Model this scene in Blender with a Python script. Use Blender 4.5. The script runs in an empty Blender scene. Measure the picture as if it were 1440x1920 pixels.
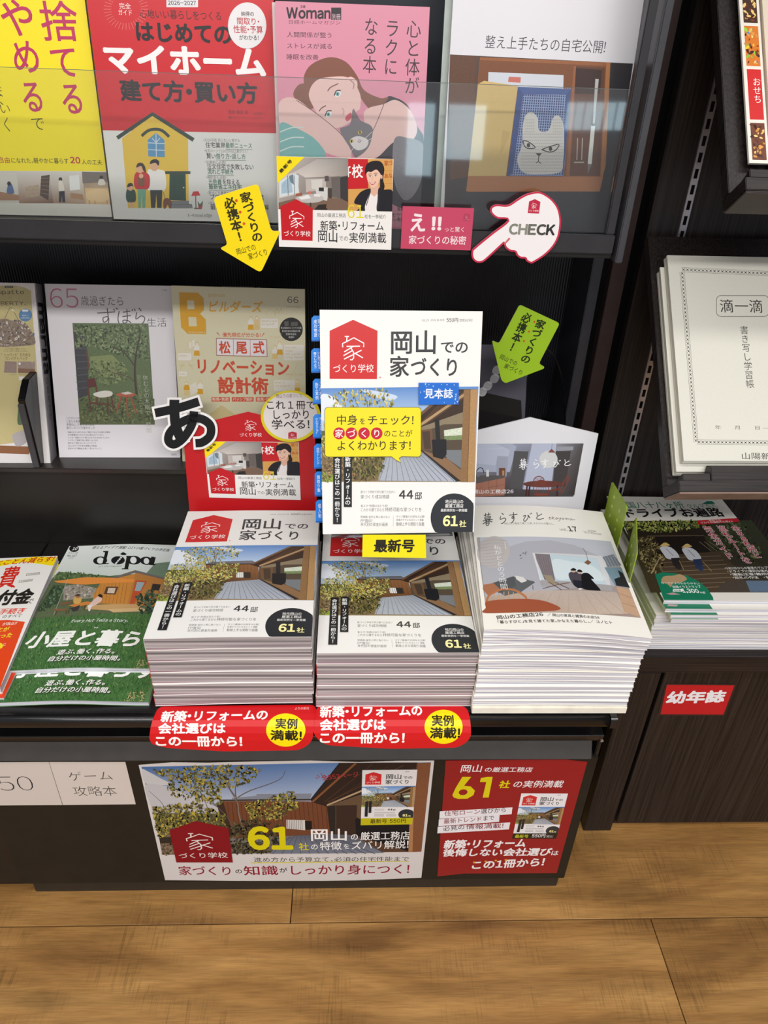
import bpy, bmesh, math, random
import numpy as np
from mathutils import Matrix, Vector

# ------------------------------------------------------------------ camera
scene = bpy.context.scene
COL = scene.collection
CAM_Z = 1.19
FPX = 1360.24
R = np.array([[0.9990466239, -0.0299603752, 0.0317524676], [0.0108647999, -0.533814437, -0.8455318462], [0.042282377, 0.8450707206, -0.5329799976]])
cam_d = bpy.data.cameras.new('camera')
cam_d.sensor_fit = 'VERTICAL'
cam_d.sensor_height = 24.0
cam_d.lens = FPX / 1920 * 24.0
cam_d.clip_start = 0.02
cam = bpy.data.objects.new('camera', cam_d)
COL.objects.link(cam)
m = Matrix(((R[0][0], -R[1][0], -R[2][0], 0), (R[0][1], -R[1][1], -R[2][1], 0),
            (R[0][2], -R[1][2], -R[2][2], CAM_Z), (0, 0, 0, 1)))
cam.matrix_world = m
scene.camera = cam

# ------------------------------------------------------------------ light and exposure
scene.view_settings.view_transform = 'Standard'
scene.view_settings.look = 'None'
scene.view_settings.exposure = 0.08
scene.view_settings.gamma = 1.0
scene.view_settings.use_curve_mapping = False
w = bpy.data.worlds.new('store_ambience')
w.use_nodes = True
w.node_tree.nodes['Background'].inputs[0].default_value = (0.94, 0.96, 1.0, 1)
w.node_tree.nodes['Background'].inputs[1].default_value = 0.27
scene.world = w


def area(name, loc, size, energy, color, rot=(0, 0, 0)):
    l = bpy.data.lights.new(name, 'AREA')
    l.shape = 'RECTANGLE'
    l.size, l.size_y = size
    l.energy = energy
    l.color = color
    o = bpy.data.objects.new(name, l)
    o.location = loc
    o.rotation_euler = rot
    COL.objects.link(o)
    return o


WARM = (1.0, 0.975, 0.95)
area('ceiling_lamp_front_row', (0.1, -1.75, 2.68), (3.6, 0.30), 104, WARM)
area('ceiling_lamp_near_row', (0.1, -0.05, 2.68), (3.6, 0.25), 30, WARM)
area('ceiling_lamp_far_row', (0.1, -3.3, 2.68), (3.6, 0.30), 40, WARM)

# ------------------------------------------------------------------ helpers
RND = random.Random(7)


def lin(c):
    return tuple((x / 255 / 12.92) if x / 255 <= 0.04045 else ((x / 255 + 0.055) / 1.055) ** 2.4 for x in c[:3])


def ray(px, py):
    d = np.array([(px - 720) / FPX, (py - 960) / FPX, 1.0])
    return R.T @ d


def at_y(px, py, Y):
    d = ray(px, py)
    return d * (Y / d[1]) + np.array([0, 0, CAM_Z])


def at_z(px, py, Z):
    d = ray(px, py)
    return d * ((Z - CAM_Z) / d[2]) + np.array([0, 0, CAM_Z])


class Pose:
    """A flat sheet's place: corner, width direction u, height direction v, outward normal n."""
    def __init__(s, x, y, z, yaw=0, tilt=0, roll=0):
        ya, t, ro = (math.radians(a) for a in (yaw, tilt, roll))
        u = np.array([math.cos(ya), math.sin(ya), 0])
        n0 = np.array([-math.sin(ya), math.cos(ya), 0])
        v = n0 * math.sin(t) + np.array([0, 0, math.cos(t)])
        c, k = math.cos(ro), math.sin(ro)
        s.u, s.v = c * u + k * v, -k * u + c * v
        s.o = np.array([x, y, z], float)
        s.n = np.cross(s.u, s.v)

    def uv(s, p):
        d = ray(*p)
        o = s.o - np.array([0, 0, CAM_Z])
        q = d * (np.dot(o, s.n) / np.dot(d, s.n)) - o
        return np.array([np.dot(q, s.u), np.dot(q, s.v)])

    def off(s, du=0, dv=0, dn=0):
        q = Pose(0, 0, 0)
        q.o, q.u, q.v, q.n = s.o + s.u * du + s.v * dv + s.n * dn, s.u, s.v, s.n
        return q

    def matrix(s):
        return Matrix([[s.u[i], s.v[i], s.n[i], s.o[i]] for i in range(3)] + [[0, 0, 0, 1]])


def homog(src, dst):
    A, b = [], []
    for (x, y), (X, Y) in zip(src, dst):
        A.append([x, y, 1, 0, 0, 0, -X * x, -X * y]); b.append(X)
        A.append([0, 0, 0, x, y, 1, -Y * x, -Y * y]); b.append(Y)
    h = np.linalg.solve(np.array(A, float), np.array(b, float))
    H = np.append(h, 1).reshape(3, 3)

    def f(p):
        q = H @ np.array([p[0], p[1], 1.0])
        return q[:2] / q[2]
    return f


# ------------------------------------------------------------------ lettering
GL = {}


def glyph(ch, off):
    k = (ch, off)
    if k in GL:
        return GL[k]
    src = ch
    if '!' <= ch <= '~':
        src = chr(ord(ch) + 0xFEE0)
    c = bpy.data.curves.new('t', 'FONT')
    c.body, c.size, c.offset, c.resolution_u = src, 1, off, 3
    o = bpy.data.objects.new('t', c)
    COL.objects.link(o)
    dg = bpy.context.evaluated_depsgraph_get()
    me = o.evaluated_get(dg).to_mesh()
    V = np.array([(v.co.x, v.co.y) for v in me.vertices]) if len(me.vertices) else np.zeros((0, 2))
    F = [tuple(p.vertices) for p in me.polygons]
    bpy.data.objects.remove(o)
    bpy.data.curves.remove(c)
    adv = 1.0
    if '!' <= ch <= '~' and len(V):
        x0, x1 = V[:, 0].min(), V[:, 0].max()
        V = V - np.array([x0 - 0.06, 0])
        adv = x1 - x0 + 0.12
    elif ch in '・！（）「」、。：' and len(V):
        x0, x1 = V[:, 0].min(), V[:, 0].max()
        V = V - np.array([x0 - 0.1, 0])
        adv = x1 - x0 + 0.2
    GL[k] = (V, F, adv)
    return GL[k]


def bold(b):
    """heavier letters: the same glyph overprinted slightly apart"""
    if b <= 0.002:
        return [(0, 0)]
    n = 4 if b < 0.03 else 8
    return [(0, 0)] * (b > 0.05) + [(b * math.cos(2 * math.pi * (i + 0.5) / n), b * math.sin(2 * math.pi * (i + 0.5) / n)) for i in range(n)]


class Art:
    """Print on one face of a sheet: flat inked shapes, each with its own colour, in sheet coordinates (metres)."""
    def __init__(s, W, H, pose=None):
        s.W, s.H, s.pose = W, H, pose
        s.ops = []
        s.k, s.c0 = 1.0, (0, 0)
        s.fn = None
        s.grain = 0.0

    def crop(s, x0, y0, k):
        s.c0, s.k = (x0, y0), k
        return s

    def frame(s, src, dst=None):
        """work in the coordinates of a quad: src (BL BR TR TL) -> sheet"""
        s.fn = homog(src, dst if dst is not None else [(0, 0), (s.W, 0), (s.W, s.H), (0, s.H)])
        return s

    def m(s, p):
        if s.fn:
            return s.fn(p)
        return s.pose.uv((s.c0[0] + p[0] * s.k, s.c0[1] + p[1] * s.k))

    def add(s, V, F, C, sub=None, clip=True):
        V = np.array(V, float)
        if not len(V):
            return
        C = np.array(C, float)
        if C.ndim == 1:
            C = np.tile(C, (len(V), 1))
        if C.shape[1] == 3:
            C = np.hstack([C, np.full((len(V), 1), s.grain)])
        bb = (V[:, 0].min(), V[:, 1].min(), V[:, 0].max(), V[:, 1].max())
        L = 1
        for o in s.ops:
            b = o[4]
            if b[0] < bb[2] and b[2] > bb[0] and b[1] < bb[3] and b[3] > bb[1]:
                L = max(L, o[3] + o[5])
        n = 1
        if sub is not None:
            n = int(max(sub)) + 1
        s.ops.append([V, F, C, L, bb, n, sub])

    def poly(s, pts, col, g=None):
        old = s.grain
        if g is not None:
            s.grain = g
        V = [s.m(p) for p in pts]
        if isinstance(col[0], (tuple, list)):
            C = [lin(c) for c in col]
        else:
            C = lin(col)
        s.add(V, [tuple(range(len(V)))], C)
        s.grain = old

    def rect(s, x0, y0, x1, y1, col, g=None):
        s.poly([(x0, y1), (x1, y1), (x1, y0), (x0, y0)], col, g)

    def vgrad(s, x0, y0, x1, y1, top, bot, g=None):
        s.poly([(x0, y1), (x1, y1), (x1, y0), (x0, y0)], [bot, bot, top, top], g)

    def ell(s, cx, cy, rx, ry, col, n=28, a0=0, a1=360, rot=0, g=None):
        P = []
        full = abs(a1 - a0) >= 360
        for i in range(n if full else n + 1):
            a = math.radians(a0 + (a1 - a0) * i / n)
            x, y = rx * math.cos(a), -ry * math.sin(a)
            c, k = math.cos(math.radians(rot)), math.sin(math.radians(rot))
            P.append((cx + c * x + k * y, cy - k * x + c * y))
        s.poly(P, col, g)

    def rrect(s, x0, y0, x1, y1, r, col, g=None):
        s.poly(rr(x0, y0, x1, y1, r), col, g)

    def line(s, pts, w, col, w1=None):
        """ribbon of width w (in working units) along the points"""
        V, F = [], []
        n = len(pts)
        for i, p in enumerate(pts):
            a = np.array(pts[max(i - 1, 0)], float)
            b = np.array(pts[min(i + 1, n - 1)], float)
            d = b - a
            d = d / (np.linalg.norm(d) + 1e-9)
            q = np.array([-d[1], d[0]])
            ww = w if w1 is None else w + (w1 - w) * i / (n - 1)
            p = np.array(p, float)
            V += [s.m(p + q * ww / 2), s.m(p - q * ww / 2)]
        for i in range(n - 1):
            F.append((2 * i, 2 * i + 2, 2 * i + 3, 2 * i + 1))
        s.add(V, F, lin(col))

    def curve(s, pts, w, col, n=6, w1=None):
        s.line(smooth(pts, n), w, col, w1)

    def blob(s, pts, col, n=5, g=None):
        s.poly(smooth(pts, n, True), col, g)

    def T(s, txt, p0, p1, h, col, b=0.0, shear=0.0, outline=None):
        """one line of lettering: from p0 (bottom left) to p1 (bottom right), h tall"""
        e0 = s.m(p0)
        top = s.m((p0[0], p0[1] - h)) - e0
        g = []
        x = 0
        for ch in txt:
            if ch in ' \u3000':
                x += 0.35 if ch == ' ' else 1
                continue
            V, F, adv = glyph(ch, min(b, 0))
            for li, (bx, by) in enumerate(bold(b)):
                g.append((V + np.array([bx, by]) if len(V) else V, F, x, li))
            x += adv
        e1 = s.m(p1) - e0
        L = np.linalg.norm(e1)
        d = e1 / L
        q = np.array([-d[1], d[0]])
        hh = abs(np.dot(top, q)) / 0.93
        sx = L / x
        out = []
        for V, F, ox, li in g:
            if len(V) == 0:
                continue
            X = (V[:, 0] + ox) * sx + (V[:, 1] + 0.08) * hh * shear
            Y = (V[:, 1] + 0.08) * hh
            out.append((e0 + X[:, None] * d + Y[:, None] * q, F, li))
        s._glyphs(out, col)

    def TV(s, txt, p0, p1, w, col, b=0.0):
        """vertical lettering: column centre from p0 (top) to p1 (bottom), w wide"""
        e0 = s.m(p0)
        e1 = s.m(p1) - e0
        L = np.linalg.norm(e1)
        d = e1 / L
        q = np.array([-d[1], d[0]])
        rt = s.m((p0[0] + w, p0[1])) - e0
        ww = abs(np.dot(rt, q))
        step = L / len(txt)
        out = []
        for i, ch in enumerate(txt):
            if ch in ' \u3000':
                continue
            V, F, adv = glyph(ch, min(b, 0))
            V = V.copy()
            if ch in 'ー（）「」':
                V = V - np.array([adv / 2, 0.38])
                V = np.stack([V[:, 1], -V[:, 0]], 1)
            else:
                V = V - np.array([adv / 2, 0.38])
                if ch in '、。':
                    V = V + np.array([0.4, 0.35])
            for li, (bx, by) in enumerate(bold(b)):
                X = (V[:, 0] + bx) * ww
                Y = (i + 0.5) * step - (V[:, 1] + by) * step
                out.append((e0 + X[:, None] * q * (1 if q @ rt > 0 else -1) + Y[:, None] * d, F, li))
        s._glyphs(out, col)

    def _glyphs(s, out, col):
        VV, FF, SS, n = [], [], [], 0
        for V, F, li in out:
            VV.append(V)
            SS += [li] * len(V)
            FF += [tuple(i + n for i in f) for f in F]
            n += len(V)
        if VV:
            s.add(np.vstack(VV), FF, lin(col), sub=SS if max(SS) else None)

    def scatter(s, pts_fn, n, size, cols, seed=1, asp=0.5, ang=None, layers=5, k=5):
        """many small leaf-shaped flecks"""
        r = random.Random(seed)
        V, F, C, S = [], [], [], []
        for i in range(n):
            p = pts_fn(r)
            if p is None:
                continue
            a = r.uniform(0, math.pi) if ang is None else math.radians(r.gauss(*ang))
            z = size * r.uniform(0.5, 1.4)
            c = lin(r.choice(cols))
            j = r.uniform(0.8, 1.2)
            l = r.randrange(layers)
            b0 = len(V)
            for t in range(k):
                th = 2 * math.pi * t / k
                x, y = z * math.cos(th), z * asp * math.sin(th)
                V.append(s.m((p[0] + x * math.cos(a) - y * math.sin(a), p[1] + x * math.sin(a) + y * math.cos(a))))
                C.append(tuple(q * j for q in c) + (0.0,))
                S.append(l)
            F.append(tuple(range(b0, b0 + k)))
        if V:
            s.add(V, F, C, sub=S)

    def sub(s, other, quad):
        """set another sheet's print into a quad (BL BR TR TL, working units)"""
        f = homog([(0, 0), (other.W, 0), (other.W, other.H), (0, other.H)], [s.m(p) for p in quad])
        lo = min(o[3] for o in other.ops)
        for V, F, C, L, bb, n, sb in other.ops:
            s.add([f(v) for v in V], F, C, sb)

    def copy(s):
        a = Art(s.W, s.H, s.pose)
        a.ops = list(s.ops)
        return a


def rr(x0, y0, x1, y1, r, n=5):
    P = []
    for cx, cy, a in ((x1 - r, y0 + r, -90), (x1 - r, y1 - r, 0), (x0 + r, y1 - r, 90), (x0 + r, y0 + r, 180)):
        for i in range(n + 1):
            t = math.radians(a + 90 * i / n)
            P.append((cx + r * math.cos(t), cy + r * math.sin(t)))
    return P[::-1]


def smooth(pts, n=6, closed=False):
    P = [np.array(p, float) for p in pts]
    m_ = len(P)
    out = []
    for i in range(m_ if closed else m_ - 1):
        g = (lambda j: P[j % m_]) if closed else (lambda j: P[min(max(j, 0), m_ - 1)])
        a, b, c, d = g(i - 1), g(i), g(i + 1), g(i + 2)
        for k in range(n):
            t = k / n
            out.append(0.5 * (2 * b + (c - a) * t + (2 * a - 5 * b + 4 * c - d) * t * t + (3 * b - a - 3 * c + d) * t ** 3))
    if not closed:
        out.append(P[-1])
    return [tuple(p) for p in out]


def soften(pts, r, n=4):
    """round the corners of a polygon"""
    out = []
    k = len(pts)
    for i in range(k):
        a, b, c = (np.array(pts[(i + j) % k], float) for j in (-1, 0, 1))
        rr_ = min(r, np.linalg.norm(a - b) * 0.45, np.linalg.norm(c - b) * 0.45)
        p = b + (a - b) / np.linalg.norm(a - b) * rr_
        q = b + (c - b) / np.linalg.norm(c - b) * rr_
        for j in range(n + 1):
            t = j / n
            out.append(tuple((1 - t) ** 2 * p + 2 * t * (1 - t) * b + t * t * q))
    return out


# ------------------------------------------------------------------ materials
MATS = {}


def mat(name, color=None, rough=0.5, spec=0.5, metal=0.0, build=None, **kw):
    if name in MATS:
        return MATS[name]
    M = bpy.data.materials.new(name)
    M.use_nodes = True
    nt = M.node_tree
    b = nt.nodes['Principled BSDF']
    b.inputs['Roughness'].default_value = rough
    b.inputs['Specular IOR Level'].default_value = spec
    b.inputs['Metallic'].default_value = metal
    if color:
        b.inputs['Base Color'].default_value = lin(color) + (1,)
    for k, v in kw.items():
        b.inputs[k].default_value = v
    if build:
        build(nt, b)
    elif color:
        # slight unevenness so that no surface is perfectly flat in tone
        noise_color(nt, b, color, 35, 0.06)
    MATS[name] = M
    return M


def N(nt, t, **kw):
    n = nt.nodes.new(t)
    for k, v in kw.items():
        setattr(n, k, v)
    return n


def noise_color(nt, b, color, scale, amt, stretch=(1, 1, 1), bump=0.0, detail=4):
    tc = N(nt, 'ShaderNodeTexCoord')
    mp = N(nt, 'ShaderNodeMapping')
    mp.inputs['Scale'].default_value = stretch
    nz = N(nt, 'ShaderNodeTexNoise')
    nz.inputs['Scale'].default_value = scale
    nz.inputs['Detail'].default_value = detail
    nt.links.new(tc.outputs['Object'], mp.inputs[0])
    nt.links.new(mp.outputs[0], nz.inputs['Vector'])
    cr = N(nt, 'ShaderNodeValToRGB')
    c = np.array(lin(color))
    cr.color_ramp.elements[0].position = 0.3
    cr.color_ramp.elements[1].position = 0.7
    cr.color_ramp.elements[0].color = tuple(c * (1 - amt * 2)) + (1,)
    cr.color_ramp.elements[1].color = tuple(np.minimum(c * (1 + amt * 2), 1)) + (1,)
    nt.links.new(nz.outputs['Fac'], cr.inputs[0])
    nt.links.new(cr.outputs[0], b.inputs['Base Color'])
    if bump:
        bp = N(nt, 'ShaderNodeBump')
        bp.inputs['Strength'].default_value = bump
        bp.inputs['Distance'].default_value = 0.001
        nt.links.new(nz.outputs['Fac'], bp.inputs['Height'])
        nt.links.new(bp.outputs[0], b.inputs['Normal'])


def ink(nt, b):
    """printed paper: each inked shape carries its own colour; alpha holds how grainy the ink is"""
    at = N(nt, 'ShaderNodeAttribute', attribute_name='Ink')
    tc = N(nt, 'ShaderNodeTexCoord')
    nz = N(nt, 'ShaderNodeTexNoise')
    nz.inputs['Scale'].default_value = 420
    nz.inputs['Detail'].default_value = 5
    nt.links.new(tc.outputs['Object'], nz.inputs['Vector'])
    ma = N(nt, 'ShaderNodeMath', operation='SUBTRACT')
    nt.links.new(nz.outputs['Fac'], ma.inputs[0])
    ma.inputs[1].default_value = 0.5
    mb = N(nt, 'ShaderNodeMath', operation='MULTIPLY_ADD')
    nt.links.new(ma.outputs[0], mb.inputs[0])
    nt.links.new(at.outputs['Alpha'], mb.inputs[1])
    mb.inputs[2].default_value = 1.0
    mm = N(nt, 'ShaderNodeVectorMath', operation='SCALE')
    nt.links.new(at.outputs['Color'], mm.inputs[0])
    nt.links.new(mb.outputs[0], mm.inputs['Scale'])
    nt.links.new(mm.outputs[0], b.inputs['Base Color'])


def pages(nt, b):
    """cut page edges: fine irregular lines along the thickness"""
    tc = N(nt, 'ShaderNodeTexCoord')
    oi = N(nt, 'ShaderNodeObjectInfo')
    mp = N(nt, 'ShaderNodeMapping')
    mp.inputs['Scale'].default_value = (3, 3, 700)
    nt.links.new(tc.outputs['Object'], mp.inputs[0])
    nt.links.new(oi.outputs['Random'], mp.inputs['Location'])
    nz = N(nt, 'ShaderNodeTexNoise')
    nz.inputs['Scale'].default_value = 1.0
    nz.inputs['Detail'].default_value = 3
    nt.links.new(mp.outputs[0], nz.inputs['Vector'])
    cr = N(nt, 'ShaderNodeValToRGB')
    cr.color_ramp.elements[0].position = 0.36
    cr.color_ramp.elements[1].position = 0.58
    nt.links.new(nz.outputs['Fac'], cr.inputs[0])
    return cr


def pages_thick(nt, b):
    cr = pages(nt, b)
    cr.color_ramp.elements[0].color = lin((150, 142, 146)) + (1,)
    cr.color_ramp.elements[1].color = lin((214, 208, 209)) + (1,)
    # sections printed in darker ink show as grey bands in the cut edge, a pink one near the foot
    tc = N(nt, 'ShaderNodeTexCoord')
    sp = N(nt, 'ShaderNodeSeparateXYZ')
    nt.links.new(tc.outputs['Generated'], sp.inputs[0])
    bd = N(nt, 'ShaderNodeValToRGB')
    e = bd.color_ramp.elements
    e[0].position, e[0].color = 0.0, lin((226, 205, 210)) + (1,)
    e[1].position, e[1].color = 1.0, lin((230, 228, 226)) + (1,)
    for p, c in ((0.10, (200, 160, 170)), (0.14, (232, 226, 226)), (0.52, (238, 234, 233)), (0.60, (160, 156, 156)), (0.68, (150, 148, 148)), (0.74, (235, 232, 230)), (0.92, (236, 234, 232))):
        x = e.new(p)
        x.color = lin(c) + (1,)
    nt.links.new(sp.outputs[2], bd.inputs[0])
    mx = N(nt, 'ShaderNodeMix', data_type='RGBA', blend_type='MULTIPLY')
    mx.inputs[0].default_value = 1.0
    nt.links.new(cr.outputs[0], mx.inputs[6])
    nt.links.new(bd.outputs[0], mx.inputs[7])
    nt.links.new(mx.outputs[2], b.inputs['Base Color'])


def pages_thin(nt, b):
    cr = pages(nt, b)
    cr.color_ramp.elements[0].color = lin((160, 161, 174)) + (1,)
    cr.color_ramp.elements[1].color = lin((236, 235, 240)) + (1,)
    nt.links.new(cr.outputs[0], b.inputs['Base Color'])


def wood_dark(axis):
    def f(nt, b):
        tc = N(nt, 'ShaderNodeTexCoord')
        mp = N(nt, 'ShaderNodeMapping')
        mp.inputs['Scale'].default_value = tuple(6 if i == axis else 420 for i in range(3))
        nz = N(nt, 'ShaderNodeTexNoise')
        nz.inputs['Scale'].default_value = 1.0
        nz.inputs['Detail'].default_value = 5
        nt.links.new(tc.outputs['Object'], mp.inputs[0])
        nt.links.new(mp.outputs[0], nz.inputs['Vector'])
        cr = N(nt, 'ShaderNodeValToRGB')
        cr.color_ramp.elements[0].position, cr.color_ramp.elements[0].color = 0.35, lin((17, 14, 14)) + (1,)
        cr.color_ramp.elements[1].position, cr.color_ramp.elements[1].color = 0.72, lin((50, 41, 37)) + (1,)
        nt.links.new(nz.outputs['Fac'], cr.inputs[0])
        nt.links.new(cr.outputs[0], b.inputs['Base Color'])
        bp = N(nt, 'ShaderNodeBump')
        bp.inputs['Strength'].default_value = 0.15
        bp.inputs['Distance'].default_value = 0.0005
        nt.links.new(nz.outputs['Fac'], bp.inputs['Height'])
        nt.links.new(bp.outputs[0], b.inputs['Normal'])
    return f


def floor_wood(nt, b):
    tc = N(nt, 'ShaderNodeTexCoord')
    ge = N(nt, 'ShaderNodeNewGeometry')
    add = N(nt, 'ShaderNodeVectorMath', operation='ADD')
    cm = N(nt, 'ShaderNodeVectorMath', operation='SCALE')
    cb = N(nt, 'ShaderNodeCombineXYZ')
    for i in range(3):
        nt.links.new(ge.outputs['Random Per Island'], cb.inputs[i])
    nt.links.new(cb.outputs[0], cm.inputs[0])
    cm.inputs['Scale'].default_value = 9.0
    nt.links.new(tc.outputs['Object'], add.inputs[0])
    nt.links.new(cm.outputs[0], add.inputs[1])

    def nz(scale, stretch, detail=5, dist=0.0):
        mp = N(nt, 'ShaderNodeMapping')
        mp.inputs['Scale'].default_value = stretch
        nt.links.new(add.outputs[0], mp.inputs[0])
        n = N(nt, 'ShaderNodeTexNoise')
        n.inputs['Scale'].default_value = scale
        n.inputs['Detail'].default_value = detail
        n.inputs['Distortion'].default_value = dist
        nt.links.new(mp.outputs[0], n.inputs['Vector'])
        return n
    big = nz(1.0, (2.2, 9, 1), 5, 1.2)
    band = nz(1.0, (3.5, 46, 1), 4, 0.8)
    grain = nz(1.0, (26, 420, 1), 5, 0.3)
    saw = nz(1.0, (330, 16, 1), 3)
    sawmask = nz(1.0, (9, 14, 1), 3)
    cr = N(nt, 'ShaderNodeValToRGB')
    e = cr.color_ramp.elements
    e[0].position, e[0].color = 0.30, lin((118, 81, 42)) + (1,)
    e[1].position, e[1].color = 0.72, lin((184, 140, 82)) + (1,)
    x = e.new(0.5)
    x.color = lin((155, 113, 62)) + (1,)
    nt.links.new(big.outputs['Fac'], cr.inputs[0])

    def rng(n, lo, hi, a, c):
        r = N(nt, 'ShaderNodeMapRange')
        r.inputs['From Min'].default_value, r.inputs['From Max'].default_value = lo, hi
        r.inputs['To Min'].default_value, r.inputs['To Max'].default_value = a, c
        nt.links.new(n, r.inputs['Value'])
        return r.outputs[0]

    def mul(prev, n, lo, hi, a, c):
        mx = N(nt, 'ShaderNodeVectorMath', operation='SCALE')
        nt.links.new(prev, mx.inputs[0])
        nt.links.new(rng(n, lo, hi, a, c), mx.inputs['Scale'])
        return mx.outputs[0]
    o = mul(cr.outputs[0], band.outputs['Fac'], 0.34, 0.66, 0.82, 1.12)
    o = mul(o, grain.outputs['Fac'], 0.32, 0.62, 0.84, 1.06)
    # saw marks across the boards, only in patches
    mm = N(nt, 'ShaderNodeMath', operation='MULTIPLY')
    nt.links.new(rng(saw.outputs['Fac'], 0.5, 0.36, 0.0, 1.0), mm.inputs[0])
    nt.links.new(rng(sawmask.outputs['Fac'], 0.48, 0.62, 0.0, 1.0), mm.inputs[1])
    o = mul(o, mm.outputs[0], 0.0, 1.0, 1.0, 0.72)
    # knots
    vo = N(nt, 'ShaderNodeTexVoronoi', feature='F1')
    mpv = N(nt, 'ShaderNodeMapping')
    mpv.inputs['Scale'].default_value = (4.2, 7.5, 0)
    nt.links.new(add.outputs[0], mpv.inputs[0])
    dis = nz(9.0, (1, 1.6, 1), 4)
    ad2 = N(nt, 'ShaderNodeVectorMath', operation='ADD')
    sc2 = N(nt, 'ShaderNodeVectorMath', operation='SCALE')
    sc2.inputs['Scale'].default_value = 0.5
    nt.links.new(dis.outputs['Color'], sc2.inputs[0])
    nt.links.new(mpv.outputs[0], ad2.inputs[0])
    nt.links.new(sc2.outputs[0], ad2.inputs[1])
    nt.links.new(ad2.outputs[0], vo.inputs['Vector'])
    vo.inputs['Scale'].default_value = 1.0
    o = mul(o, vo.outputs['Distance'], 0.03, 0.22, 0.45, 1.0)
    # warmth lost in places
    nt.links.new(o, b.inputs['Base Color'])
    bp = N(nt, 'ShaderNodeBump')
    bp.inputs['Strength'].default_value = 0.35
    bp.inputs['Distance'].default_value = 0.001
    nt.links.new(grain.outputs['Fac'], bp.inputs['Height'])
    nt.links.new(bp.outputs[0], b.inputs['Normal'])


def clear(nt, b):
    """clear acrylic sheet: mostly see-through, with its mirror-like glint"""
    out = nt.nodes['Material Output']
    tr = N(nt, 'ShaderNodeBsdfTransparent')
    tr.inputs[0].default_value = (0.95, 0.965, 0.96, 1)
    gl = N(nt, 'ShaderNodeBsdfGlossy')
    gl.inputs['Roughness'].default_value = 0.03
    fr = N(nt, 'ShaderNodeFresnel')
    fr.inputs['IOR'].default_value = 1.49
    ad = N(nt, 'ShaderNodeMath', operation='MULTIPLY_ADD')
    nt.links.new(fr.outputs[0], ad.inputs[0])
    ad.inputs[1].default_value = 1.0
    ad.inputs[2].default_value = 0.03
    mx = N(nt, 'ShaderNodeMixShader')
    nt.links.new(ad.outputs[0], mx.inputs[0])
    nt.links.new(tr.outputs[0], mx.inputs[1])
    nt.links.new(gl.outputs[0], mx.inputs[2])
    nt.links.new(mx.outputs[0], out.inputs['Surface'])


M_GLOSS = mat('coated_paper', rough=0.32, spec=0.4, build=ink)
M_MATTE = mat('plain_paper', rough=0.75, spec=0.2, build=ink)
M_PTHICK = mat('page_edges_bookish', rough=0.8, spec=0.2, build=pages_thick)
M_PTHIN = mat('page_edges_magazine', rough=0.8, spec=0.2, build=pages_thin)
M_BLACK = mat('black_powder_coat', (24, 22, 21), rough=0.38, spec=0.5)
M_BLACK2 = mat('black_satin_metal', (20, 19, 20), rough=0.2, spec=0.6)
M_GREY = mat('grey_satin_metal', (62, 62, 66), rough=0.3, spec=0.5)
M_WOODV = mat('dark_wood_upright_grain', rough=0.42, spec=0.4, build=wood_dark(2))
M_WOODH = mat('dark_wood_level_grain', rough=0.42, spec=0.4, build=wood_dark(0))
M_BROWN = mat('dark_brown_laminate', (48, 34, 33), rough=0.5, spec=0.3)
M_RAW = mat('raw_board_edge', (150, 128, 118), rough=0.8, spec=0.2)
M_STEEL = mat('zinc_steel', (190, 185, 190), rough=0.35, spec=0.5, metal=0.8)
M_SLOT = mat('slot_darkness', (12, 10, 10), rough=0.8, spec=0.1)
M_CLEAR = mat('clear_acrylic', build=clear)
M_EDGE = mat('acrylic_edge', (176, 186, 178), rough=0.2, spec=0.5)
M_GREEN = mat('green_plastic', (146, 170, 42), rough=0.35, spec=0.4)
M_WHITEB = mat('white_board', (236, 231, 216), rough=0.8, spec=0.2)
M_FLOOR = mat('oak_planks', rough=0.38, spec=0.35, build=floor_wood)


# ------------------------------------------------------------------ object builders
def bm_tube(bm, pts, r, n=8):
    rings = []
    for i, p in enumerate(pts):
        d = Vector(pts[min(i + 1, len(pts) - 1)]) - Vector(pts[max(i - 1, 0)])
        q = d.to_track_quat('Z', 'Y').to_matrix()
        rings.append([bm.verts.new(Vector(p) + q @ Vector((r * math.cos(2 * math.pi * k / n), r * math.sin(2 * math.pi * k / n), 0))) for k in range(n)])
    for a, b in zip(rings, rings[1:]):
        for k in range(n):
            bm.faces.new((a[k], a[(k + 1) % n], b[(k + 1) % n], b[k]))
    bm.faces.new(rings[0][::-1])
    bm.faces.new(rings[-1])


def link(name, me, parent=None, matrix=None):
    o = bpy.data.objects.new(name, me)
    COL.objects.link(o)
    if matrix is not None:
        o.matrix_world = matrix
    if parent:
        o.parent = parent
    return o


def tag(o, label=None, cat=None, group=None, kind=None):
    if label: o['label'] = label
    if cat: o['category'] = cat
    if group: o['group'] = group
    if kind: o['kind'] = kind
    return o


def empty(name, loc=(0, 0, 0)):
    o = bpy.data.objects.new(name, None)
    o.location = loc
    o.empty_display_size = 0.05
    COL.objects.link(o)
    return o


def bm_box(bm, x0, x1, y0, y1, z0, z1):
    v = [bm.verts.new(p) for p in ((x0, y0, z0), (x1, y0, z0), (x1, y1, z0), (x0, y1, z0), (x0, y0, z1), (x1, y0, z1), (x1, y1, z1), (x0, y1, z1))]
    for f in ((3, 2, 1, 0), (4, 5, 6, 7), (0, 1, 5, 4), (1, 2, 6, 5), (2, 3, 7, 6), (3, 0, 4, 7)):
        bm.faces.new([v[i] for i in f])


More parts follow.
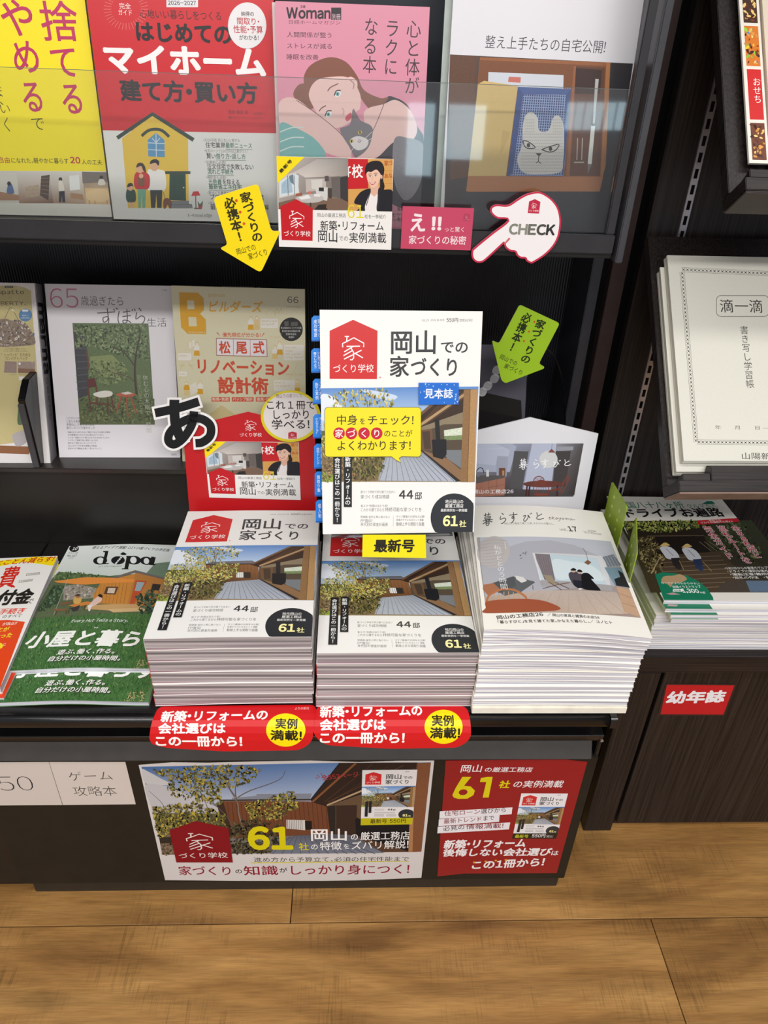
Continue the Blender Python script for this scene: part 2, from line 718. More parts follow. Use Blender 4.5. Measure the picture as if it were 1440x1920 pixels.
def bm_prism(bm, pts, axis, a, b):
    """polygon in the plane across `axis`, extruded from a to b"""
    def P(p, t):
        q = list(p)
        q.insert(axis, t)
        return q
    A = [bm.verts.new(P(p, a)) for p in pts]
    B = [bm.verts.new(P(p, b)) for p in pts]
    n = len(pts)
    bm.faces.new(A)
    bm.faces.new(B[::-1])
    for i in range(n):
        bm.faces.new((A[(i + 1) % n], A[i], B[i], B[(i + 1) % n]))


def mesh(name, bm, material, parent=None, bevel=0.0, seg=2, matrix=None, smooth_=False):
    bmesh.ops.recalc_face_normals(bm, faces=bm.faces)
    if bevel:
        bmesh.ops.bevel(bm, geom=list(bm.edges), offset=bevel, segments=seg, affect='EDGES', clamp_overlap=True)
    me = bpy.data.meshes.new(name)
    bm.to_mesh(me)
    bm.free()
    me.materials.append(material)
    if smooth_:
        for p in me.polygons:
            p.use_smooth = True
    return link(name, me, parent, matrix)


def box(name, x0, x1, y0, y1, z0, z1, material, parent=None, bevel=0.0008, matrix=None):
    bm = bmesh.new()
    bm_box(bm, x0, x1, y0, y1, z0, z1)
    return mesh(name, bm, material, parent, bevel, matrix=matrix)


DL = 0.000022


def sheet(name, art, base, color, thick=0.0006, material=None, parent=None, matrix=None, bend=None, cuts=(0, 0), back=None, side=None, extra=None, baseF=None, g=0.0):
    """a printed sheet or board: base outline (sheet coordinates) extruded back by `thick`, with the print on its face.
    base: list of (u, v).  bend: (u, v, h) -> (x, y, z).  extra: more solids [(verts, faces, colour)]."""
    bm = bmesh.new()
    lay = bm.verts.layers.float_color.new('Ink')
    c = lin(color) + (g,)
    sd = lin(side) + (0,) if side else c
    bk = lin(back) + (0,) if back else c
    if baseF is None:
        baseF = [tuple(range(len(base)))]
    top = [bm.verts.new((p[0], p[1], 0)) for p in base]
    for v in top:
        v[lay] = c
    fs = [bm.faces.new([top[i] for i in f]) for f in baseF]
    bmesh.ops.recalc_face_normals(bm, faces=fs)
    if sum(f.normal.z * f.calc_area() for f in fs) < 0:
        bmesh.ops.reverse_faces(bm, faces=fs)
    bm.edges.index_update()
    be = [e for e in bm.edges if len(e.link_faces) == 1]
    bot = {}
    for v in top:
        q = bm.verts.new((v.co.x, v.co.y, -thick))
        q[lay] = bk
        bot[v] = q
    for e in be:
        a, b_ = e.verts
        l = e.link_loops[0]
        a, b_ = l.vert, l.link_loop_next.vert
        q = [bm.verts.new(x.co) for x in (b_, a, bot[a], bot[b_])]
        for x in q:
            x[lay] = sd
        bm.faces.new(q)
    for f in fs:
        bm.faces.new([bot[v] for v in reversed(f.verts)])
    for ex in (extra or ()):
        V, F, cc = ex
        vs = [bm.verts.new(p) for p in V]
        for v in vs:
            v[lay] = lin(cc) + (0,)
        for f in F:
            bm.faces.new([vs[i] for i in f])
    if art:
        for V, F, C, L, bb, n, sb in art.ops:
            vs = []
            for i, p in enumerate(V):
                x = bm.verts.new((p[0], p[1], (L + (sb[i] if sb is not None else 0)) * DL))
                x[lay] = tuple(C[i])
                vs.append(x)
            for f in F:
                if len(set(f)) < 3:
                    continue
                try:
                    fc = bm.faces.new([vs[i] for i in f])
                except ValueError:
                    continue
                fc.normal_update()
                if fc.normal.z < 0:
                    fc.normal_flip()
    if bend:
        us = [p[0] for p in base]
        vs_ = [p[1] for p in base]
        for i in range(1, cuts[0]):
            x = min(us) + (max(us) - min(us)) * i / cuts[0]
            bmesh.ops.bisect_plane(bm, geom=list(bm.verts) + list(bm.edges) + list(bm.faces), plane_co=(x, 0, 0), plane_no=(1, 0, 0), dist=1e-7)
        for y in (cuts[1] if isinstance(cuts[1], list) else [min(vs_) + (max(vs_) - min(vs_)) * i / cuts[1] for i in range(1, cuts[1])]):
            bmesh.ops.bisect_plane(bm, geom=list(bm.verts) + list(bm.edges) + list(bm.faces), plane_co=(0, y, 0), plane_no=(0, 1, 0), dist=1e-7)
        for v in bm.verts:
            v.co = bend(v.co.x, v.co.y, v.co.z)
    me = bpy.data.meshes.new(name)
    bm.to_mesh(me)
    bm.free()
    me.materials.append(material or M_GLOSS)
    return link(name, me, parent, matrix)


def facets(f, W, n):
    """bend only along fixed crease lines, so that print and paper stay together"""
    def g(u, v, h):
        t = min(max(u / W * n, 0), n - 1e-6)
        i = int(t)
        a, b = f(W * i / n), f(W * (i + 1) / n)
        return (u, v, h + a + (b - a) * (t - i))
    return g


def magazine(name, art, W, H, t, pose, color, spine=(230, 228, 225), bend=None, cuts=(0, 0), pmat=None, mt=None, spine_right=False, g=0.0, back=None):
    """one magazine: cover (front, spine, back, with its print) and, as a part, the page block"""
    c = 0.0004
    xs = W if spine_right else 0
    d = -c if spine_right else c
    V = [(xs, 0, -c), (xs, H, -c), (xs, H, -t), (xs, 0, -t), (xs + d, 0, -c), (xs + d, H, -c), (xs + d, H, -t), (xs + d, 0, -t)]
    F = [(0, 3, 2, 1), (4, 5, 6, 7), (0, 4, 7, 3), (1, 2, 6, 5)] if not spine_right else [(0, 1, 2, 3), (4, 7, 6, 5), (0, 3, 7, 4), (1, 5, 6, 2)]
    bk = [(0, 0, -t + c), (W, 0, -t + c), (W, H, -t + c), (0, H, -t + c), (0, 0, -t), (W, 0, -t), (W, H, -t), (0, H, -t)]
    bF = [(0, 1, 2, 3), (7, 6, 5, 4), (0, 4, 5, 1), (1, 5, 6, 2), (2, 6, 7, 3)]
    o = sheet(name, art, [(0, 0), (W, 0), (W, H), (0, H)], color, c, mt, None, pose.matrix() if pose else None, bend, cuts, extra=[(V, F, spine), (bk, bF, back or color)], g=g)
    bm = bmesh.new()
    e = 0.0007
    x0, x1 = (c, W - e) if not spine_right else (e, W - c)
    bm_box(bm, x0, x1, e, H - e, -t + c * 1.3, -c * 1.3)
    if bend:
        for i in range(1, max(cuts[0], 2)):
            bmesh.ops.bisect_plane(bm, geom=list(bm.verts) + list(bm.edges) + list(bm.faces), plane_co=(W * i / cuts[0], 0, 0), plane_no=(1, 0, 0), dist=1e-7)
        for i in range(1, cuts[1]):
            bmesh.ops.bisect_plane(bm, geom=list(bm.verts) + list(bm.edges) + list(bm.faces), plane_co=(0, H * i / cuts[1], 0), plane_no=(0, 1, 0), dist=1e-7)
        for v in bm.verts:
            v.co = bend(v.co.x, v.co.y, v.co.z)
    bmesh.ops.recalc_face_normals(bm, faces=bm.faces)
    me = bpy.data.meshes.new('page_block')
    bm.to_mesh(me)
    bm.free()
    me.materials.append(pmat or M_PTHIN)
    p = link('page_block', me)
    p.parent = o
    return o


def clone(o, matrix):
    """a copy of a thing with copies of its parts and their sub-parts"""
    c = o.copy()
    COL.objects.link(c)
    c.matrix_world = matrix
    for ch in list(o.children):
        d = ch.copy()
        COL.objects.link(d)
        d.parent = c
        for g in list(ch.children):
            e = g.copy()
            COL.objects.link(e)
            e.parent = d
    return c


ORD = ['top', 'second from the top', 'third from the top', 'fourth from the top', 'fifth from the top', 'sixth from the top', 'seventh from the top',
       'eighth from the top', 'ninth from the top', 'tenth from the top', 'eleventh from the top', 'twelfth from the top', 'thirteenth from the top', 'fourteenth from the top', 'fifteenth from the top']

# ================================================================== the setting
tag(box('wall_back', -1.6, 1.9, 1.30, 1.36, 0, 2.4, mat('shadow_black_wall', (22, 20, 21), rough=0.7), bevel=0), kind='structure')

# the far side of the shop, behind the viewer, with its daylight windows
wf = box('wall_front', -3.0, 3.4, -4.1, -4.0, 0, 2.75, mat('shop_wall', (186, 186, 190), rough=0.8), bevel=0)
tag(wf, kind='structure')
M_DAY = bpy.data.materials.new('daylight')
M_DAY.use_nodes = True
_b = M_DAY.node_tree.nodes['Principled BSDF']
_b.inputs['Base Color'].default_value = (0.6, 0.7, 0.75, 1)
_b.inputs['Emission Color'].default_value = (0.62, 0.82, 0.92, 1)
_b.inputs['Emission Strength'].default_value = 3.2


def mirrored(px, py, Y=-3.99):
    d = ray(px, py)
    t = (0.908 + 0.908 - Y) / d[1]
    return d[0] * t, CAM_Z + d[2] * t


for i, (x0, y0, x1, y1) in enumerate(((766, 193, 808, 330), (842, 196, 903, 300))):
    (xa_, za_), (xb_, zb_) = mirrored(x0, y0), mirrored(x1, y1)
    bm = bmesh.new()
    bm_box(bm, xa_, xb_, -3.998, -3.985, zb_, za_)
    wo = mesh('window_%d' % (i + 1), bm, M_DAY)
    tag(wo, kind='structure')
bm = bmesh.new()
for x0 in (1066, 1083, 1101, 1119, 1141, 1161):
    (xa_, za_), (xb_, zb_) = mirrored(x0, 192), mirrored(x0 + 6, 244)
    bm_box(bm, xa_, xb_, -3.998, -3.985, zb_, za_)
tag(mesh('window_3', bm, M_DAY), kind='structure')

bm = bmesh.new()
gap = 0.0007
rows = [(0.64 - 0.197 * k, 0.64 - 0.197 * (k - 1)) for k in range(9, -4, -1)]
for i, (y0, y1) in enumerate(rows):
    k = round((0.64 - y0) / 0.197)
    cut = {0: -0.0945, 1: 0.497}.get(k, RND.uniform(-0.9, 0.3))
    xs = [cut + 1.3 * j for j in range(-2, 4)]
    for a, b_ in zip(xs, xs[1:]):
        bm_box(bm, max(a, -2.2) + gap, min(b_, 2.6) - gap, y0 + gap, min(y1, 1.30) - gap, -0.02, 0.0)
bmesh.ops.recalc_face_normals(bm, faces=bm.faces)
fl = mesh('floor', bm, M_FLOOR, bevel=0.0006, seg=1)
tag(fl, kind='structure')
tag(box('floor_underlay', -2.2, 2.6, -1.2, 1.3, -0.03, -0.006, M_SLOT, bevel=0), kind='structure')
bpy.data.objects['floor_underlay'].name = 'underlay_1'  # dark underlay sheet beneath the planks, seen only in their gaps

# ================================================================== the black magazine rack
ZP = 0.446
rack = empty('magazine_rack', (-0.3, 0.9, 0))
tag(rack, 'tall black metal magazine rack with a low platform and two stepped tiers behind', 'display rack')


def rbox(name, *a, mat_=M_BLACK, bevel=0.0012):
    o = box(name, *a, mat_, None, bevel)
    o.parent = rack
    o.matrix_parent_inverse = rack.matrix_world.inverted() if False else Matrix.Translation((0.3, -0.9, 0))
    return o


xs = at_z(88, 1022, ZP)[0]
rbox('platform', -1.1, xs - 0.0012, 0.676, 1.0666, ZP - 0.02, ZP)
rbox('platform', xs + 0.0012, 0.357, 0.676, 1.0666, ZP - 0.02, ZP)
prof = soften([(0.666, 0.4455), (0.684, 0.4455), (0.684, 0.425), (0.6645, 0.4275)], 0.008, 12)
bm = bmesh.new()
bm_prism(bm, prof, 0, -1.1, 0.349)
o = mesh('front_rail', bm, M_BLACK2)
for p in o.data.polygons:
    p.use_smooth = len(p.vertices) == 4
o.parent = rack; o.matrix_parent_inverse = Matrix.Translation((0.3, -0.9, 0))
bm = bmesh.new()
bm_prism(bm, soften([(0.665, 0.4465), (0.69, 0.4465), (0.69, 0.424), (0.6635, 0.4265)], 0.006, 5), 0, 0.3495, 0.3585)
o = mesh('rail_end_cap', bm, M_BLACK2)
o.parent = rack; o.matrix_parent_inverse = Matrix.Translation((0.3, -0.9, 0))
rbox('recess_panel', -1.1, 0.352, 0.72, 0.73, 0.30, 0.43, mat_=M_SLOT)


def drawer(x0, x1):
    bm = bmesh.new()
    bm_prism(bm, soften([(0.689, 0.385), (0.74, 0.385), (0.74, 0.368), (0.694, 0.368)], 0.003, 3), 0, x0, x1 - 0.001)
    o = mesh('drawer_lip', bm, M_BLACK2)
    o.parent = rack; o.matrix_parent_inverse = Matrix.Translation((0.3, -0.9, 0))
    bm = bmesh.new()
    bm_prism(bm, [(0.70, 0.3685), (0.73, 0.3685), (0.73, 0.335), (0.692, 0.335), (0.6855, 0.3395)], 0, x0, x1 - 0.012)
    o = mesh('drawer_handle_bevel', bm, mat('dark_textured_metal', (58, 55, 53), rough=0.42), bevel=0.001)
    o.parent = rack; o.matrix_parent_inverse = Matrix.Translation((0.3, -0.9, 0))
    rbox('drawer_front', x0, x1, 0.690, 0.704, 0.0335, 0.338, mat_=mat('dark_olive_black_metal', (31, 28, 23), rough=0.5, spec=0.3))
    rbox('drawer_side', x1 - 0.006, x1, 0.692, 0.74, 0.03, 0.384)
    rbox('kick_board', x0 + 0.012, x1 - 0.006, 0.6965, 0.71, 0.0, 0.034, mat_=mat('kick_black', (40, 36, 31), rough=0.5))


drawer(-0.5305, 0.3595)
o = rbox('drawer_front', -1.1, -0.5325, 0.700, 0.714, 0.02, 0.338)
rbox('kick_board', -1.1, -0.54, 0.71, 0.72, 0.0, 0.022)
q = at_y(1128, 1387, 0.69)
bm = bmesh.new()
bmesh.ops.create_cone(bm, cap_ends=True, segments=16, radius1=0.0022, radius2=0.0022, depth=0.002, matrix=Matrix.Translation((q[0], 0.6885, q[2])) @ Matrix.Rotation(math.pi / 2, 4, 'X'))
o = mesh('rivet', bm, M_STEEL)
o.parent = rack; o.matrix_parent_inverse = Matrix.Translation((0.3, -0.9, 0))

Z2 = 0.610
Y2 = 1.040
rbox('riser', -1.1, 0.358, 1.0666, 1.075, ZP - 0.02, Z2 - 0.002)
rbox('middle_tier', -1.1, 0.358, Y2, 1.275, Z2 - 0.008, Z2, mat_=mat('black_satin_shelf', (44, 40, 38), rough=0.28))


def corrug(nt, b):
    noise_color(nt, b, (25, 26, 31), 30, 0.1)
    tc = N(nt, 'ShaderNodeTexCoord')
    wv = N(nt, 'ShaderNodeTexWave', bands_direction='X')
    wv.inputs['Scale'].default_value = 70
    nt.links.new(tc.outputs['Object'], wv.inputs[0])
    bp = N(nt, 'ShaderNodeBump')
    bp.inputs['Strength'].default_value = 0.5
    bp.inputs['Distance'].default_value = 0.001
    nt.links.new(wv.outputs['Fac'], bp.inputs['Height'])
    nt.links.new(bp.outputs[0], b.inputs['Normal'])


rbox('back_panel', -1.1, 0.40, 1.262, 1.272, Z2, 1.0, mat_=mat('black_ribbed_plastic', rough=0.35, build=corrug), bevel=0)
# the upper tray
rbox('upper_tray', -1.1, 0.311, 0.906, 1.262, 0.988, 1.0015)
rbox('upper_tray_rail', -1.1, 0.3095, 0.900, 0.9055, 0.9945, 1.0162, mat_=mat('dark_grey_metal', (44, 43, 46), rough=0.36))
rbox('upper_tray_back', -1.1, 0.311, 1.066, 1.072, 1.0015, 1.62, mat_=mat('slate_panel', (34, 38, 46), rough=0.5))
rbox('end_plate', 0.3135, 0.3225, 0.896, 1.26, 0.985, 1.62, mat_=M_GREY)
rbox('inner_post', 0.298, 0.3085, 0.902, 0.914, 1.0165, 1.62, mat_=mat('dark_grey_metal', (44, 43, 46), rough=0.36))
rbox('rear_upright', 0.3684, 0.3851, 1.15, 1.262, 0.44, 1.0, mat_=mat('charcoal_upright', (44, 44, 50), rough=0.4))
o = rbox('front_guard', -1.1, 0.2975, 0.908, 0.911, 1.0025, 1.166, mat_=M_CLEAR, bevel=0)
o['label'] = 'clear acrylic front guard'
o = rbox('guard_edge', -1.1, 0.2975, 0.908, 0.911, 1.1660, 1.1665, mat_=mat('guard_edge_grey', (96, 104, 100), rough=0.3), bevel=0)
# shelf divider with clear label clip
bd = empty('shelf_divider', (-0.47, 1.02, Z2))
tag(bd, 'black block divider standing on the middle tier between the bag book and the tree book', 'shelf divider')
p0 = at_y(58, 870, 1.04)
x0 = p0[0] + 0.002
bm = bmesh.new()
zt = 0.748
bm_prism(bm, [(1.045, Z2), (1.045, zt - 0.022), (1.075, zt), (1.15, zt), (1.15, Z2)], 0, x0, x0 + 0.011)
o = mesh('divider_plate', bm, M_BLACK2, bevel=0.0012)
o.parent = bd; o.matrix_parent_inverse = Matrix.Translation((0.47, -1.02, -Z2))
bm = bmesh.new()
bm_prism(bm, [(1.0425, Z2), (1.0425, zt - 0.03), (1.045, zt - 0.028), (1.045, Z2)], 0, x0 - 0.001, x0 + 0.009)
o = mesh('front_strip', bm, M_GREY, bevel=0.0006)
o.parent = bd; o.matrix_parent_inverse = Matrix.Translation((0.47, -1.02, -Z2))

# ================================================================== the dark wood cabinet on the right
cab = empty('wood_cabinet', (0.8, 0.95, 0))
tag(cab, 'dark wood-grain shop cabinet with panel back, right of the black rack', 'cabinet')


def cbox(name, *a, mat_=M_WOODV, bevel=0.0008):
    o = box(name, *a, mat_, None, bevel)
    o.parent = cab
    o.matrix_parent_inverse = Matrix.Translation((-0.8, -0.95, 0))
    return o


ZC = 0.430
xa = at_y(1092, 1563, 0.80)[0]
xb = at_y(1143, 1563, 0.80)[0]
xd = at_y(1152, 1556, 0.808)[0]
cbox('counter_top', xa, 1.5, 0.80, 1.125, ZC - 0.032, ZC, mat_=M_WOODH)
cbox('stile', xa, xb, 0.80, 0.82, 0.0, ZC - 0.033)
cbox('door', xd - 0.001, 1.2, 0.808, 0.828, 0.012, ZC - 0.037)
cbox('cabinet_side', xa, xa + 0.018, 0.82, 1.125, 0.0, ZC - 0.033, mat_=M_SLOT)
cbox('kick_board', xd - 0.002, 1.2, 0.815, 0.83, 0, 0.012, mat_=M_BROWN)
cbox('wall_panel', 0.4335, 1.5, 1.125, 1.145, ZC, 1.75)
cbox('side_post', 0.393, 0.4165, 1.13, 1.15, 0.0, 1.75, mat_=M_BROWN)
bm = bmesh.new()
X = 0.4842
bm_box(bm, X - 0.0055, X + 0.0055, 1.1205, 1.125, 0.48, 1.7)
o = mesh('slotted_standard', bm, M_STEEL, bevel=0.0004)
o.parent = cab; o.matrix_parent_inverse = Matrix.Translation((-0.8, -0.95, 0))
bm = bmesh.new()
for k in range(57):
    z = 0.487 + k * 0.021
    bm_box(bm, X - 0.0024, X + 0.0024, 1.1200, 1.1206, z, z + 0.0125)
s_ = mesh('bracket_slots', bm, M_SLOT)
s_.parent = o
tag(s_, kind='stuff')

# ================================================================== house-building magazine: its cover print
WHITE = (238, 236, 232)
CH = (58, 58, 60)
RED = (204, 44, 44)
W0, H0 = 0.2085, 0.297
P_LEFT = Pose(-0.2591, 0.6865, 0.5685, 0.6, 90)
P_MID = Pose(-0.0445, 0.6860, 0.5442, 0.5, 90)
P_SAMP = Pose(-0.0415, 0.8279, 0.6306, 2.53, 17.67)
LQ = [(268, 1199), (586, 1193), (600, 959), (354, 955)]
SQ = [(607, 1003), (886, 998), (905, 583), (600, 580)]


def cropq(q, x0, y0, k):
    return [((x - x0) / k, (y - y0) / k) for x, y in q]


def logo(a, quad, red=RED, ink_=(248, 242, 240), body=True):
    """the house badge: quad = eave left, eave right, bottom right, bottom left (working units)"""
    l = Art(1, 1)
    l.frame([(165, 598), (543, 600), (547, 212), (165, 212)], [(0, 0), (1, 0), (1, 1), (0, 1)])
    if body:
        l.poly([(165, 212), (352, 123), (547, 212), (543, 600), (165, 598)], red)
    for pts in ([(270, 345), (268, 314), (300, 300), (358, 268), (438, 312), (436, 343)], [(300, 302), (304, 258)], [(286, 258), (320, 258)],
                [(300, 338), (408, 336)], [(352, 338), (282, 382)], [(335, 350), (356, 385), (357, 430), (344, 446), (328, 444)],
                [(346, 372), (276, 412)], [(357, 402), (280, 440)], [(420, 368), (360, 398)], [(366, 392), (430, 430)]):
        l.line(pts, 9, ink_)
    l.T('づくり学校', (190, 550), (520, 546), 66, ink_, 0.004)
    f = homog([(0, 0), (1, 0), (1, 1), (0, 1)], [a.m(p) for p in (quad[3], quad[2], quad[1], quad[0])])
    for V, F, C, L, bb, n, sb in l.ops:
        a.add([f(v) for v in V], F, C, sb)


def region(pts):
    """uniform random points inside a polygon"""
    xs_ = [p[0] for p in pts]
    ys_ = [p[1] for p in pts]

    def inside(x, y):
        c = False
        j = len(pts) - 1
        for i in range(len(pts)):
            xi, yi = pts[i]
            xj, yj = pts[j]
            if (yi > y) != (yj > y) and x < (xj - xi) * (y - yi) / (yj - yi) + xi:
                c = not c
            j = i
        return c

    def f(r):
        for _ in range(40):
            x, y = r.uniform(min(xs_), max(xs_)), r.uniform(min(ys_), max(ys_))
            if inside(x, y):
                return x, y
        return None
    return f


LEAF = [(186, 176, 88), (214, 202, 112), (150, 152, 76), (106, 108, 58), (176, 172, 104), (196, 168, 80), (92, 92, 54), (200, 196, 140)]
LEAFD = [(88, 84, 48), (110, 108, 58), (66, 62, 40), (140, 134, 76), (52, 50, 36)]
DRY = [(150, 122, 84), (120, 96, 64), (176, 150, 108), (96, 78, 54), (130, 118, 90)]


def deck_photo(a, full=True):
    """garden court with a timber deck, drawn in the working units of the left stack's crop"""
    k = 1 if full else 0.35
    a.vgrad(205, 235, 1005, 345, (92, 138, 200), (186, 208, 232))
    a.poly([(88, 562), (985, 560), (1003, 330), (170, 330)], [(150, 128, 92), (150, 128, 92), (186, 208, 232), (186, 208, 232)])
    a.blob([(200, 262), (250, 255), (300, 285), (345, 320), (300, 335), (180, 335)], (224, 230, 238))
    a.blob([(420, 240), (520, 248), (600, 262), (560, 275), (480, 262)], (200, 214, 234))
    a.poly([(160, 372), (385, 378), (385, 420), (140, 430)], (96, 98, 62), 0.8)
    a.poly([(140, 420), (390, 412), (395, 470), (110, 500)], (126, 104, 74), 0.9)
    a.poly([(112, 480), (450, 440), (480, 470), (430, 556), (88, 562)], (128, 108, 76), 1.2)
    a.poly([(106, 520), (190, 540), (180, 562), (88, 562)], (150, 178, 66), 0.8)
    # the house
    a.poly([(380, 345), (682, 345), (690, 440), (470, 462), (372, 455)], [(134, 92, 56), (142, 98, 62), (112, 74, 46), (96, 66, 44), (106, 74, 48)], 0.6)
    for i in range(14):
        a.line([(392 + i * 21, 348), (392 + i * 21, 452 - i)], 1.6, (96, 58, 32))
    a.poly([(380, 345), (420, 330), (650, 326), (682, 345)], (112, 112, 118))
    a.line([(375, 346), (690, 347)], 5, (52, 46, 44))
    a.rect(560, 396, 640, 428, (226, 226, 220))
    for i in range(6):
        a.line([(566 + i * 13, 396), (566 + i * 13, 428)], 2, (80, 78, 74))
    a.rect(600, 396, 640, 430, (52, 46, 42))
    # eaves
    a.poly([(640, 350), (868, 243), (1003, 243), (1000, 300), (705, 372)], (58, 42, 32))
    a.line([(650, 348), (862, 246)], 9, (112, 84, 60))
    for i in range(6):
        a.line([(700 + i * 6, 352), (880 + i * 20, 250)], 3, (98, 68, 46))
    a.poly([(690, 366), (990, 300), (985, 560), (905, 556), (700, 442), (682, 440)], (84, 72, 58))
    a.poly([(700, 362), (990, 300), (990, 350), (830, 352), (700, 380)], (136, 122, 98))
    a.poly([(828, 372), (928, 362), (926, 404), (828, 406)], (208, 216, 196), 0.8)
    a.poly([(828, 392), (926, 388), (926, 404), (828, 406)], (120, 138, 92), 1.0)
    a.line([(690, 360), (940, 258)], 9, (176, 146, 108))
    a.poly([(690, 372), (765, 366), (765, 440), (700, 440)], (108, 80, 56))
    a.poly([(712, 376), (752, 374), (752, 436), (716, 438)], (72, 58, 46))
    a.poly([(700, 440), (840, 472), (924, 520), (918, 560), (905, 556)], (136, 104, 74))
    a.poly([(820, 440), (926, 440), (924, 512), (836, 470)], (118, 122, 126))
    a.poly([(782, 336), (806, 334), (806, 404), (782, 404)], (36, 36, 38))
    a.poly([(760, 404), (838, 402), (836, 456), (812, 474), (760, 464)], (30, 30, 34))
    a.poly([(690, 440), (702, 440), (910, 556), (876, 560)], (44, 40, 38))
    # the deck
    a.poly([(505, 455), (690, 440), (884, 558), (433, 556)], [(164, 170, 178), (152, 158, 168), (172, 178, 190), (170, 176, 186)], 0.25)
    for i in range(13):
        a.line([(440 + i * 36, 556), (512 + i * 14.6, 454.5 - i * 1.1)], 2.4, (88, 92, 104), 1.2)
    # post
    a.poly([(936, 244), (1003, 243), (986, 560), (908, 560)], (140, 106, 70), 0.5)
    a.poly([(968, 244), (1003, 243), (986, 560), (948, 560)], (174, 136, 90), 0.5)
    a.line([(968, 244), (948, 560)], 3, (108, 76, 46))
    # garden
    for p in ([(425, 450), (420, 380), (400, 320), (380, 262)], [(420, 400), (440, 340), (452, 280), (470, 248)], [(412, 360), (440, 300), (430, 250)],
              [(300, 470), (330, 420), (310, 350), (300, 300)], [(255, 460), (262, 400), (230, 330)], [(440, 460), (470, 400), (500, 372)]):
        a.curve(p, 5, (92, 82, 66), 4, 2)
    a.scatter(region([(250, 260), (330, 240), (560, 240), (590, 300), (480, 330), (360, 350), (270, 330)]), int(300 * k), 6, LEAF, 3)
    a.scatter(region([(200, 340), (380, 330), (420, 430), (360, 480), (150, 470), (140, 420)]), int(620 * k), 6.5, LEAF, 4)
    a.scatter(region([(380, 370), (480, 340), (580, 345), (570, 400), (500, 450), (400, 460)]), int(380 * k), 6.5, LEAF, 5)
    a.scatter(region([(250, 450), (500, 440), (470, 520), (380, 556), (250, 556)]), int(420 * k), 7, LEAFD, 6)
    a.scatter(region([(100, 500), (250, 460), (330, 556), (95, 560)]), int(260 * k), 6, DRY, 7)


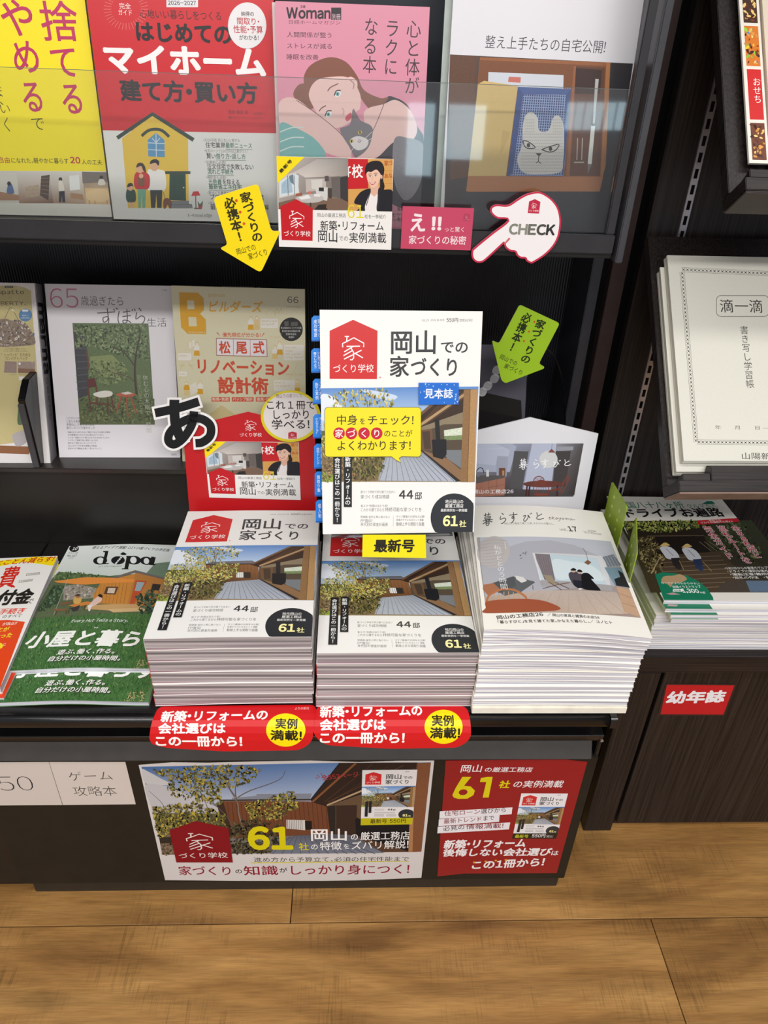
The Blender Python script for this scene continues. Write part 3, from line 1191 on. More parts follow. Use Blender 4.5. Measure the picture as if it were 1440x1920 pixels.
def okayama(full=True):
    a = Art(W0, H0)
    qa = cropq(SQ, 580, 570, 0.2361)
    qb = cropq(SQ, 580, 780, 0.2361)
    a.frame(qa)
    logo(a, [(165, 212), (547, 212), (543, 600), (165, 598)])
    a.ell(567, 587, 8, 8, (214, 150, 146), 10)
    if full:
        a.T('vol.19', (898, 138), (955, 138), 24, CH, 0)
        a.T('2026 秋・冬号', (968, 136), (1080, 136), 20, CH, 0)
        a.T('(本体500円)', (1194, 141), (1305, 140), 26, CH, 0)
    a.T('550円', (1095, 143), (1190, 143), 36, CH, 0.015)
    a.T('岡山', (640, 398), (1026, 396), 190, CH, 0.022)
    a.T('での', (1042, 392), (1272, 394), 102, CH, 0.02)
    a.T('家', (636, 580), (800, 580), 165, CH, 0.02)
    a.T('づくり', (805, 576), (1200, 578), 150, CH, 0.02)
    a.frame(cropq(LQ, 260, 940, 1 / 3))
    a.fn = homog(cropq(LQ, 260, 940, 1 / 3), [(0, 0), (W0, 0), (W0, H0), (0, H0)])
    n0 = len(a.ops)
    deck_photo(a, full)
    # the photograph bleeds off both sides of the cover: trim the print to the sheet
    tb = homog(qb, [(0, 0), (W0, 0), (W0, H0), (0, H0)])
    lo = tb((700, 535))[1]
    ta = homog(qa, [(0, 0), (W0, 0), (W0, H0), (0, H0)])
    hi = ta((700, 658))[1]
    ys_ = np.concatenate([o[0][:, 1] for o in a.ops[n0:]])
    mn, mx = np.percentile(ys_, 0.5), np.percentile(ys_, 99.5)
    base_lo = min(a.ops[n0][0][:, 1].min(), a.ops[n0 + 1][0][:, 1].min())
    base_hi = a.ops[n0][0][:, 1].max()
    for o in a.ops[n0:]:
        y = (o[0][:, 1] - base_lo) / (base_hi - base_lo) * (hi - lo) + lo
        o[0][:, 1] = np.clip(y, lo, hi)
        o[0][:, 0] = np.clip(o[0][:, 0], 0, W0)
    x = a.ops[n0][0]
    for j in (n0, n0 + 1):
        V = a.ops[j][0]
        mid = (V[:, 0].min() + V[:, 0].max()) / 2
        V[:, 0] = np.where(V[:, 0] < mid, 0, W0)
    a.frame(qb)
    BK = (36, 35, 36)
    a.rect(280, 305, 343, 727, BK)
    a.rect(195, 312, 262, 863, BK)
    if full:
        a.TV('新築・リフォームの', (311, 325), (311, 712), 46, (245, 245, 243), 0.012)
        a.TV('会社選びはこの一冊から！', (228, 335), (228, 850), 44, (245, 245, 243), 0.012)
        a.T('家づくり学校で学び建てた住まい', (412, 621), (688, 619), 22, CH)
        a.T('家づくり成功物語', (412, 664), (640, 662), 32, CH)
        a.T('省エネ・快適は当たり前！', (412, 729), (628, 729), 21, CH)
        a.T('これから建てるなら', (412, 764), (602, 764), 28, CH)
        a.T('持続可能な家づくりを', (605, 764), (897, 764), 33, CH)
        a.T('物価高・金利上昇に負けない', (412, 816), (645, 816), 20, CH)
        a.T('FP直伝！', (412, 850), (508, 850), 27, CH)
        a.T('年代別の資金計画術', (412, 880), (628, 880), 29, CH)
        a.line([(670, 797), (670, 880)], 2, (150, 150, 150))
        a.T('タイパ最強の20邸を大公開！', (693, 812), (920, 812), 19, CH)
        a.T('家事がラクになるヒント満載', (693, 839), (910, 839), 19, CH)
        a.T('動線上手な間取り図鑑', (693, 876), (915, 876), 29, CH)
    else:
        for y_ in (615, 655, 723, 755, 810, 840, 872):
            a.rect(412, y_ - 8, 640 if y_ < 700 or y_ > 800 else 890, y_ + 4, (150, 150, 150))
            if y_ > 800:
                a.rect(693, y_ - 8, 915, y_ + 4, (150, 150, 150))
    a.T('44', (712, 667), (830, 667), 80, CH, 0.03)
    a.T('邸', (838, 669), (898, 669), 60, CH, 0.02)
    P = []
    for i in range(40):
        t = 2 * math.pi * i / 40
        P.append((1152 + 187 * math.cos(t), 812 + 193 * math.sin(t)))
    b0, b1 = a.m((700, 913)), a.m((1284, 800))
    V = [a.m(p) for p in P]
    V = [(min(v[0], W0), max(v[1], 0)) for v in V]
    a.add(V, [tuple(range(len(V)))], lin((46, 48, 52)))
    Y = (248, 240, 168)
    if full:
        a.T('地元岡山の', (1080, 699), (1224, 699), 31, WHITE, 0.01)
        a.T('厳選工務店', (1078, 733), (1224, 733), 31, WHITE, 0.01)
        a.T('最新実例を一挙掲載', (1044, 764), (1254, 764), 24, WHITE, 0.01)
    a.T('61', (1058, 882), (1180, 882), 96, Y, 0.04)
    a.T('社', (1188, 884), (1246, 884), 52, Y, 0.02)
    return a


A_OKA = okayama()
A_OKA_S = okayama(False)

# ------------------------------------------------------------------ the two tall stacks
TH = (0.5685 - 0.4500) / 6


def stack_bend(W, H, amt):
    return facets(lambda u: amt * (1 - math.exp(-(u / (0.3 * W)) ** 2)) - amt * 0.6, W, 8)


oka_top = magazine('magazine', A_OKA, W0, H0, TH, P_LEFT, WHITE, (232, 228, 226), stack_bend(W0, H0, 0.0028), (8, 1), M_PTHICK)
tag(oka_top, 'white house-building magazine with red house logo, topmost of the taller left stack', 'magazine', 'house-building magazines in the left stack')
under = magazine('magazine', None, W0, H0, TH, P_LEFT.off(dn=-TH), WHITE, (206, 52, 54), stack_bend(W0, H0, 0.0028), (8, 1), M_PTHICK)
for i in range(1, 6):
    q = Pose(-0.2591 + RND.uniform(-0.0012, 0.0012), 0.6865 + RND.uniform(-0.001, 0.001), 0.5685 - TH * i, 0.6 + RND.uniform(-0.5, 0.4), 90)
    o = under if i == 1 else clone(under, q.matrix())
    tag(o, 'white thick magazine, %s of the taller left stack with red logos' % ORD[i], 'magazine', 'house-building magazines in the left stack')
TM = (0.5442 - 0.4475) / 5
mt_ = magazine('magazine', A_OKA, W0, H0, TM, P_MID, WHITE, (232, 228, 226), None, (0, 0), M_PTHICK)
tag(mt_, 'white house-building magazine with red house logo, topmost of the middle stack below the display copy', 'magazine', 'house-building magazines in the middle stack')
umid = magazine('magazine', None, W0, H0, TM, P_MID.off(dn=-TM), WHITE, (206, 52, 54), None, (0, 0), M_PTHICK)
for i in range(1, 5):
    dx = (-0.0025 if i == 4 else RND.uniform(-0.001, 0.001))
    q = Pose(-0.0448 + dx, 0.6862 + RND.uniform(-0.001, 0.001), 0.5442 - TM * i, 0.4 + RND.uniform(-0.4, 0.3), 90)
    o = umid if i == 1 else clone(umid, q.matrix())
    if i == 1:
        o.matrix_world = q.matrix()
    tag(o, 'white thick magazine, %s of the middle stack below the display copy' % ORD[i], 'magazine', 'house-building magazines in the middle stack')

# ------------------------------------------------------------------ display copy on its acrylic stand
samp = magazine('magazine', A_OKA, 0.21, H0, 0.018, P_SAMP, WHITE, (224, 92, 92), None, (0, 0), M_PTHICK)
tag(samp, 'display copy of the house-building magazine standing upright, with yellow bubble and blue tabs', 'magazine')
SA = Art(0.21, H0, P_SAMP.off(dn=0.0006))


def part_sheet(name, parent, pose, art, base, color, thick=0.0003, **kw):
    pm = parent.matrix_world.copy()
    o = sheet(name, art, base, color, thick, **kw)
    o.parent = parent
    o.matrix_parent_inverse = pm.inverted()
    o.matrix_basis = pose.matrix()
    return o


def uvs(pose, pts, x0=0, y0=0, k=1.0):
    return [tuple(pose.uv((x0 + p[0] * k, y0 + p[1] * k))) for p in pts]


pb = P_SAMP.off(dn=0.0022)
a = Art(1, 1, pb).crop(580, 780, 0.2361)
bub = rr(122, -70, 888, 326, 26, 6)
bub_px = [(p[0], p[1]) for p in bub]
i0 = min(range(len(bub)), key=lambda i: (abs(bub[i][0] - 862) + abs(bub[i][1] - 326)))
tail = [(735, 322), (712, 338), (728, 371), (690, 352), (655, 324)]
ol = []
for i, p in enumerate(bub):
    ol.append(p)
    nx = bub[(i + 1) % len(bub)]
    if abs(p[1] - 326) < 1 and abs(nx[1] - 326) < 1 and abs(p[0] - nx[0]) > 200:
        ol += tail if p[0] > nx[0] else tail[::-1]
inner = [(505 + (p[0] - 505) * 0.993, 128 + (p[1] - 128) * 0.985) for p in ol]
a.poly(inner, (240, 222, 38))
DK = (66, 54, 30)
a.T('中身', (212, 70), (386, 70), 80, DK, 0.01)
a.T('を', (398, 66), (446, 66), 52, DK, 0.01)
a.T('チェック！', (458, 70), (835, 70), 78, DK, 0.01)
for cx, ch in zip((236, 334, 434, 535), 'づづくり'):
    a.ell(cx, 138, 46, 48, (196, 26, 54), 28)
for cx, ch in zip((236, 334, 434, 535), '家づくり'):
    a.T(ch, (cx - 34, 170), (cx + 34, 170), 64, (250, 246, 240), 0.01)
a.T('のことが', (590, 166), (818, 166), 56, DK, 0.008)
a.T('よくわかります！', (214, 274), (812, 272), 80, DK, 0.01)
o = part_sheet('speech_bubble_sticker', samp, pb, a, uvs(pb, ol, 580, 780, 0.2361), (86, 76, 30))
o['label'] = 'yellow speech bubble sticker'
pb = P_SAMP.off(dn=0.0022)
a = Art(1, 1, pb).crop(580, 570, 0.2361)
r_ = random.Random(5)
for i in range(46):
    x, y = r_.uniform(880, 1170), r_.uniform(632, 795)
    if abs((x - 880) - (y - 640) * 1.0) < 60 or x > 1140 or r_.random() < 0.35:
        a.poly([(x, y), (x + r_.uniform(4, 16), y + r_.uniform(-10, 6)), (x + r_.uniform(2, 12), y + r_.uniform(6, 16))], (190, 208, 232))
a.T('見本誌', (912, 748), (1140, 748), 76, (240, 244, 248), 0.02)
o = part_sheet('sample_label', samp, pb, a, uvs(pb, [(868, 800), (1185, 798), (1188, 625), (868, 625)], 580, 570, 0.2361), (22, 106, 204))
o['label'] = 'scratched blue label'
tabs = [((590, 592), (600, 640), '家づくり', '成功物語'), ((584.5, 653), (600, 699), 'いい家でわかる', '暮らしのよさ'), ((587.5, 710), (600, 758), 'こだわり', '施工実例'),
        ((588, 776.5), (600, 822), '家づくり学校って', 'どんなところ？'), ((590, 832), (602, 879), '最新の', '住宅トレンド'), ((591, 884), (603, 931), 'タイパ抜群！', '間取り集'), ((593, 937), (604, 980), 'お金・', '借入術')]
for k, ((x0, y0), (x1, y1), t1, t2) in enumerate(tabs):
    pt = P_SAMP.off(dn=-0.006 - 0.0014 * k)
    x0 -= 6 if k == 0 else 1
    xr = x1 + 6
    ol = [(x0 + 4.5, y0), (xr, y0), (xr, y1), (x0, y1), (x0, y0 + 5)]
    a = Art(1, 1, pt)
    a.TV(t1, (x0 + 14.5, y0 + 6), (x0 + 15.5, y1 - 7), 6.2, (236, 244, 252), 0.0)
    a.TV(t2, (x0 + 7, y0 + 7), (x0 + 8, y1 - 8), 6.2, (236, 244, 252), 0.0)
    a.poly([(x0, y1), (xr, y1), (xr, y1 - 3), (x0, y1 - 3)], (18, 88, 176))
    o = part_sheet('index_tab', samp, pt, a, [tuple(pt.uv(p)) for p in ol], (26, 124, 216))

st = empty('acrylic_stand', tuple(P_SAMP.o))
tag(st, 'clear acrylic easel holding the display copy above the middle stack', 'display stand')


def stpart(name, bm, material):
    o = mesh(name, bm, material)
    o.parent = st
    o.matrix_parent_inverse = Matrix.Translation(-Vector(P_SAMP.o))
    return o


def in_pose(bm, P):
    bmesh.ops.transform(bm, matrix=P.matrix(), verts=bm.verts)
    return bm


bm = bmesh.new()
bm_box(bm, 0.012, 0.18, -0.0045, -0.0015, -0.021, 0.003)
stpart('ledge', in_pose(bm, P_SAMP), M_CLEAR)
bm = bmesh.new()
bm_box(bm, 0.012, 0.18, -0.0015, 0.22, -0.0235, -0.0205)
stpart('back_plate', in_pose(bm, P_SAMP), M_CLEAR)
bm = bmesh.new()
bm_prism(bm, [(0.8695, 0.70), (0.8725, 0.70), (0.9795, 0.5452), (0.9765, 0.5452)], 0, -0.02, 0.14)
stpart('strut', bm, M_CLEAR)
# newest-issue tag under the ledge
ptag = Pose(0.0, 0.8205, 0.6, 2.5, 4)
a = Art(1, 1, ptag).crop(580, 780, 0.2361)
a.T('最新号', (510, 1080), (836, 1078), 98, (34, 32, 26), 0.035)
o = sheet('price_tag', a, uvs(ptag, [(420, 1120), (928, 1128), (924, 944), (424, 944)], 580, 780, 0.2361), (248, 232, 22), 0.0004, None, None, ptag.matrix())
o.name = 'newest_issue_tag'
tag(o, 'small yellow tag hanging under the display copy', 'tag')

# ------------------------------------------------------------------ red cards under the two stacks


PROF = [(0.706, 0.4470), (0.674, 0.4474), (0.664, 0.4462), (0.6575, 0.4412), (0.6535, 0.4330), (0.6510, 0.4225), (0.6490, 0.4040), (0.6475, 0.385)][::-1]
PROF_S = [0.0]
for p, q in zip(PROF, PROF[1:]):
    PROF_S.append(PROF_S[-1] + math.hypot(q[0] - p[0], q[1] - p[1]))


class Over:
    """a sheet lying on the platform edge and drooping over the rail"""
    def uv(s, p):
        d = ray(*p)
        best = None
        for i in range(len(PROF) - 1):
            (y0, z0), (y1, z1) = PROF[i], PROF[i + 1]
            # t*d.y = y, CAM_Z + t*d.z = z on the segment
            A_ = np.array([[d[1], -(y1 - y0)], [d[2], -(z1 - z0)]])
            t, k = np.linalg.solve(A_, np.array([y0, z0 - CAM_Z]))
            if -0.0001 <= k <= 1.0001 or (i == 0 and k < 0) or (i == len(PROF) - 2 and k > 1):
                if best is None or t < best[0]:
                    best = (t, np.array([d[0] * t, PROF_S[i] + k * (PROF_S[i + 1] - PROF_S[i])]))
        return best[1]


def over_bend(u, v, h):
    i = max([k for k in range(len(PROF) - 1) if v >= PROF_S[k]] or [0])
    (y0, z0), (y1, z1) = PROF[i], PROF[i + 1]
    L = PROF_S[i + 1] - PROF_S[i]
    k = (v - PROF_S[i]) / L
    ty, tz = (y1 - y0) / L, (z1 - z0) / L
    return (u, y0 + (y1 - y0) * k - tz * h, z0 + (z1 - z0) * k + ty * h)


def red_card(label, px_ol, x0, y0, k, xa_, xb_, texts, dot):
    Pp = Over()
    a = Art(1, 1, Pp).crop(x0, y0, k)
    a.ell(*dot, (250, 224, 8), 40)
    for t in texts:
        a.T(*t)
    ol = uvs(Pp, px_ol, x0, y0, k)
    lo, hi = min(p[1] for p in ol), PROF_S[-1]
    o = sheet('promo_card', a, ol, (206, 22, 28), 0.0005, M_GLOSS, None, None, over_bend, (1, PROF_S[1:-1]), back=(230, 226, 222), side=(236, 190, 186))
    tag(o, label, 'promotional card', 'red cards under the stacks')
    return o


WH = (248, 246, 242)
BK2 = (40, 34, 18)
ol = soften([(106, 655), (1372, 640), (1338, 935), (1240, 1003), (640, 1012), (180, 985), (62, 955), (38, 905)], 60, 4)
red_card('red card sticking out beneath the taller left stack, with yellow disc', ol, 270, 1170, 0.2361, -0.2577, 0,
         [('新築・リフォームの', (128, 778), (985, 760), 84, WH, 0.035), ('会社選びは', (112, 870), (650, 868), 82, WH, 0.035), ('この一冊から！', (80, 968), (790, 972), 82, WH, 0.035),
          ('実例', (1040, 828), (1220, 832), 78, BK2, 0.03), ('満載！', (1002, 920), (1262, 924), 78, BK2, 0.03), ('よりの新刊', (1195, 682), (1310, 680), 22, (240, 200, 196), 0.0)], (1126, 842, 156, 132))
ol = soften([(98, 1085), (952, 1090), (974, 1270), (905, 1325), (520, 1332), (150, 1312), (80, 1255)], 50, 4)
red_card('red card sticking out beneath the middle stack, with yellow disc', ol, 560, 960, 1 / 3, -0.0470, 0,
         [('新築・リフォームの', (118, 1156), (702, 1146), 62, WH, 0.035), ('会社選びは', (118, 1228), (492, 1226), 62, WH, 0.035), ('この一冊から！', (108, 1300), (600, 1300), 62, WH, 0.035),
          ('実例', (748, 1202), (876, 1204), 60, BK2, 0.03), ('満載！', (735, 1272), (912, 1272), 60, BK2, 0.03)], (815, 1208, 107, 96))

# ================================================================== printed posters and cards on the drawer front
PP = Pose(-0.6, 0.6893, 0.0335)
IV = (210, 205, 203)
# ---- wide poster
a = Art(1, 1, PP).crop(260, 1420, 0.208333)
D2 = (540 - 260) / 0.208333    # second crop offset


def R2(x, y):
    return (x + D2, y)


a.poly([(25, 85), R2(1285, 45), R2(1205, 300), (120, 400)], [(66, 100, 156), (96, 126, 168), (150, 168, 200), (150, 168, 200)])
a.poly([(120, 400), R2(1205, 300), R2(1200, 848), (212, 876)], [(150, 160, 178), (90, 70, 54), (70, 56, 48), (120, 104, 84)])
a.poly([(25, 85), R2(470, 48), R2(480, 400), (100, 420)], [(66, 104, 162), (88, 122, 172), (168, 182, 206), (186, 188, 196)])
a.blob([(30, 110), (90, 130), (200, 190), (290, 240), (180, 250), (60, 230)], (196, 194, 196))
a.blob([(62, 250), (250, 260), (420, 330), (740, 470), (700, 560), (420, 560), (160, 560), (110, 440)], (188, 186, 190))
a.poly([(135, 500), (760, 505), (790, 640), (170, 680)], (96, 92, 62), 0.9)
a.poly([(170, 640), (300, 630), (330, 876), (212, 876)], (118, 100, 76), 1.0)
a.poly([(185, 720), (300, 715), (310, 770), (195, 775)], (52, 44, 34), 0.8)
# the house behind
a.poly([(730, 395), R2(360, 400), R2(380, 690), (830, 730)], (112, 66, 42), 0.6)
for i in range(24):
    x = 760 + i * 40
    a.line([(x, 398), (x + 22, 640)], 5, (80, 46, 30))
a.poly([(700, 420), (760, 395), (850, 700), (800, 720)], (58, 42, 32), 0.6)
a.poly([(840, 365), (1060, 345), (1060, 330), R2(215, 325), R2(198, 380), (840, 378)], (128, 132, 144))
a.line([(740, 386), R2(215, 380)], 12, (52, 46, 44))
a.line([(740, 396), R2(215, 392)], 7, (120, 82, 58))
a.poly([(1330, 560), R2(155, 565), R2(155, 655), (1330, 640)], (206, 202, 198))
for i in range(9):
    a.line([(1340 + i * 16, 560), (1344 + i * 16, 648)], 4, (92, 84, 78))
a.poly([R2(152, 570), R2(214, 572), R2(216, 650), R2(155, 652)], (28, 24, 24))
# eaves
a.poly([R2(205, 385), R2(470, 48), R2(1165, 45), R2(1165, 310), R2(650, 310), R2(350, 442), R2(225, 405)], (48, 34, 27))
a.line([R2(222, 398), R2(612, 50)], 18, (128, 80, 48))
a.line([R2(206, 380), R2(468, 50)], 12, (34, 30, 30))
for x0, y0, x1, y1, c in ((330, 400, 760, 60, (74, 50, 36)), (350, 420, 900, 80, (66, 46, 34)), (360, 400, 1040, 70, (84, 56, 38)), (500, 360, 1160, 90, (70, 48, 36))):
    a.line([R2(x0, y0), R2(x1, y1)], 7, c)
a.poly([R2(350, 438), R2(660, 300), R2(1100, 300), R2(1095, 850), R2(862, 852), R2(600, 700), R2(380, 690)], (44, 35, 31))
a.poly([R2(350, 438), R2(660, 330), R2(660, 560), R2(440, 430)], (98, 76, 56))
a.line([R2(350, 430), R2(665, 298)], 15, (176, 148, 116))
a.poly([R2(430, 432), R2(622, 428), R2(612, 700), R2(430, 690)], (58, 40, 32))
a.line([R2(430, 430), R2(430, 690)], 6, (100, 72, 50))
a.poly([R2(606, 552), R2(680, 552), R2(1096, 600), R2(1090, 846), R2(880, 830), R2(612, 700)], (26, 22, 24))
a.poly([R2(612, 700), R2(1090, 846), R2(862, 852)], (88, 60, 44))
# deck
a.poly([(1180, 866), (1275, 752), (1420, 700), R2(380, 692), R2(600, 730), R2(866, 858)], [(112, 118, 132), (104, 108, 122), (92, 94, 106), (84, 84, 94), (96, 98, 108), (118, 122, 136)], 0.3)
for i in range(12):
    a.line([(1205 + i * 84, 865), (1370 + i * 30, 704 - i * 0.5)], 5, (70, 72, 84), 3)
# post
a.poly([R2(1160, 48), R2(1286, 45), R2(1200, 846), R2(1083, 852)], (126, 80, 52), 0.5)
a.poly([R2(1105, 250), R2(1140, 250), R2(1120, 850), R2(1083, 852)], (170, 122, 80), 0.4)
a.line([R2(1164, 50), R2(1150, 250)], 5, (88, 56, 38))
# trees
for p, w_ in (([(950, 690), (900, 500), (885, 400), (760, 200), (700, 110)], 14), ([(885, 400), (870, 300), (885, 190)], 11), ([(890, 360), (1000, 300), (1200, 230), (1290, 180), (1320, 115)], 9), ([(870, 350), (800, 240), (790, 90)], 9),
              ([(890, 700), (800, 540), (680, 420), (600, 360), (520, 280)], 9), ([(640, 520), (600, 400), (560, 330)], 7), ([(260, 500), (200, 400), (90, 300)], 6), ([(920, 800), (850, 690)], 8), ([(960, 720), (980, 600), (940, 560)], 7)):
    a.curve(p, w_, (96, 84, 74) if w_ < 13 else (126, 112, 100), 4, w_ * 0.4)
LV = [(128, 122, 58), (158, 146, 70), (96, 92, 48), (78, 76, 44), (180, 160, 60), (116, 100, 52), (60, 56, 38)]
a.scatter(region([(90, 100), (330, 110), (500, 80), (900, 70), (1100, 110), (1020, 220), (880, 260), (700, 300), (480, 200), (220, 170)]), 420, 15, LV, 11)
a.scatter(region([(260, 180), (520, 160), (760, 300), (760, 420), (560, 400), (260, 340)]), 300, 15, LV, 12)
a.scatter(region([(120, 450), (500, 400), (790, 520), (780, 640), (500, 620), (180, 720), (150, 600)]), 640, 15, LV, 13)
a.scatter(region([(960, 420), (1120, 380), (1400, 290), (1430, 450), (1260, 560), (1000, 560)]), 360, 15, LV + [(168, 168, 88)], 14)
a.scatter(region([(780, 600), (1000, 560), (1280, 600), (1300, 740), (1180, 860), (830, 860)]), 520, 15, [(52, 48, 34), (72, 66, 42), (40, 36, 28), (98, 90, 58)], 15)
a.scatter(region([(200, 780), (330, 770), (340, 876), (215, 876)]), 90, 12, [(140, 118, 96), (110, 92, 74), (86, 70, 56)], 16)
# lower white band stays bare paper
logo(a, [(277, 652), (808, 632), (848, 942), (340, 942)], (132, 18, 25), (226, 218, 214))
YL = (216, 202, 14)
a.T('61', (985, 836), (1400, 836), 236, YL, 0.045)
a.T('岡山', R2(196, 748), R2(545, 745), 108, (238, 236, 234), 0.022)
a.T('の', R2(562, 742), R2(636, 740), 60, (238, 236, 234), 0.01)
a.T('厳選工務店', R2(650, 742), R2(1098, 735), 74, (238, 236, 234), 0.008)
a.T('社', R2(98, 834), R2(192, 832), 66, YL, 0.015)
a.T('の', R2(203, 828), R2(274, 828), 54, (238, 236, 234), 0.008)
a.T('特徴', R2(286, 832), R2(486, 828), 76, (238, 236, 234), 0.008)
a.T('を', R2(496, 822), R2(560, 820), 48, (238, 236, 234), 0.006)
a.T('ズバリ解説！', R2(566, 826), R2(1092, 814), 74, (238, 236, 234), 0.008)
a.T('進め方から予算立て、必須の住宅性能まで', (1036, 944), R2(1092, 936), 44, (40, 36, 36), 0.0)
a.poly([(1012, 954), R2(1094, 938), R2(1094, 932), (1012, 946)], (206, 192, 20))
DR = (140, 22, 44)
a.T('家づくり', (360, 1060), (856, 1062), 82, DR, 0.01)
a.T('の', (866, 1046), (938, 1046), 42, (40, 30, 32), 0.01)
a.T('知識', (946, 1062), (1262, 1058), 84, DR, 0.015)
a.T('が', (1266, 1038), (1342, 1036), 44, (40, 30, 32), 0.01)
a.T('しっかり身につく！', (1344, 1058), R2(1100, 1046), 86, DR, 0.012)
a.T('全552ページ', R2(308, 206), R2(640, 172), 48, (168, 50, 52), 0.02)
for x0, y0, x1, y1 in ((246, 180, 272, 190), (262, 158, 286, 180), (294, 138, 310, 168)):
    a.line([R2(x0, y0), R2(x1, y1)], 5, (168, 50, 52))
a.poly([R2(654, 608), R2(1118, 600), R2(1122, 540), R2(656, 546)], (190, 180, 20))
n0 = len(a.ops)
qd = [R2(657, 546), R2(1124, 540), R2(1164, 108), R2(669, 112)]
a.poly(qd, (226, 222, 222))
a.sub(A_OKA_S, qd)
a.T('最新号 550円', R2(738, 592), R2(1064, 586), 40, (60, 56, 20), 0.01)
ol = uvs(PP, [(238, 1105), (520, 1108), (860, 1112), R2(300, 1112), R2(600, 1108), R2(1200, 1084), R2(1316, 30), R2(1000, 32), R2(640, 44), R2(200, 30), (1080, 38), (620, 50), (300, 46), (0, 70)], 260, 1420, 0.208333)
o = sheet('poster', a, ol, IV, 0.0004, M_MATTE, None, PP.matrix())
tag(o, 'wide poster of a timber house and tree on the black drawer front', 'poster', )
# ---- red poster
a = Art(1, 1, PP).crop(820, 1420, 0.208333)
WP = (240, 236, 238)
a.T('岡山', (198, 136), (402, 132), 68, WP, 0.012, 0.1)
a.T('の厳選工務店', (416, 132), (852, 132), 44, WP, 0.006, 0.1)
a.poly([(135, 340), (165, 275), (225, 176), (305, 176), (240, 256), (300, 262), (338, 300), (325, 340), (270, 372), (190, 374), (148, 362)], YL)
a.ell(232, 314, 40, 26, (146, 22, 27), 20, rot=8)
a.poly([(408, 362), (440, 222), (384, 222), (392, 186), (450, 176), (498, 176), (462, 362)], YL)
a.T('社', (545, 276), (645, 276), 66, YL, 0.03, 0.1)
a.T('の実例満載', (668, 272), (1124, 270), 62, WP, 0.008, 0.12)
for pts in ([(18, 552), (668, 512), (676, 450), (22, 486)], [(10, 620), (556, 580), (560, 518), (14, 556)], [(0, 684), (644, 648), (656, 585), (4, 624)]):
    a.poly(pts, (232, 230, 236))
MR = (130, 36, 46)
for t, p, q, c in (('住宅ローン', (62, 528), (388, 508), MR), ('選びから', (390, 508), (625, 492), (60, 40, 44)), ('最新トレンド', (56, 598), (404, 574), MR), ('まで', (406, 572), (515, 564), (60, 40, 44)),
                   ('必見の', (52, 664), (250, 646), (60, 40, 44)), ('情報満載！', (256, 648), (600, 634), MR)):
    a.T(t, p, q, 44, c, 0.004)
a.T('新築・リフォーム', (50, 822), (790, 806), 76, WP, 0.035, 0.1)
a.T('後悔しない会社選び', (40, 890), (1012, 882), 68, WP, 0.03, 0.1)
a.T('は', (1014, 880), (1086, 880), 44, WP, 0.02)
a.T('この1冊から！', (290, 1008), (962, 976), 74, WP, 0.03, 0.08)
for x, y in ((332, 944), (436, 936), (526, 928), (616, 922)):
    a.ell(x, y, 11, 8, (224, 160, 30), 12)
a.poly([(670, 732), (1068, 732), (1084, 684), (684, 684)], (30, 26, 20))
qd = [(684, 684), (1084, 684), (1176, 326), (756, 324)]
a.poly(qd, (232, 230, 234))
a.sub(A_OKA_S, qd)
a.T('最新号', (694, 724), (818, 724), 30, (190, 190, 40), 0.02)
a.T('550円', (845, 722), (970, 722), 34, (226, 224, 224), 0.02)
a.T('(税込)', (974, 722), (1040, 722), 22, (200, 198, 198), 0.0)
ol = uvs(PP, [(0, 1072), (240, 1046), (1075, 1042), (1350, 42), (1160, 20), (800, 22), (75, 30)], 820, 1420, 0.208333)
o = sheet('poster', a, ol, (146, 22, 27), 0.0004, mat('satin_poster', rough=0.28, spec=0.4, build=ink), None, PP.matrix())
tag(o, 'smaller red poster with yellow number 61 on the right end of the drawer front', 'poster')
# ---- white cards
a = Art(1, 1, PP).crop(0, 1300, 0.375)
a.T('350', (-92, 496), (188, 494), 92, (40, 36, 36), -0.022)
ol = uvs(PP, [(-160, 1511), (117, 1509.5), (91.5, 1429), (-160, 1430.5)])
o = sheet('price_card', a, ol, (206, 196, 188), 0.0004, M_MATTE, None, PP.matrix())
tag(o, 'white card with a large printed number, cut off by the left edge of the photo', 'card')
a = Art(1, 1, PP).crop(0, 1300, 0.375)
a.T('ゲーム', (346, 440), (572, 434), 48, (60, 54, 52), -0.012)
a.T('攻略本', (370, 514), (592, 512), 50, (60, 54, 52), -0.012)
ol = uvs(PP, [(118, 1509.5), (254.5, 1508), (235, 1429), (92.3, 1429)])
o = sheet('category_card', a, ol, (208, 198, 190), 0.0004, M_MATTE, None, PP.matrix())
tag(o, 'white card lettered in two thin lines, left of the wide poster', 'card')
# ---- red category sign on the cabinet door
PD = Pose(0.4, 0.8072, 0.3)
a = Art(1, 1, PD).crop(860, 900, 0.40278)
ol_px = [(940, 1090), (1232, 1092), (1284, 956), (970, 954)]
a.poly(ol_px, (190, 26, 34))
a.T('幼年誌', (960, 1040), (1232, 1034), 54, (238, 236, 240), 0.045, 0.0)
ol = uvs(PD, soften([(926, 1096), (1238, 1098), (1292, 952), (964, 948)], 10), 860, 900, 0.40278)
o = sheet('category_sign', a, ol, (54, 34, 32), 0.0007, M_GLOSS, None, PD.matrix())
tag(o, 'red laminated sign with white characters on the dark wood cabinet door', 'sign')

# ================================================================== lifestyle magazine stack on the right end
KH = 0.5840
PK = Pose(0.1655, 0.6872, KH, 0.19 - 4.4, 90)
PKa = PK.off()
a = Art(0.2104, 0.297, PKa).crop(880, 930, 0.25)
INK = (52, 50, 50)


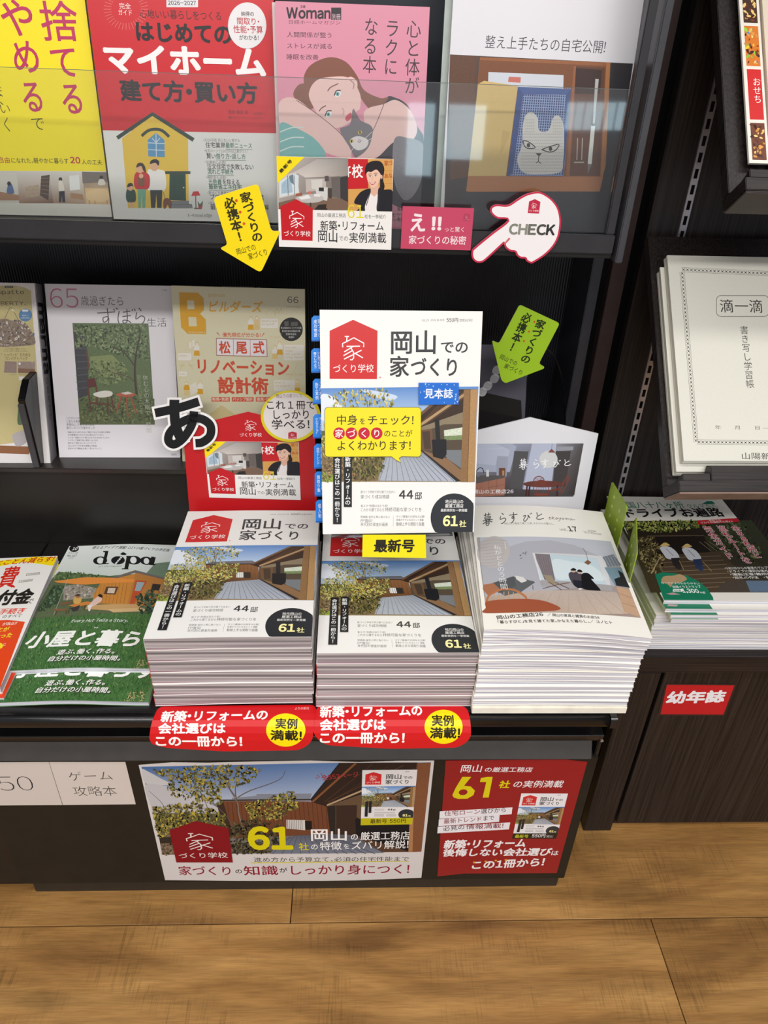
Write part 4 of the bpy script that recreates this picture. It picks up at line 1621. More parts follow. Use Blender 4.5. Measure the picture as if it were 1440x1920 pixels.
def brush(a, x0, y0, sc, col, w, sh=0.0):
    """the handwritten masthead"""
    st_ = [[(8, 12), (58, 4)], [(22, -4), (20, 18)], [(44, -8), (40, 16)], [(14, 26), (56, 20), (50, 40), (20, 44), (16, 24)], [(18, 35), (52, 30)],
           [(0, 54), (40, 46), (74, 46)], [(34, 42), (20, 62), (0, 76)], [(40, 46), (60, 60), (72, 62)], [(24, 62), (46, 58), (44, 84), (26, 86), (24, 62)], [(26, 72), (44, 70)],
           [(140, 2), (156, 14)], [(134, 24), (130, 48), (160, 38), (172, 52), (150, 76), (136, 78)],
           [(196, 20), (258, 14)], [(228, -2), (230, 36), (218, 44), (220, 30), (232, 34), (230, 60), (212, 80)],
           [(300, 30), (320, 26), (304, 58), (318, 68), (338, 40), (336, 22), (352, 46)], [(350, 10), (356, 18)], [(360, 6), (366, 14)],
           [(402, 2), (408, 28)], [(442, 14), (408, 34), (402, 50), (424, 56), (456, 46)]]
    for s_ in st_:
        a.curve([(x0 + p[0] * sc + p[1] * sh * sc, y0 + p[1] * sc) for p in s_], w, col, 4)


brush(a, 100, 140, 1.0, INK, 6)
a.T('岡山の工務店で建てた家、それからの暮らし。', (262, 228), (640, 236), 15, (96, 94, 92))
for pts in ([(594, 184), (600, 178), (610, 184), (604, 194), (594, 190), (600, 180)], [(620, 170), (618, 194)], [(634, 178), (620, 186), (636, 195)], [(652, 180), (642, 188), (650, 194), (656, 182), (658, 194)],
            [(666, 180), (672, 192), (684, 180), (672, 206), (662, 204)], [(698, 180), (690, 188), (698, 194), (704, 182), (706, 194)], [(714, 194), (716, 182), (726, 182), (726, 194), (738, 182), (740, 194)], [(758, 182), (750, 190), (758, 196), (764, 184), (768, 194), (790, 190)]):
    a.curve(pts, 3, (80, 78, 76), 4)
a.T('vol.', (676, 280), (740, 281), 24, INK, 0)
a.T('17', (744, 284), (816, 284), 44, INK, 0.03)
a.T('2026', (886, 276), (952, 279), 13, INK, 0.01)
a.line([(848, 276), (992, 290)], 1.5, INK)
a.T('OKAYAMA LIFE', (858, 290), (992, 300), 9, INK)
# the room photograph
a.poly([(128, 882), (1285, 916), (1060, 342), (54, 312)], [(150, 132, 122), (168, 148, 136), (160, 160, 168), (150, 152, 162)])
a.poly([(90, 520), (54, 312), (1060, 342), (1110, 480), (970, 460), (700, 372), (450, 372), (310, 400)], (192, 194, 204))
a.poly([(110, 690), (74, 420), (310, 390), (420, 360), (600, 352), (780, 384), (970, 460), (1110, 680), (700, 720), (500, 740), (260, 760), (120, 760)], (178, 178, 186))
a.poly([(114, 760), (500, 730), (1100, 728), (1190, 890), (900, 905), (128, 882)], [(180, 162, 150), (192, 176, 166), (186, 170, 160), (204, 184, 168), (196, 176, 160), (160, 134, 116)], 0.3)
for i in range(9):
    a.line([(300 + i * 110, 888 + i * 2), (520 + i * 55, 735)], 2, (150, 130, 118), 1)
a.poly([(530, 655), (1068, 725), (1010, 460), (468, 446)], (214, 214, 218))
a.poly([(546, 650), (1018, 676), (955, 480), (600, 458), (490, 454)], (196, 214, 222))
a.blob([(620, 500), (760, 510), (900, 530), (1000, 600), (1004, 650), (800, 640), (650, 640)], (216, 228, 232))
a.poly([(560, 650), (640, 655), (598, 458), (488, 452), (500, 500)], (132, 122, 126))
for i in range(6):
    a.line([(510 + i * 17, 456), (566 + i * 13, 652)], 3, (108, 98, 104))
a.poly([(540, 700), (520, 650), (1068, 680), (1068, 726)], (168, 164, 166))
a.line([(480, 452), (530, 656)], 7, (228, 226, 228))
a.line([(470, 449), (955, 480), (1020, 676)], 4, (210, 206, 206))
a.poly([(1040, 540), (995, 465), (1080, 440), (1140, 520)], (120, 128, 140))
for i in range(4):
    a.line([(1010 + i * 22, 462 - i * 5), (1052 + i * 24, 536)], 2, (206, 206, 210))
a.poly([(1090, 680), (1010, 545), (1140, 540), (1200, 690)], (120, 146, 160))
a.poly([(1100, 680), (1085, 630), (1130, 612), (1112, 560), (1150, 580), (1204, 690)], (40, 40, 46))
a.poly([(1160, 880), (1098, 684), (1200, 706), (1285, 914)], (196, 160, 132), 0.3)
a.line([(1120, 740), (1225, 770)], 2, (120, 92, 76))
a.line([(1146, 810), (1250, 838)], 2, (120, 92, 76))
a.line([(846, 404), (872, 440), (886, 498)], 2.5, (80, 76, 78))
a.poly([(858, 516), (884, 494), (912, 512), (888, 534)], (130, 92, 70))
for x, y in ((372, 462), (392, 446), (412, 440), (376, 484), (408, 452)):
    a.poly([(x, y), (x + 18, y - 5), (x + 10, y + 5)], (70, 70, 78))
# the big paper lantern, sofa, chair
a.ell(180, 428, 122, 118, (190, 184, 182), 30, 0, 360)
a.poly([(54, 312), (80, 312), (86, 540), (70, 420)], (170, 164, 164))
for i in range(9):
    a.curve([(70 + i * 3, 350 + i * 22), (180, 338 + i * 24), (290 - i * 6, 352 + i * 18)], 1.5, (152, 146, 146), 5)
a.poly([(170, 660), (330, 620), (480, 660), (490, 668), (380, 740), (260, 760), (190, 700)], (96, 98, 102), 0.3)
a.poly([(170, 660), (330, 616), (350, 690), (220, 740)], (84, 86, 90), 0.3)
a.poly([(340, 612), (400, 626), (430, 656), (388, 668), (350, 640)], (220, 218, 216))
a.line([(472, 690), (474, 722)], 4, (70, 50, 40))
a.poly([(550, 612), (612, 618), (650, 688), (588, 676)], (156, 142, 120))
for pts in ([(592, 668), (690, 728)], [(650, 690), (548, 716)], [(640, 670), (745, 718)], [(650, 688), (748, 672)]):
    a.line(pts, 5, (104, 68, 48))
# two people reading by the window
for x, c in ((776, (44, 42, 46)), (846, (24, 24, 28))):
    pass
a.blob([(742, 600), (790, 586), (838, 604), (842, 660), (836, 700), (792, 702), (752, 650)], (78, 72, 80))
a.poly([(770, 650), (838, 655), (842, 712), (808, 712), (780, 690)], (40, 40, 50))
a.ell(776, 578, 20, 16, (206, 178, 162), 16)
a.blob([(755, 574), (776, 560), (798, 572), (790, 580), (762, 580)], (34, 28, 28))
a.blob([(838, 606), (880, 594), (920, 622), (930, 640), (912, 642), (978, 716), (960, 726), (850, 716), (838, 660)], (28, 28, 32))
a.ell(824, 588, 18, 16, (204, 176, 160), 16)
a.blob([(804, 580), (822, 570), (846, 584), (838, 590), (812, 590)], (36, 28, 28))
a.ell(826, 718, 14, 7, (226, 222, 220), 10)
# chair and table in front
a.poly([(100, 700), (106, 668), (180, 660), (226, 706), (140, 752)], (170, 112, 82))
for i in range(6):
    a.line([(172 + i * 42, 800), (190 + i * 34, 726 + abs(i - 2.5) * 5)], 6, (206, 158, 116))
a.curve([(128, 800), (150, 750), (240, 712), (340, 722), (414, 770), (424, 792)], 15, (182, 116, 78), 6)
a.blob([(122, 800), (200, 788), (400, 788), (560, 810), (680, 866), (560, 886), (128, 882), (124, 840)], (160, 84, 58))
a.TV('私がととのう時間', (204, 376), (262, 712), 56, (240, 240, 240), -0.006)
a.TV('秋冬特集', (264, 356), (272, 412), 12, (236, 236, 238))
a.T('岡山の工務店26', (206, 934), (556, 922), 30, INK, 0.02)
a.T('/ 岡山の家具と雑貨のお店58', (580, 924), (975, 942), 22, INK, 0.01)
a.T('「暮らすびと」を見て建てた家。かなえた暮らし。/ コノヒト', (212, 966), (1076, 976), 24, INK, 0.008)


def kbend(amt):
    return facets(lambda u: amt * math.sin(math.pi * min(max(u / 0.2104, 0), 1)), 0.2104, 10)


KN = 15
KT = (KH - 0.4585) / KN
CREAM = (243, 239, 230)
ktop = magazine('magazine', a, 0.2104, 0.297, KT, PK, CREAM, (226, 222, 214), kbend(0.0050), (10, 1))
tag(ktop, 'cream magazine with a couple in a grey living room, topmost of the right stack', 'magazine', 'lifestyle magazines in the right stack')
protos = []
for i in range(1, KN):
    f = 1 - i / (KN - 1)
    q = Pose(0.1622 + 0.0033 * f + RND.uniform(-0.0012, 0.0012), 0.678 + 0.009 * f + RND.uniform(-0.0015, 0.0015), KH - KT * i, -0.1 - 3.2 * f * f + RND.uniform(-0.4, 0.4), 90)
    grp = min(i // 4, 2)
    if len(protos) <= grp:
        o = magazine('magazine', None, 0.2104, 0.297, KT * 0.97, q, CREAM, (226, 222, 214), kbend(0.0045 - 0.0018 * grp), (10, 1))
        protos.append(o)
    else:
        o = clone(protos[grp], q.matrix())
    tag(o, 'pale magazine, %s of the right stack with cream covers' % ORD[i], 'magazine', 'lifestyle magazines in the right stack')
o = box('base_board', 0.1615, 0.3715, 0.6745, 0.975, 0.4463, 0.4575, M_WHITEB, bevel=0.0006)
tag(o, 'white board lying under the right stack of cream magazines', 'board')

# ------------------------------------------------------------------ white house-shaped card behind it
PW = Pose(0.16, 0.992, 0.447, 0.6, 9)
a = Art(1, 1, PW).crop(860, 560, 0.20833)
a.poly([(100, 1785), (1032, 1782), (1124, 1303), (110, 1306)], [(70, 60, 60), (74, 70, 72), (110, 110, 122), (164, 170, 190)])
a.poly([(110, 1560), (460, 1560), (520, 1330), (480, 1306), (110, 1306)], (166, 172, 192))
a.poly([(110, 1480), (330, 1500), (348, 1416), (448, 1420), (460, 1360), (330, 1306), (110, 1306)], (180, 186, 204))
a.poly([(340, 1500), (350, 1416), (446, 1420), (430, 1600), (340, 1598)], (156, 160, 176))
a.poly([(460, 1710), (500, 1372), (666, 1376), (580, 1712)], (84, 82, 84))
a.poly([(572, 1712), (630, 1376), (662, 1376), (606, 1716)], (132, 140, 160))
a.poly([(580, 1716), (660, 1306), (882, 1304), (830, 1720)], (178, 184, 204))
a.poly([(830, 1720), (886, 1304), (1124, 1303), (1040, 1770)], [(96, 92, 92), (140, 140, 148), (86, 82, 84), (62, 56, 56)])
a.poly([(876, 1370), (886, 1332), (1034, 1330), (1030, 1362)], (150, 152, 162))
a.poly([(846, 1690), (874, 1372), (1010, 1372), (960, 1690)], (70, 66, 66))
a.poly([(130, 1700), (130, 1640), (420, 1590), (412, 1770), (130, 1785)], (160, 110, 92), 0.3)
a.poly([(130, 1640), (200, 1590), (420, 1592), (410, 1612), (150, 1665)], (92, 88, 88))
a.line([(206, 1690), (196, 1770)], 2, (92, 60, 52)); a.line([(272, 1640), (262, 1780)], 2, (92, 60, 52)); a.line([(346, 1620), (336, 1770)], 2, (92, 60, 52)); a.line([(270, 1700), (414, 1672)], 2, (92, 60, 52))
a.curve([(162, 1618), (158, 1560), (185, 1524), (215, 1530), (226, 1568)], 7, (44, 42, 44))
a.rect(248, 1540, 272, 1600, (214, 212, 214)); a.rect(362, 1524, 420, 1592, (110, 72, 56)); a.rect(392, 1546, 410, 1592, (176, 140, 108))
a.ell(808, 1446, 82, 76, (206, 206, 206), 28)
a.poly([(804, 1384), (836, 1350), (872, 1386)], (124, 74, 64)); a.line([(836, 1352), (842, 1306)], 3, (100, 100, 108))
a.ell(760, 1668, 182, 30, (104, 60, 54), 28)
for pts in ([(616, 1680), (606, 1780)], [(640, 1685), (628, 1780)], [(890, 1680), (884, 1780)]):
    a.line(pts, 14, (74, 40, 36))
for cx, sc in ((742, 1.0), (722, 0.7)):
    b0 = 1700 if sc == 1.0 else 1645
    a.curve([(cx - 66 * sc, b0 + 66 * sc), (cx - 62 * sc, b0 - 30 * sc), (cx, b0 - 66 * sc), (cx + 62 * sc, b0 - 30 * sc), (cx + 66 * sc, b0 + 66 * sc)], 8, (122, 62, 52), 6)
    for j in range(5):
        a.line([(cx - 44 * sc + j * 22 * sc, b0 + 54 * sc), (cx - 36 * sc + j * 18 * sc, b0 - 46 * sc)], 4, (134, 70, 58))
    if sc == 1.0:
        a.ell(cx, b0 + 62, 68, 12, (128, 66, 54), 20)
        for j in (-56, -20, 24, 58):
            a.line([(cx + j, b0 + 66), (cx + j * 1.15, 1780)], 5, (110, 54, 46))
a.curve([(906, 1760), (960, 1620), (990, 1592), (984, 1640), (920, 1770)], 6, (132, 66, 56), 5)
for j in range(4):
    a.line([(925 + j * 14, 1690 - j * 10), (948 + j * 12, 1625 - j * 10)], 3, (132, 66, 56))
a.poly([(816, 1720), (920, 1700), (912, 1720), (830, 1736)], (120, 60, 52))
brush(a, 545, 1445, 1.02, (244, 244, 246), 6)
a.T('岡山の工務店26', (126, 1756), (494, 1752), 38, (236, 234, 236), 0.01)
a.T('DIY・YOKOHAMA!!', (160, 1366), (410, 1354), 18, (196, 202, 216), 0.0)
zz = tuple(PW.uv((1085, 990)))
ol = uvs(PW, [(1120, 1905), (1258, 1215), (645, 1068), (30, 1218), (60, 1905)], 860, 560, 0.20833)
ol = [(ol[0][0] - 0.002, -0.0), ol[0], ol[1], ol[2], ol[3], (ol[4][0], ol[4][1]), (ol[4][0], 0.0)]
o = sheet('house_card', a, ol, (222, 222, 226), 0.0025, M_MATTE, None, PW.matrix())
tag(o, 'white house-shaped card with a kitchen photo standing behind the right stack', 'display card')

# ------------------------------------------------------------------ green dividers
def divider(label, pts_px, X=None, yawp=None, holes=()):
    if yawp is None:
        P = Pose(X, 0.80, ZC, 90, 0)
    else:
        P = yawp
    uvp = [P.uv(p) for p in pts_px]
    u0, u1 = min(p[0] for p in uvp), max(p[0] for p in uvp)
    vt = max(p[1] for p in uvp)
    ol = soften([(u0, 0.0), (u1, 0.0), (u1, vt), (u0, vt)], 0.006)
    bm = bmesh.new()
    f_ = [bm.verts.new((p[0], p[1], 0.0006)) for p in ol]
    b_ = [bm.verts.new((p[0], p[1], -0.0006)) for p in ol]
    bm.faces.new(f_); bm.faces.new(b_[::-1])
    n = len(ol)
    for i in range(n):
        bm.faces.new((f_[i], b_[i], b_[(i + 1) % n], f_[(i + 1) % n]))
    o = mesh('divider_plate', bm, M_GREEN, matrix=P.matrix())
    tag(o, label, 'shelf divider', 'green plastic dividers')
    for cu in (0.3, 0.7):
        for k in range(6):
            x, y = u0 + (u1 - u0) * cu, vt - 0.022 - k * 0.017 + (0.006 if cu > 0.5 else 0)
            bm = bmesh.new()
            bmesh.ops.create_cone(bm, cap_ends=True, segments=14, radius1=0.0030, radius2=0.0030, depth=0.0018, matrix=Matrix.Translation((x, y, 0)))
            h = mesh('punched_hole', bm, mat('green_plastic_rim', (186, 200, 110), rough=0.35))
            h.parent = o
    bm = bmesh.new()
    bm_box(bm, u0, u1, 0.0, 0.0008, 0.0006 if P.n[0] > 0 else -0.036, 0.036 if P.n[0] > 0 else -0.0006)
    h = mesh('base_flange', bm, M_GREEN)
    h.parent = o
    return o


K5 = 0.22222
divider('green perforated plastic plate nearer the back, between the cream and pilgrim magazine stacks', [(1120 + 125 * K5, 900 + 8 * K5), (1120 + 248 * K5, 900 + 250 * K5)], X=0.408)
ZT = 0.634
pt = at_z(1120 + 330 * K5, 900 + 306 * K5, ZT)
pf = at_z(1120 + 338 * K5, 900 + 620 * K5, ZT)
P = Pose(pf[0], pf[1], ZC, math.degrees(math.atan2(pt[1] - pf[1], pt[0] - pf[0])), 0)
divider('green perforated plastic plate nearer the front, seen almost edge-on beside the pilgrim magazines', [(1120 + 330 * K5, 900 + 306 * K5), (1120 + 338 * K5, 900 + 620 * K5)], yawp=P)

# ================================================================== pilgrimage guide stack on the cabinet
PS = Pose(0.4564, 0.8178, 0.5267, -0.3, 90)
a = Art(0.2108, 0.2958, PS).crop(1120, 900, K5)
a.T('四国八十八ヶ所', (178, 240), (748, 236), 56, (24, 118, 92), 0.012)
a.T('クルマ巡礼', (765, 238), (1028, 232), 36, (24, 118, 92), 0.0)
a.poly([(880, 202), (905, 190), (925, 178), (965, 178), (985, 190), (992, 200), (940, 204)], (24, 118, 92))
a.T('ドライブお遍路', (226, 318), (1085, 308), 76, (24, 24, 26), 0.03)
a.poly([(450, 950), (1800, 950), (1300, 340), (212, 346)], [(60, 50, 34), (50, 44, 38), (52, 58, 40), (62, 58, 40)], 1.0)
a.poly([(212, 348), (880, 344), (930, 470), (300, 480)], (44, 36, 28), 0.8)
a.poly([(420, 470), (900, 470), (960, 620), (520, 640)], (34, 28, 24))
a.poly([(520, 640), (1060, 600), (1300, 940), (560, 950)], (74, 60, 46), 0.5)
for i in range(8):
    a.line([(540 + i * 2, 660 + i * 38), (1040 + i * 26, 640 + i * 36)], 5, (120, 104, 82))
a.scatter(region([(212, 350), (840, 345), (860, 400), (560, 440), (240, 410)]), 300, 15, [(150, 160, 78), (118, 132, 62), (180, 180, 100), (80, 92, 48)], 21, layers=3)
a.scatter(region([(300, 480), (480, 480), (560, 640), (560, 760), (440, 790), (340, 600)]), 260, 14, [(120, 104, 66), (84, 76, 48), (150, 136, 92), (56, 50, 36)], 22, layers=3)
a.scatter(region([(880, 360), (1240, 370), (1420, 640), (1300, 700), (1000, 600)]), 200, 14, [(58, 70, 46), (84, 96, 58), (36, 42, 30), (120, 124, 76)], 23, layers=3)
for x0, y0, x1, y1 in ((420, 474, 900, 470), (860, 520, 960, 600), (900, 520, 1010, 600), (940, 520, 1060, 600)):
    a.line([(x0, y0), (x1, y1)], 4, (128, 112, 92))
# two walkers seen from behind
for dx, dy, leg in ((0, 0, (44, 40, 40)), (185, 10, (44, 56, 88))):
    a.blob([(530 + dx, 570 + dy), (600 + dx, 562 + dy), (660 + dx, 600 + dy), (690 + dx, 660 + dy), (600 + dx, 668 + dy), (560 + dx, 630 + dy)], (206, 208, 216))
    a.poly([(620 + dx, 660 + dy), (690 + dx, 656 + dy), (710 + dx, 740 + dy), (700 + dx, 760 + dy), (670 + dx, 750 + dy), (640 + dx, 720 + dy)], leg)
    a.poly([(524 + dx, 560 + dy), (560 + dx, 530 + dy), (580 + dx, 528 + dy), (616 + dx, 552 + dy), (570 + dx, 562 + dy)], (214, 182, 116))
    a.line([(580 + dx, 580 + dy), (640 + dx, 640 + dy)], 4, (110, 110, 120))
a.line([(455, 790), (535, 640)], 9, (172, 152, 112))
a.line([(890, 690), (965, 770)], 4, (172, 142, 92))
a.line([(690, 680), (730, 760)], 4, (172, 142, 92))
a.poly([(850, 378), (842, 342), (1180, 322), (1200, 352), (900, 376)], (192, 32, 44))
a.T('初めての', (945, 350), (1050, 346), 15, (240, 230, 228), 0.01)
a.T('クルマお遍路でも安心！', (875, 370), (1150, 358), 17, (240, 230, 228), 0.01)
for t, p, q in (('全88札所と', (1150, 385), (1362, 660)), ('巡礼ルートを', (1035, 385), (1276, 705)), ('完全ガイド', (915, 390), (1132, 670))):
    for b_, c_ in ((0.07, (236, 226, 226)), (0.018, (186, 30, 56))):
        a.TV(t, p, q, 72, c_, b_)
for i, t in enumerate(('・1泊2日からの厳選モデルプラン', '・ドライブに便利な宿ガイド', '・運転注意！難所解説', '・巡礼の作法　・お土産')):
    a.T(t, (1080 + i * 22, 756 + i * 27), (1500 + i * 16, 750 + i * 27), 22, (232, 230, 226), 0.004)
a.poly([(1010, 948), (1030, 900), (1090, 850), (1260, 850), (1330, 945)], (70, 62, 54), 0.8)
a.poly([(1290, 945), (1250, 850), (1560, 850), (1680, 945)], (92, 110, 132), 0.5)
a.poly([(556, 1016), (1030, 1016), (1800, 1010), (1700, 950), (560, 950)], (222, 218, 210))
P = [a.m(p) for p in [(562, 1020), (980, 1016), (975, 990), (930, 920), (860, 860), (760, 810), (640, 786), (540, 780), (486, 800)]]
a.add([(max(p[0], 0), max(p[1], 0)) for p in P], [tuple(range(len(P)))], lin((26, 116, 86)))
a.blob([(540, 860), (560, 815), (640, 808), (700, 796), (756, 836), (700, 866), (640, 872), (620, 905), (590, 880)], (172, 142, 108))
WS = (236, 238, 234)
a.T('カーナビよりわかりやすい', (540, 878), (868, 886), 19, WS, 0.004)
a.T('詳細イラストマップ', (640, 916), (880, 912), 24, WS, 0.006)
a.rrect(636, 922, 722, 944, 10, WS)
a.T('総距離', (648, 942), (710, 942), 15, (26, 116, 86), 0.01)
a.T('1,300', (722, 954), (866, 958), 40, WS, 0.03)
a.T('km超', (870, 958), (914, 960), 18, WS, 0.01)
a.poly([(580, 960), (640, 950), (702, 968), (620, 970)], (176, 150, 150))
SN = 14
ST = (0.5267 - ZC - 0.0003) / SN
s_off = [(0, 0, 0), (0.0004, -0.011, 0.1), (0.008, -0.0165, 0.3), (0.010, -0.018, 0.2)]
GUIDE = (226, 222, 214)
o = magazine('guidebook', a, 0.2108, 0.2958, ST, PS, GUIDE, (90, 92, 78))
tag(o, 'pilgrimage driving guide with two white-robed walkers, topmost of the stack on the cabinet', 'guidebook', 'pilgrimage guides on the cabinet')
ag = Art(0.2108, 0.2958)
ag.fn = lambda p: np.array(p, float)
ag.poly([(0, 0), (0.07, 0), (0.069, 0.02), (0.055, 0.045), (0, 0.055)], (26, 116, 86))
ag.poly([(0.004, 0.006), (0.018, 0.005), (0.022, 0.009), (0.008, 0.010)], (176, 150, 150))
gp = None
for i in range(1, SN):
    if i < 4:
        dx, dy, ya = s_off[i]
    else:
        dx, dy, ya = 0.0135 - 0.0005 * i + RND.uniform(-0.0012, 0.0012) - 0.016 * (1 if i > 3 else 0), -0.004 + RND.uniform(-0.0015, 0.0012), RND.uniform(-0.4, 0.2)
        dx += 0.0
    q = Pose(0.4564 + dx, 0.8178 + dy + (0.004 if i > 3 else 0), 0.5267 - ST * i, -0.3 + ya, 90)
    if i in (1, 4):
        o = gp = magazine('guidebook', ag if i == 1 else None, 0.2108, 0.2958, ST * 0.98, q, GUIDE, (214, 212, 196))
    else:
        o = clone(gp, q.matrix())
    tag(o, 'pilgrimage guide, %s of the stack on the cabinet beside the green plates' % ORD[i], 'guidebook', 'pilgrimage guides on the cabinet')

# ================================================================== notebooks on a sloping wooden holder


def holder(label, o0, yaw, tilt, Wd, H, edge=None):
    """sloping dark wood display board with a lip; o0 = lower left front of the board face"""
    P = Pose(*o0, yaw, tilt)
    r = empty('display_holder', tuple(o0))
    tag(r, label, 'display holder')
    inv = Matrix.Translation(-Vector(o0))

    def add(name, u0, u1, v0, v1, h0, h1, m_, prof=None):
        bm = bmesh.new()
        if prof:
            bm_prism(bm, prof, 0, u0, u1)
        else:
            bm_box(bm, u0, u1, v0, v1, h0, h1)
        in_pose(bm, P)
        o = mesh(name, bm, m_, bevel=0.0008)
        o.parent = r
        o.matrix_parent_inverse = inv
    add('back_board', 0, Wd, -0.03, H, -0.016, -0.0005, M_WOODV)
    add('ledge', 0, Wd, -0.045, -0.03, -0.016, 0.034, M_WOODH)
    add('ledge_edge', 0.0, Wd, -0.0475, -0.0455, -0.014, 0.033, edge or M_RAW)
    add('front_lip', 0.045, Wd, 0, 0, 0, 0, M_WOODH, [(-0.030, 0.018), (-0.030, 0.034), (-0.011, 0.034), (-0.007, 0.022), (-0.014, 0.018)])
    add('lip_ramp', 0.006, 0.044, 0, 0, 0, 0, M_WOODH, [(-0.030, 0.012), (-0.030, 0.033), (-0.020, 0.033), (-0.025, 0.012)])
    return r, P


NB = (0.443, 0.8486, 0.741)
PN = Pose(*NB, 1.54, 41.38)
NT = 0.0035
holder('sloping dark wood holder carrying the cream notebooks', tuple(PN.off(du=-0.012, dv=0.002, dn=-0.0275).o), 1.54, 41.38, 0.30, 0.34)
a = Art(0.21, 0.297, PN).crop(900, 480, 0.375)
PAPER = (214, 212, 200)
NI = (58, 56, 54)


def orn(a, p, q, n):
    p, q = np.array(p, float), np.array(q, float)
    d = (q - p) / n
    L = np.linalg.norm(d)
    t = d / L
    w_ = np.array([-t[1], t[0]]) * 11
    a.line([tuple(p - w_), tuple(q - w_)], 1.2, NI)
    a.line([tuple(p + w_), tuple(q + w_)], 1.2, NI)
    for i in range(n):
        c = p + d * (i + 0.5)
        for s0, s1 in ((-0.4, 0.4), (0.4, -0.4)):
            a.line([tuple(c + d * s0 - w_ * 0.6), tuple(c + d * s1 + w_ * 0.6)], 2.2, (96, 94, 90))
        a.ell(c[0], c[1], 3.4, 3.4, NI, 6)


orn(a, (1008, 68), (1900, 108), 46)
orn(a, (1010, 78), (1080, 932), 44)
orn(a, (1085, 930), (1900, 940), 42)
P_ = rr(1182, 198, 1444, 302, 22, 5)
a.line(P_ + [P_[0]], 2.4, NI)
a.T('滴一滴', (1200, 282), (1420, 284), 66, (44, 42, 42), 0.0)
a.TV('書き写し学習帳', (1318, 348), (1352, 662), 44, (50, 48, 48), -0.004)
a.T('年　　月　　日 ―　　年　　月　　日', (1174, 866), (1740, 872), 20, (96, 94, 90))
a.T('山陽新聞社', (1305, 1016), (1556, 1020), 34, (52, 50, 48), 0.0)
nb = magazine('notebook', a, 0.21, 0.297, NT, PN, PAPER, (200, 196, 182), None, (0, 0), None, M_MATTE, g=0.12)
tag(nb, 'cream copying notebook with ornamental printed border, front one on the sloping holder', 'notebook', 'notebooks on the sloping holder')
n2 = None
for i in range(1, 7):
    q = PN.off(du=RND.uniform(-0.002, 0.001) - (0.004 if i > 2 else 0), dv=RND.uniform(-0.003, 0.0) - (0.012 if i > 2 else 0), dn=-NT * i * 1.08)
    if n2 is None:
        o = n2 = magazine('notebook', None, 0.21, 0.297, NT, q, PAPER, (200, 196, 182), None, (0, 0), None, M_MATTE)
    else:
        o = clone(n2, q.matrix())
    tag(o, 'cream notebook, %s behind the front one on the sloping holder' % ['first', 'second', 'third', 'fourth', 'fifth', 'sixth'][i - 1], 'notebook', 'notebooks on the sloping holder')

# upper holder, cut off by the right edge of the photo
c0 = at_y(1392, 366, 0.86)
U = Pose(c0[0], 0.86, c0[2], 1.5, 38)
U = U.off(dv=0.047, dn=-0.026)
_, PU = holder('sloping dark wood holder high at the right edge of the photo', tuple(U.o), 1.5, 38, 0.34, 0.36, mat('dark_board_edge', (66, 60, 58), rough=0.6))
PM = PU.off(du=0.019, dn=0.012)
a = Art(0.05, 0.30, PM)
a.fn = lambda p: np.array(p, float)
EMB = [(120, 60, 36), (214, 150, 70), (60, 30, 24), (240, 200, 120), (90, 44, 30)]
y = 0.004
for k, (hgt, c) in enumerate(((0.045, (110, 60, 40)), (0.062, (206, 40, 40)), (0.050, (214, 120, 40)), (0.052, (70, 44, 32)), (0.05, (160, 110, 60)))):
    a.rect(0.004, y + hgt, 0.021, y, c)
    if k != 1:
        a.scatter(lambda r, y=y, hgt=hgt: (r.uniform(0.006, 0.019), r.uniform(y + 0.003, y + hgt - 0.003)), 34, 0.003, EMB + ([(40, 130, 200), (250, 210, 40), (150, 210, 60)] if k == 2 else []), 30 + k)
    else:
        a.TV('おせち', (0.015, y + hgt - 0.01), (0.015, y + 0.02), 0.010, (250, 240, 236), 0.0)
    y += hgt + 0.004
o = sheet('picture_card', a, [(0, 0), (0.024, 0), (0.024, 0.30), (0, 0.30)], (232, 226, 214), 0.003, M_GLOSS, None, PM.matrix())
tag(o, 'tall card with a column of small colourful pictures on the high holder', 'card')
o = magazine('magazine', None, 0.21, 0.297, 0.008, PM.off(du=0.0255, dn=0.004), (222, 206, 186), (222, 206, 186))
tag(o, 'pale beige magazine beside the picture card on the high holder', 'magazine')

# ================================================================== craft magazines on the platform
PDU = Pose(-0.4768, 0.7363, 0.4625, 1.46, 90)
PDL = Pose(-0.4772, 0.6870, 0.4541, 0.42, 90)
KD = 330 / 1440
GRASS = [(72, 118, 62), (54, 96, 50), (96, 140, 78), (44, 80, 44), (120, 156, 92), (84, 128, 72)]


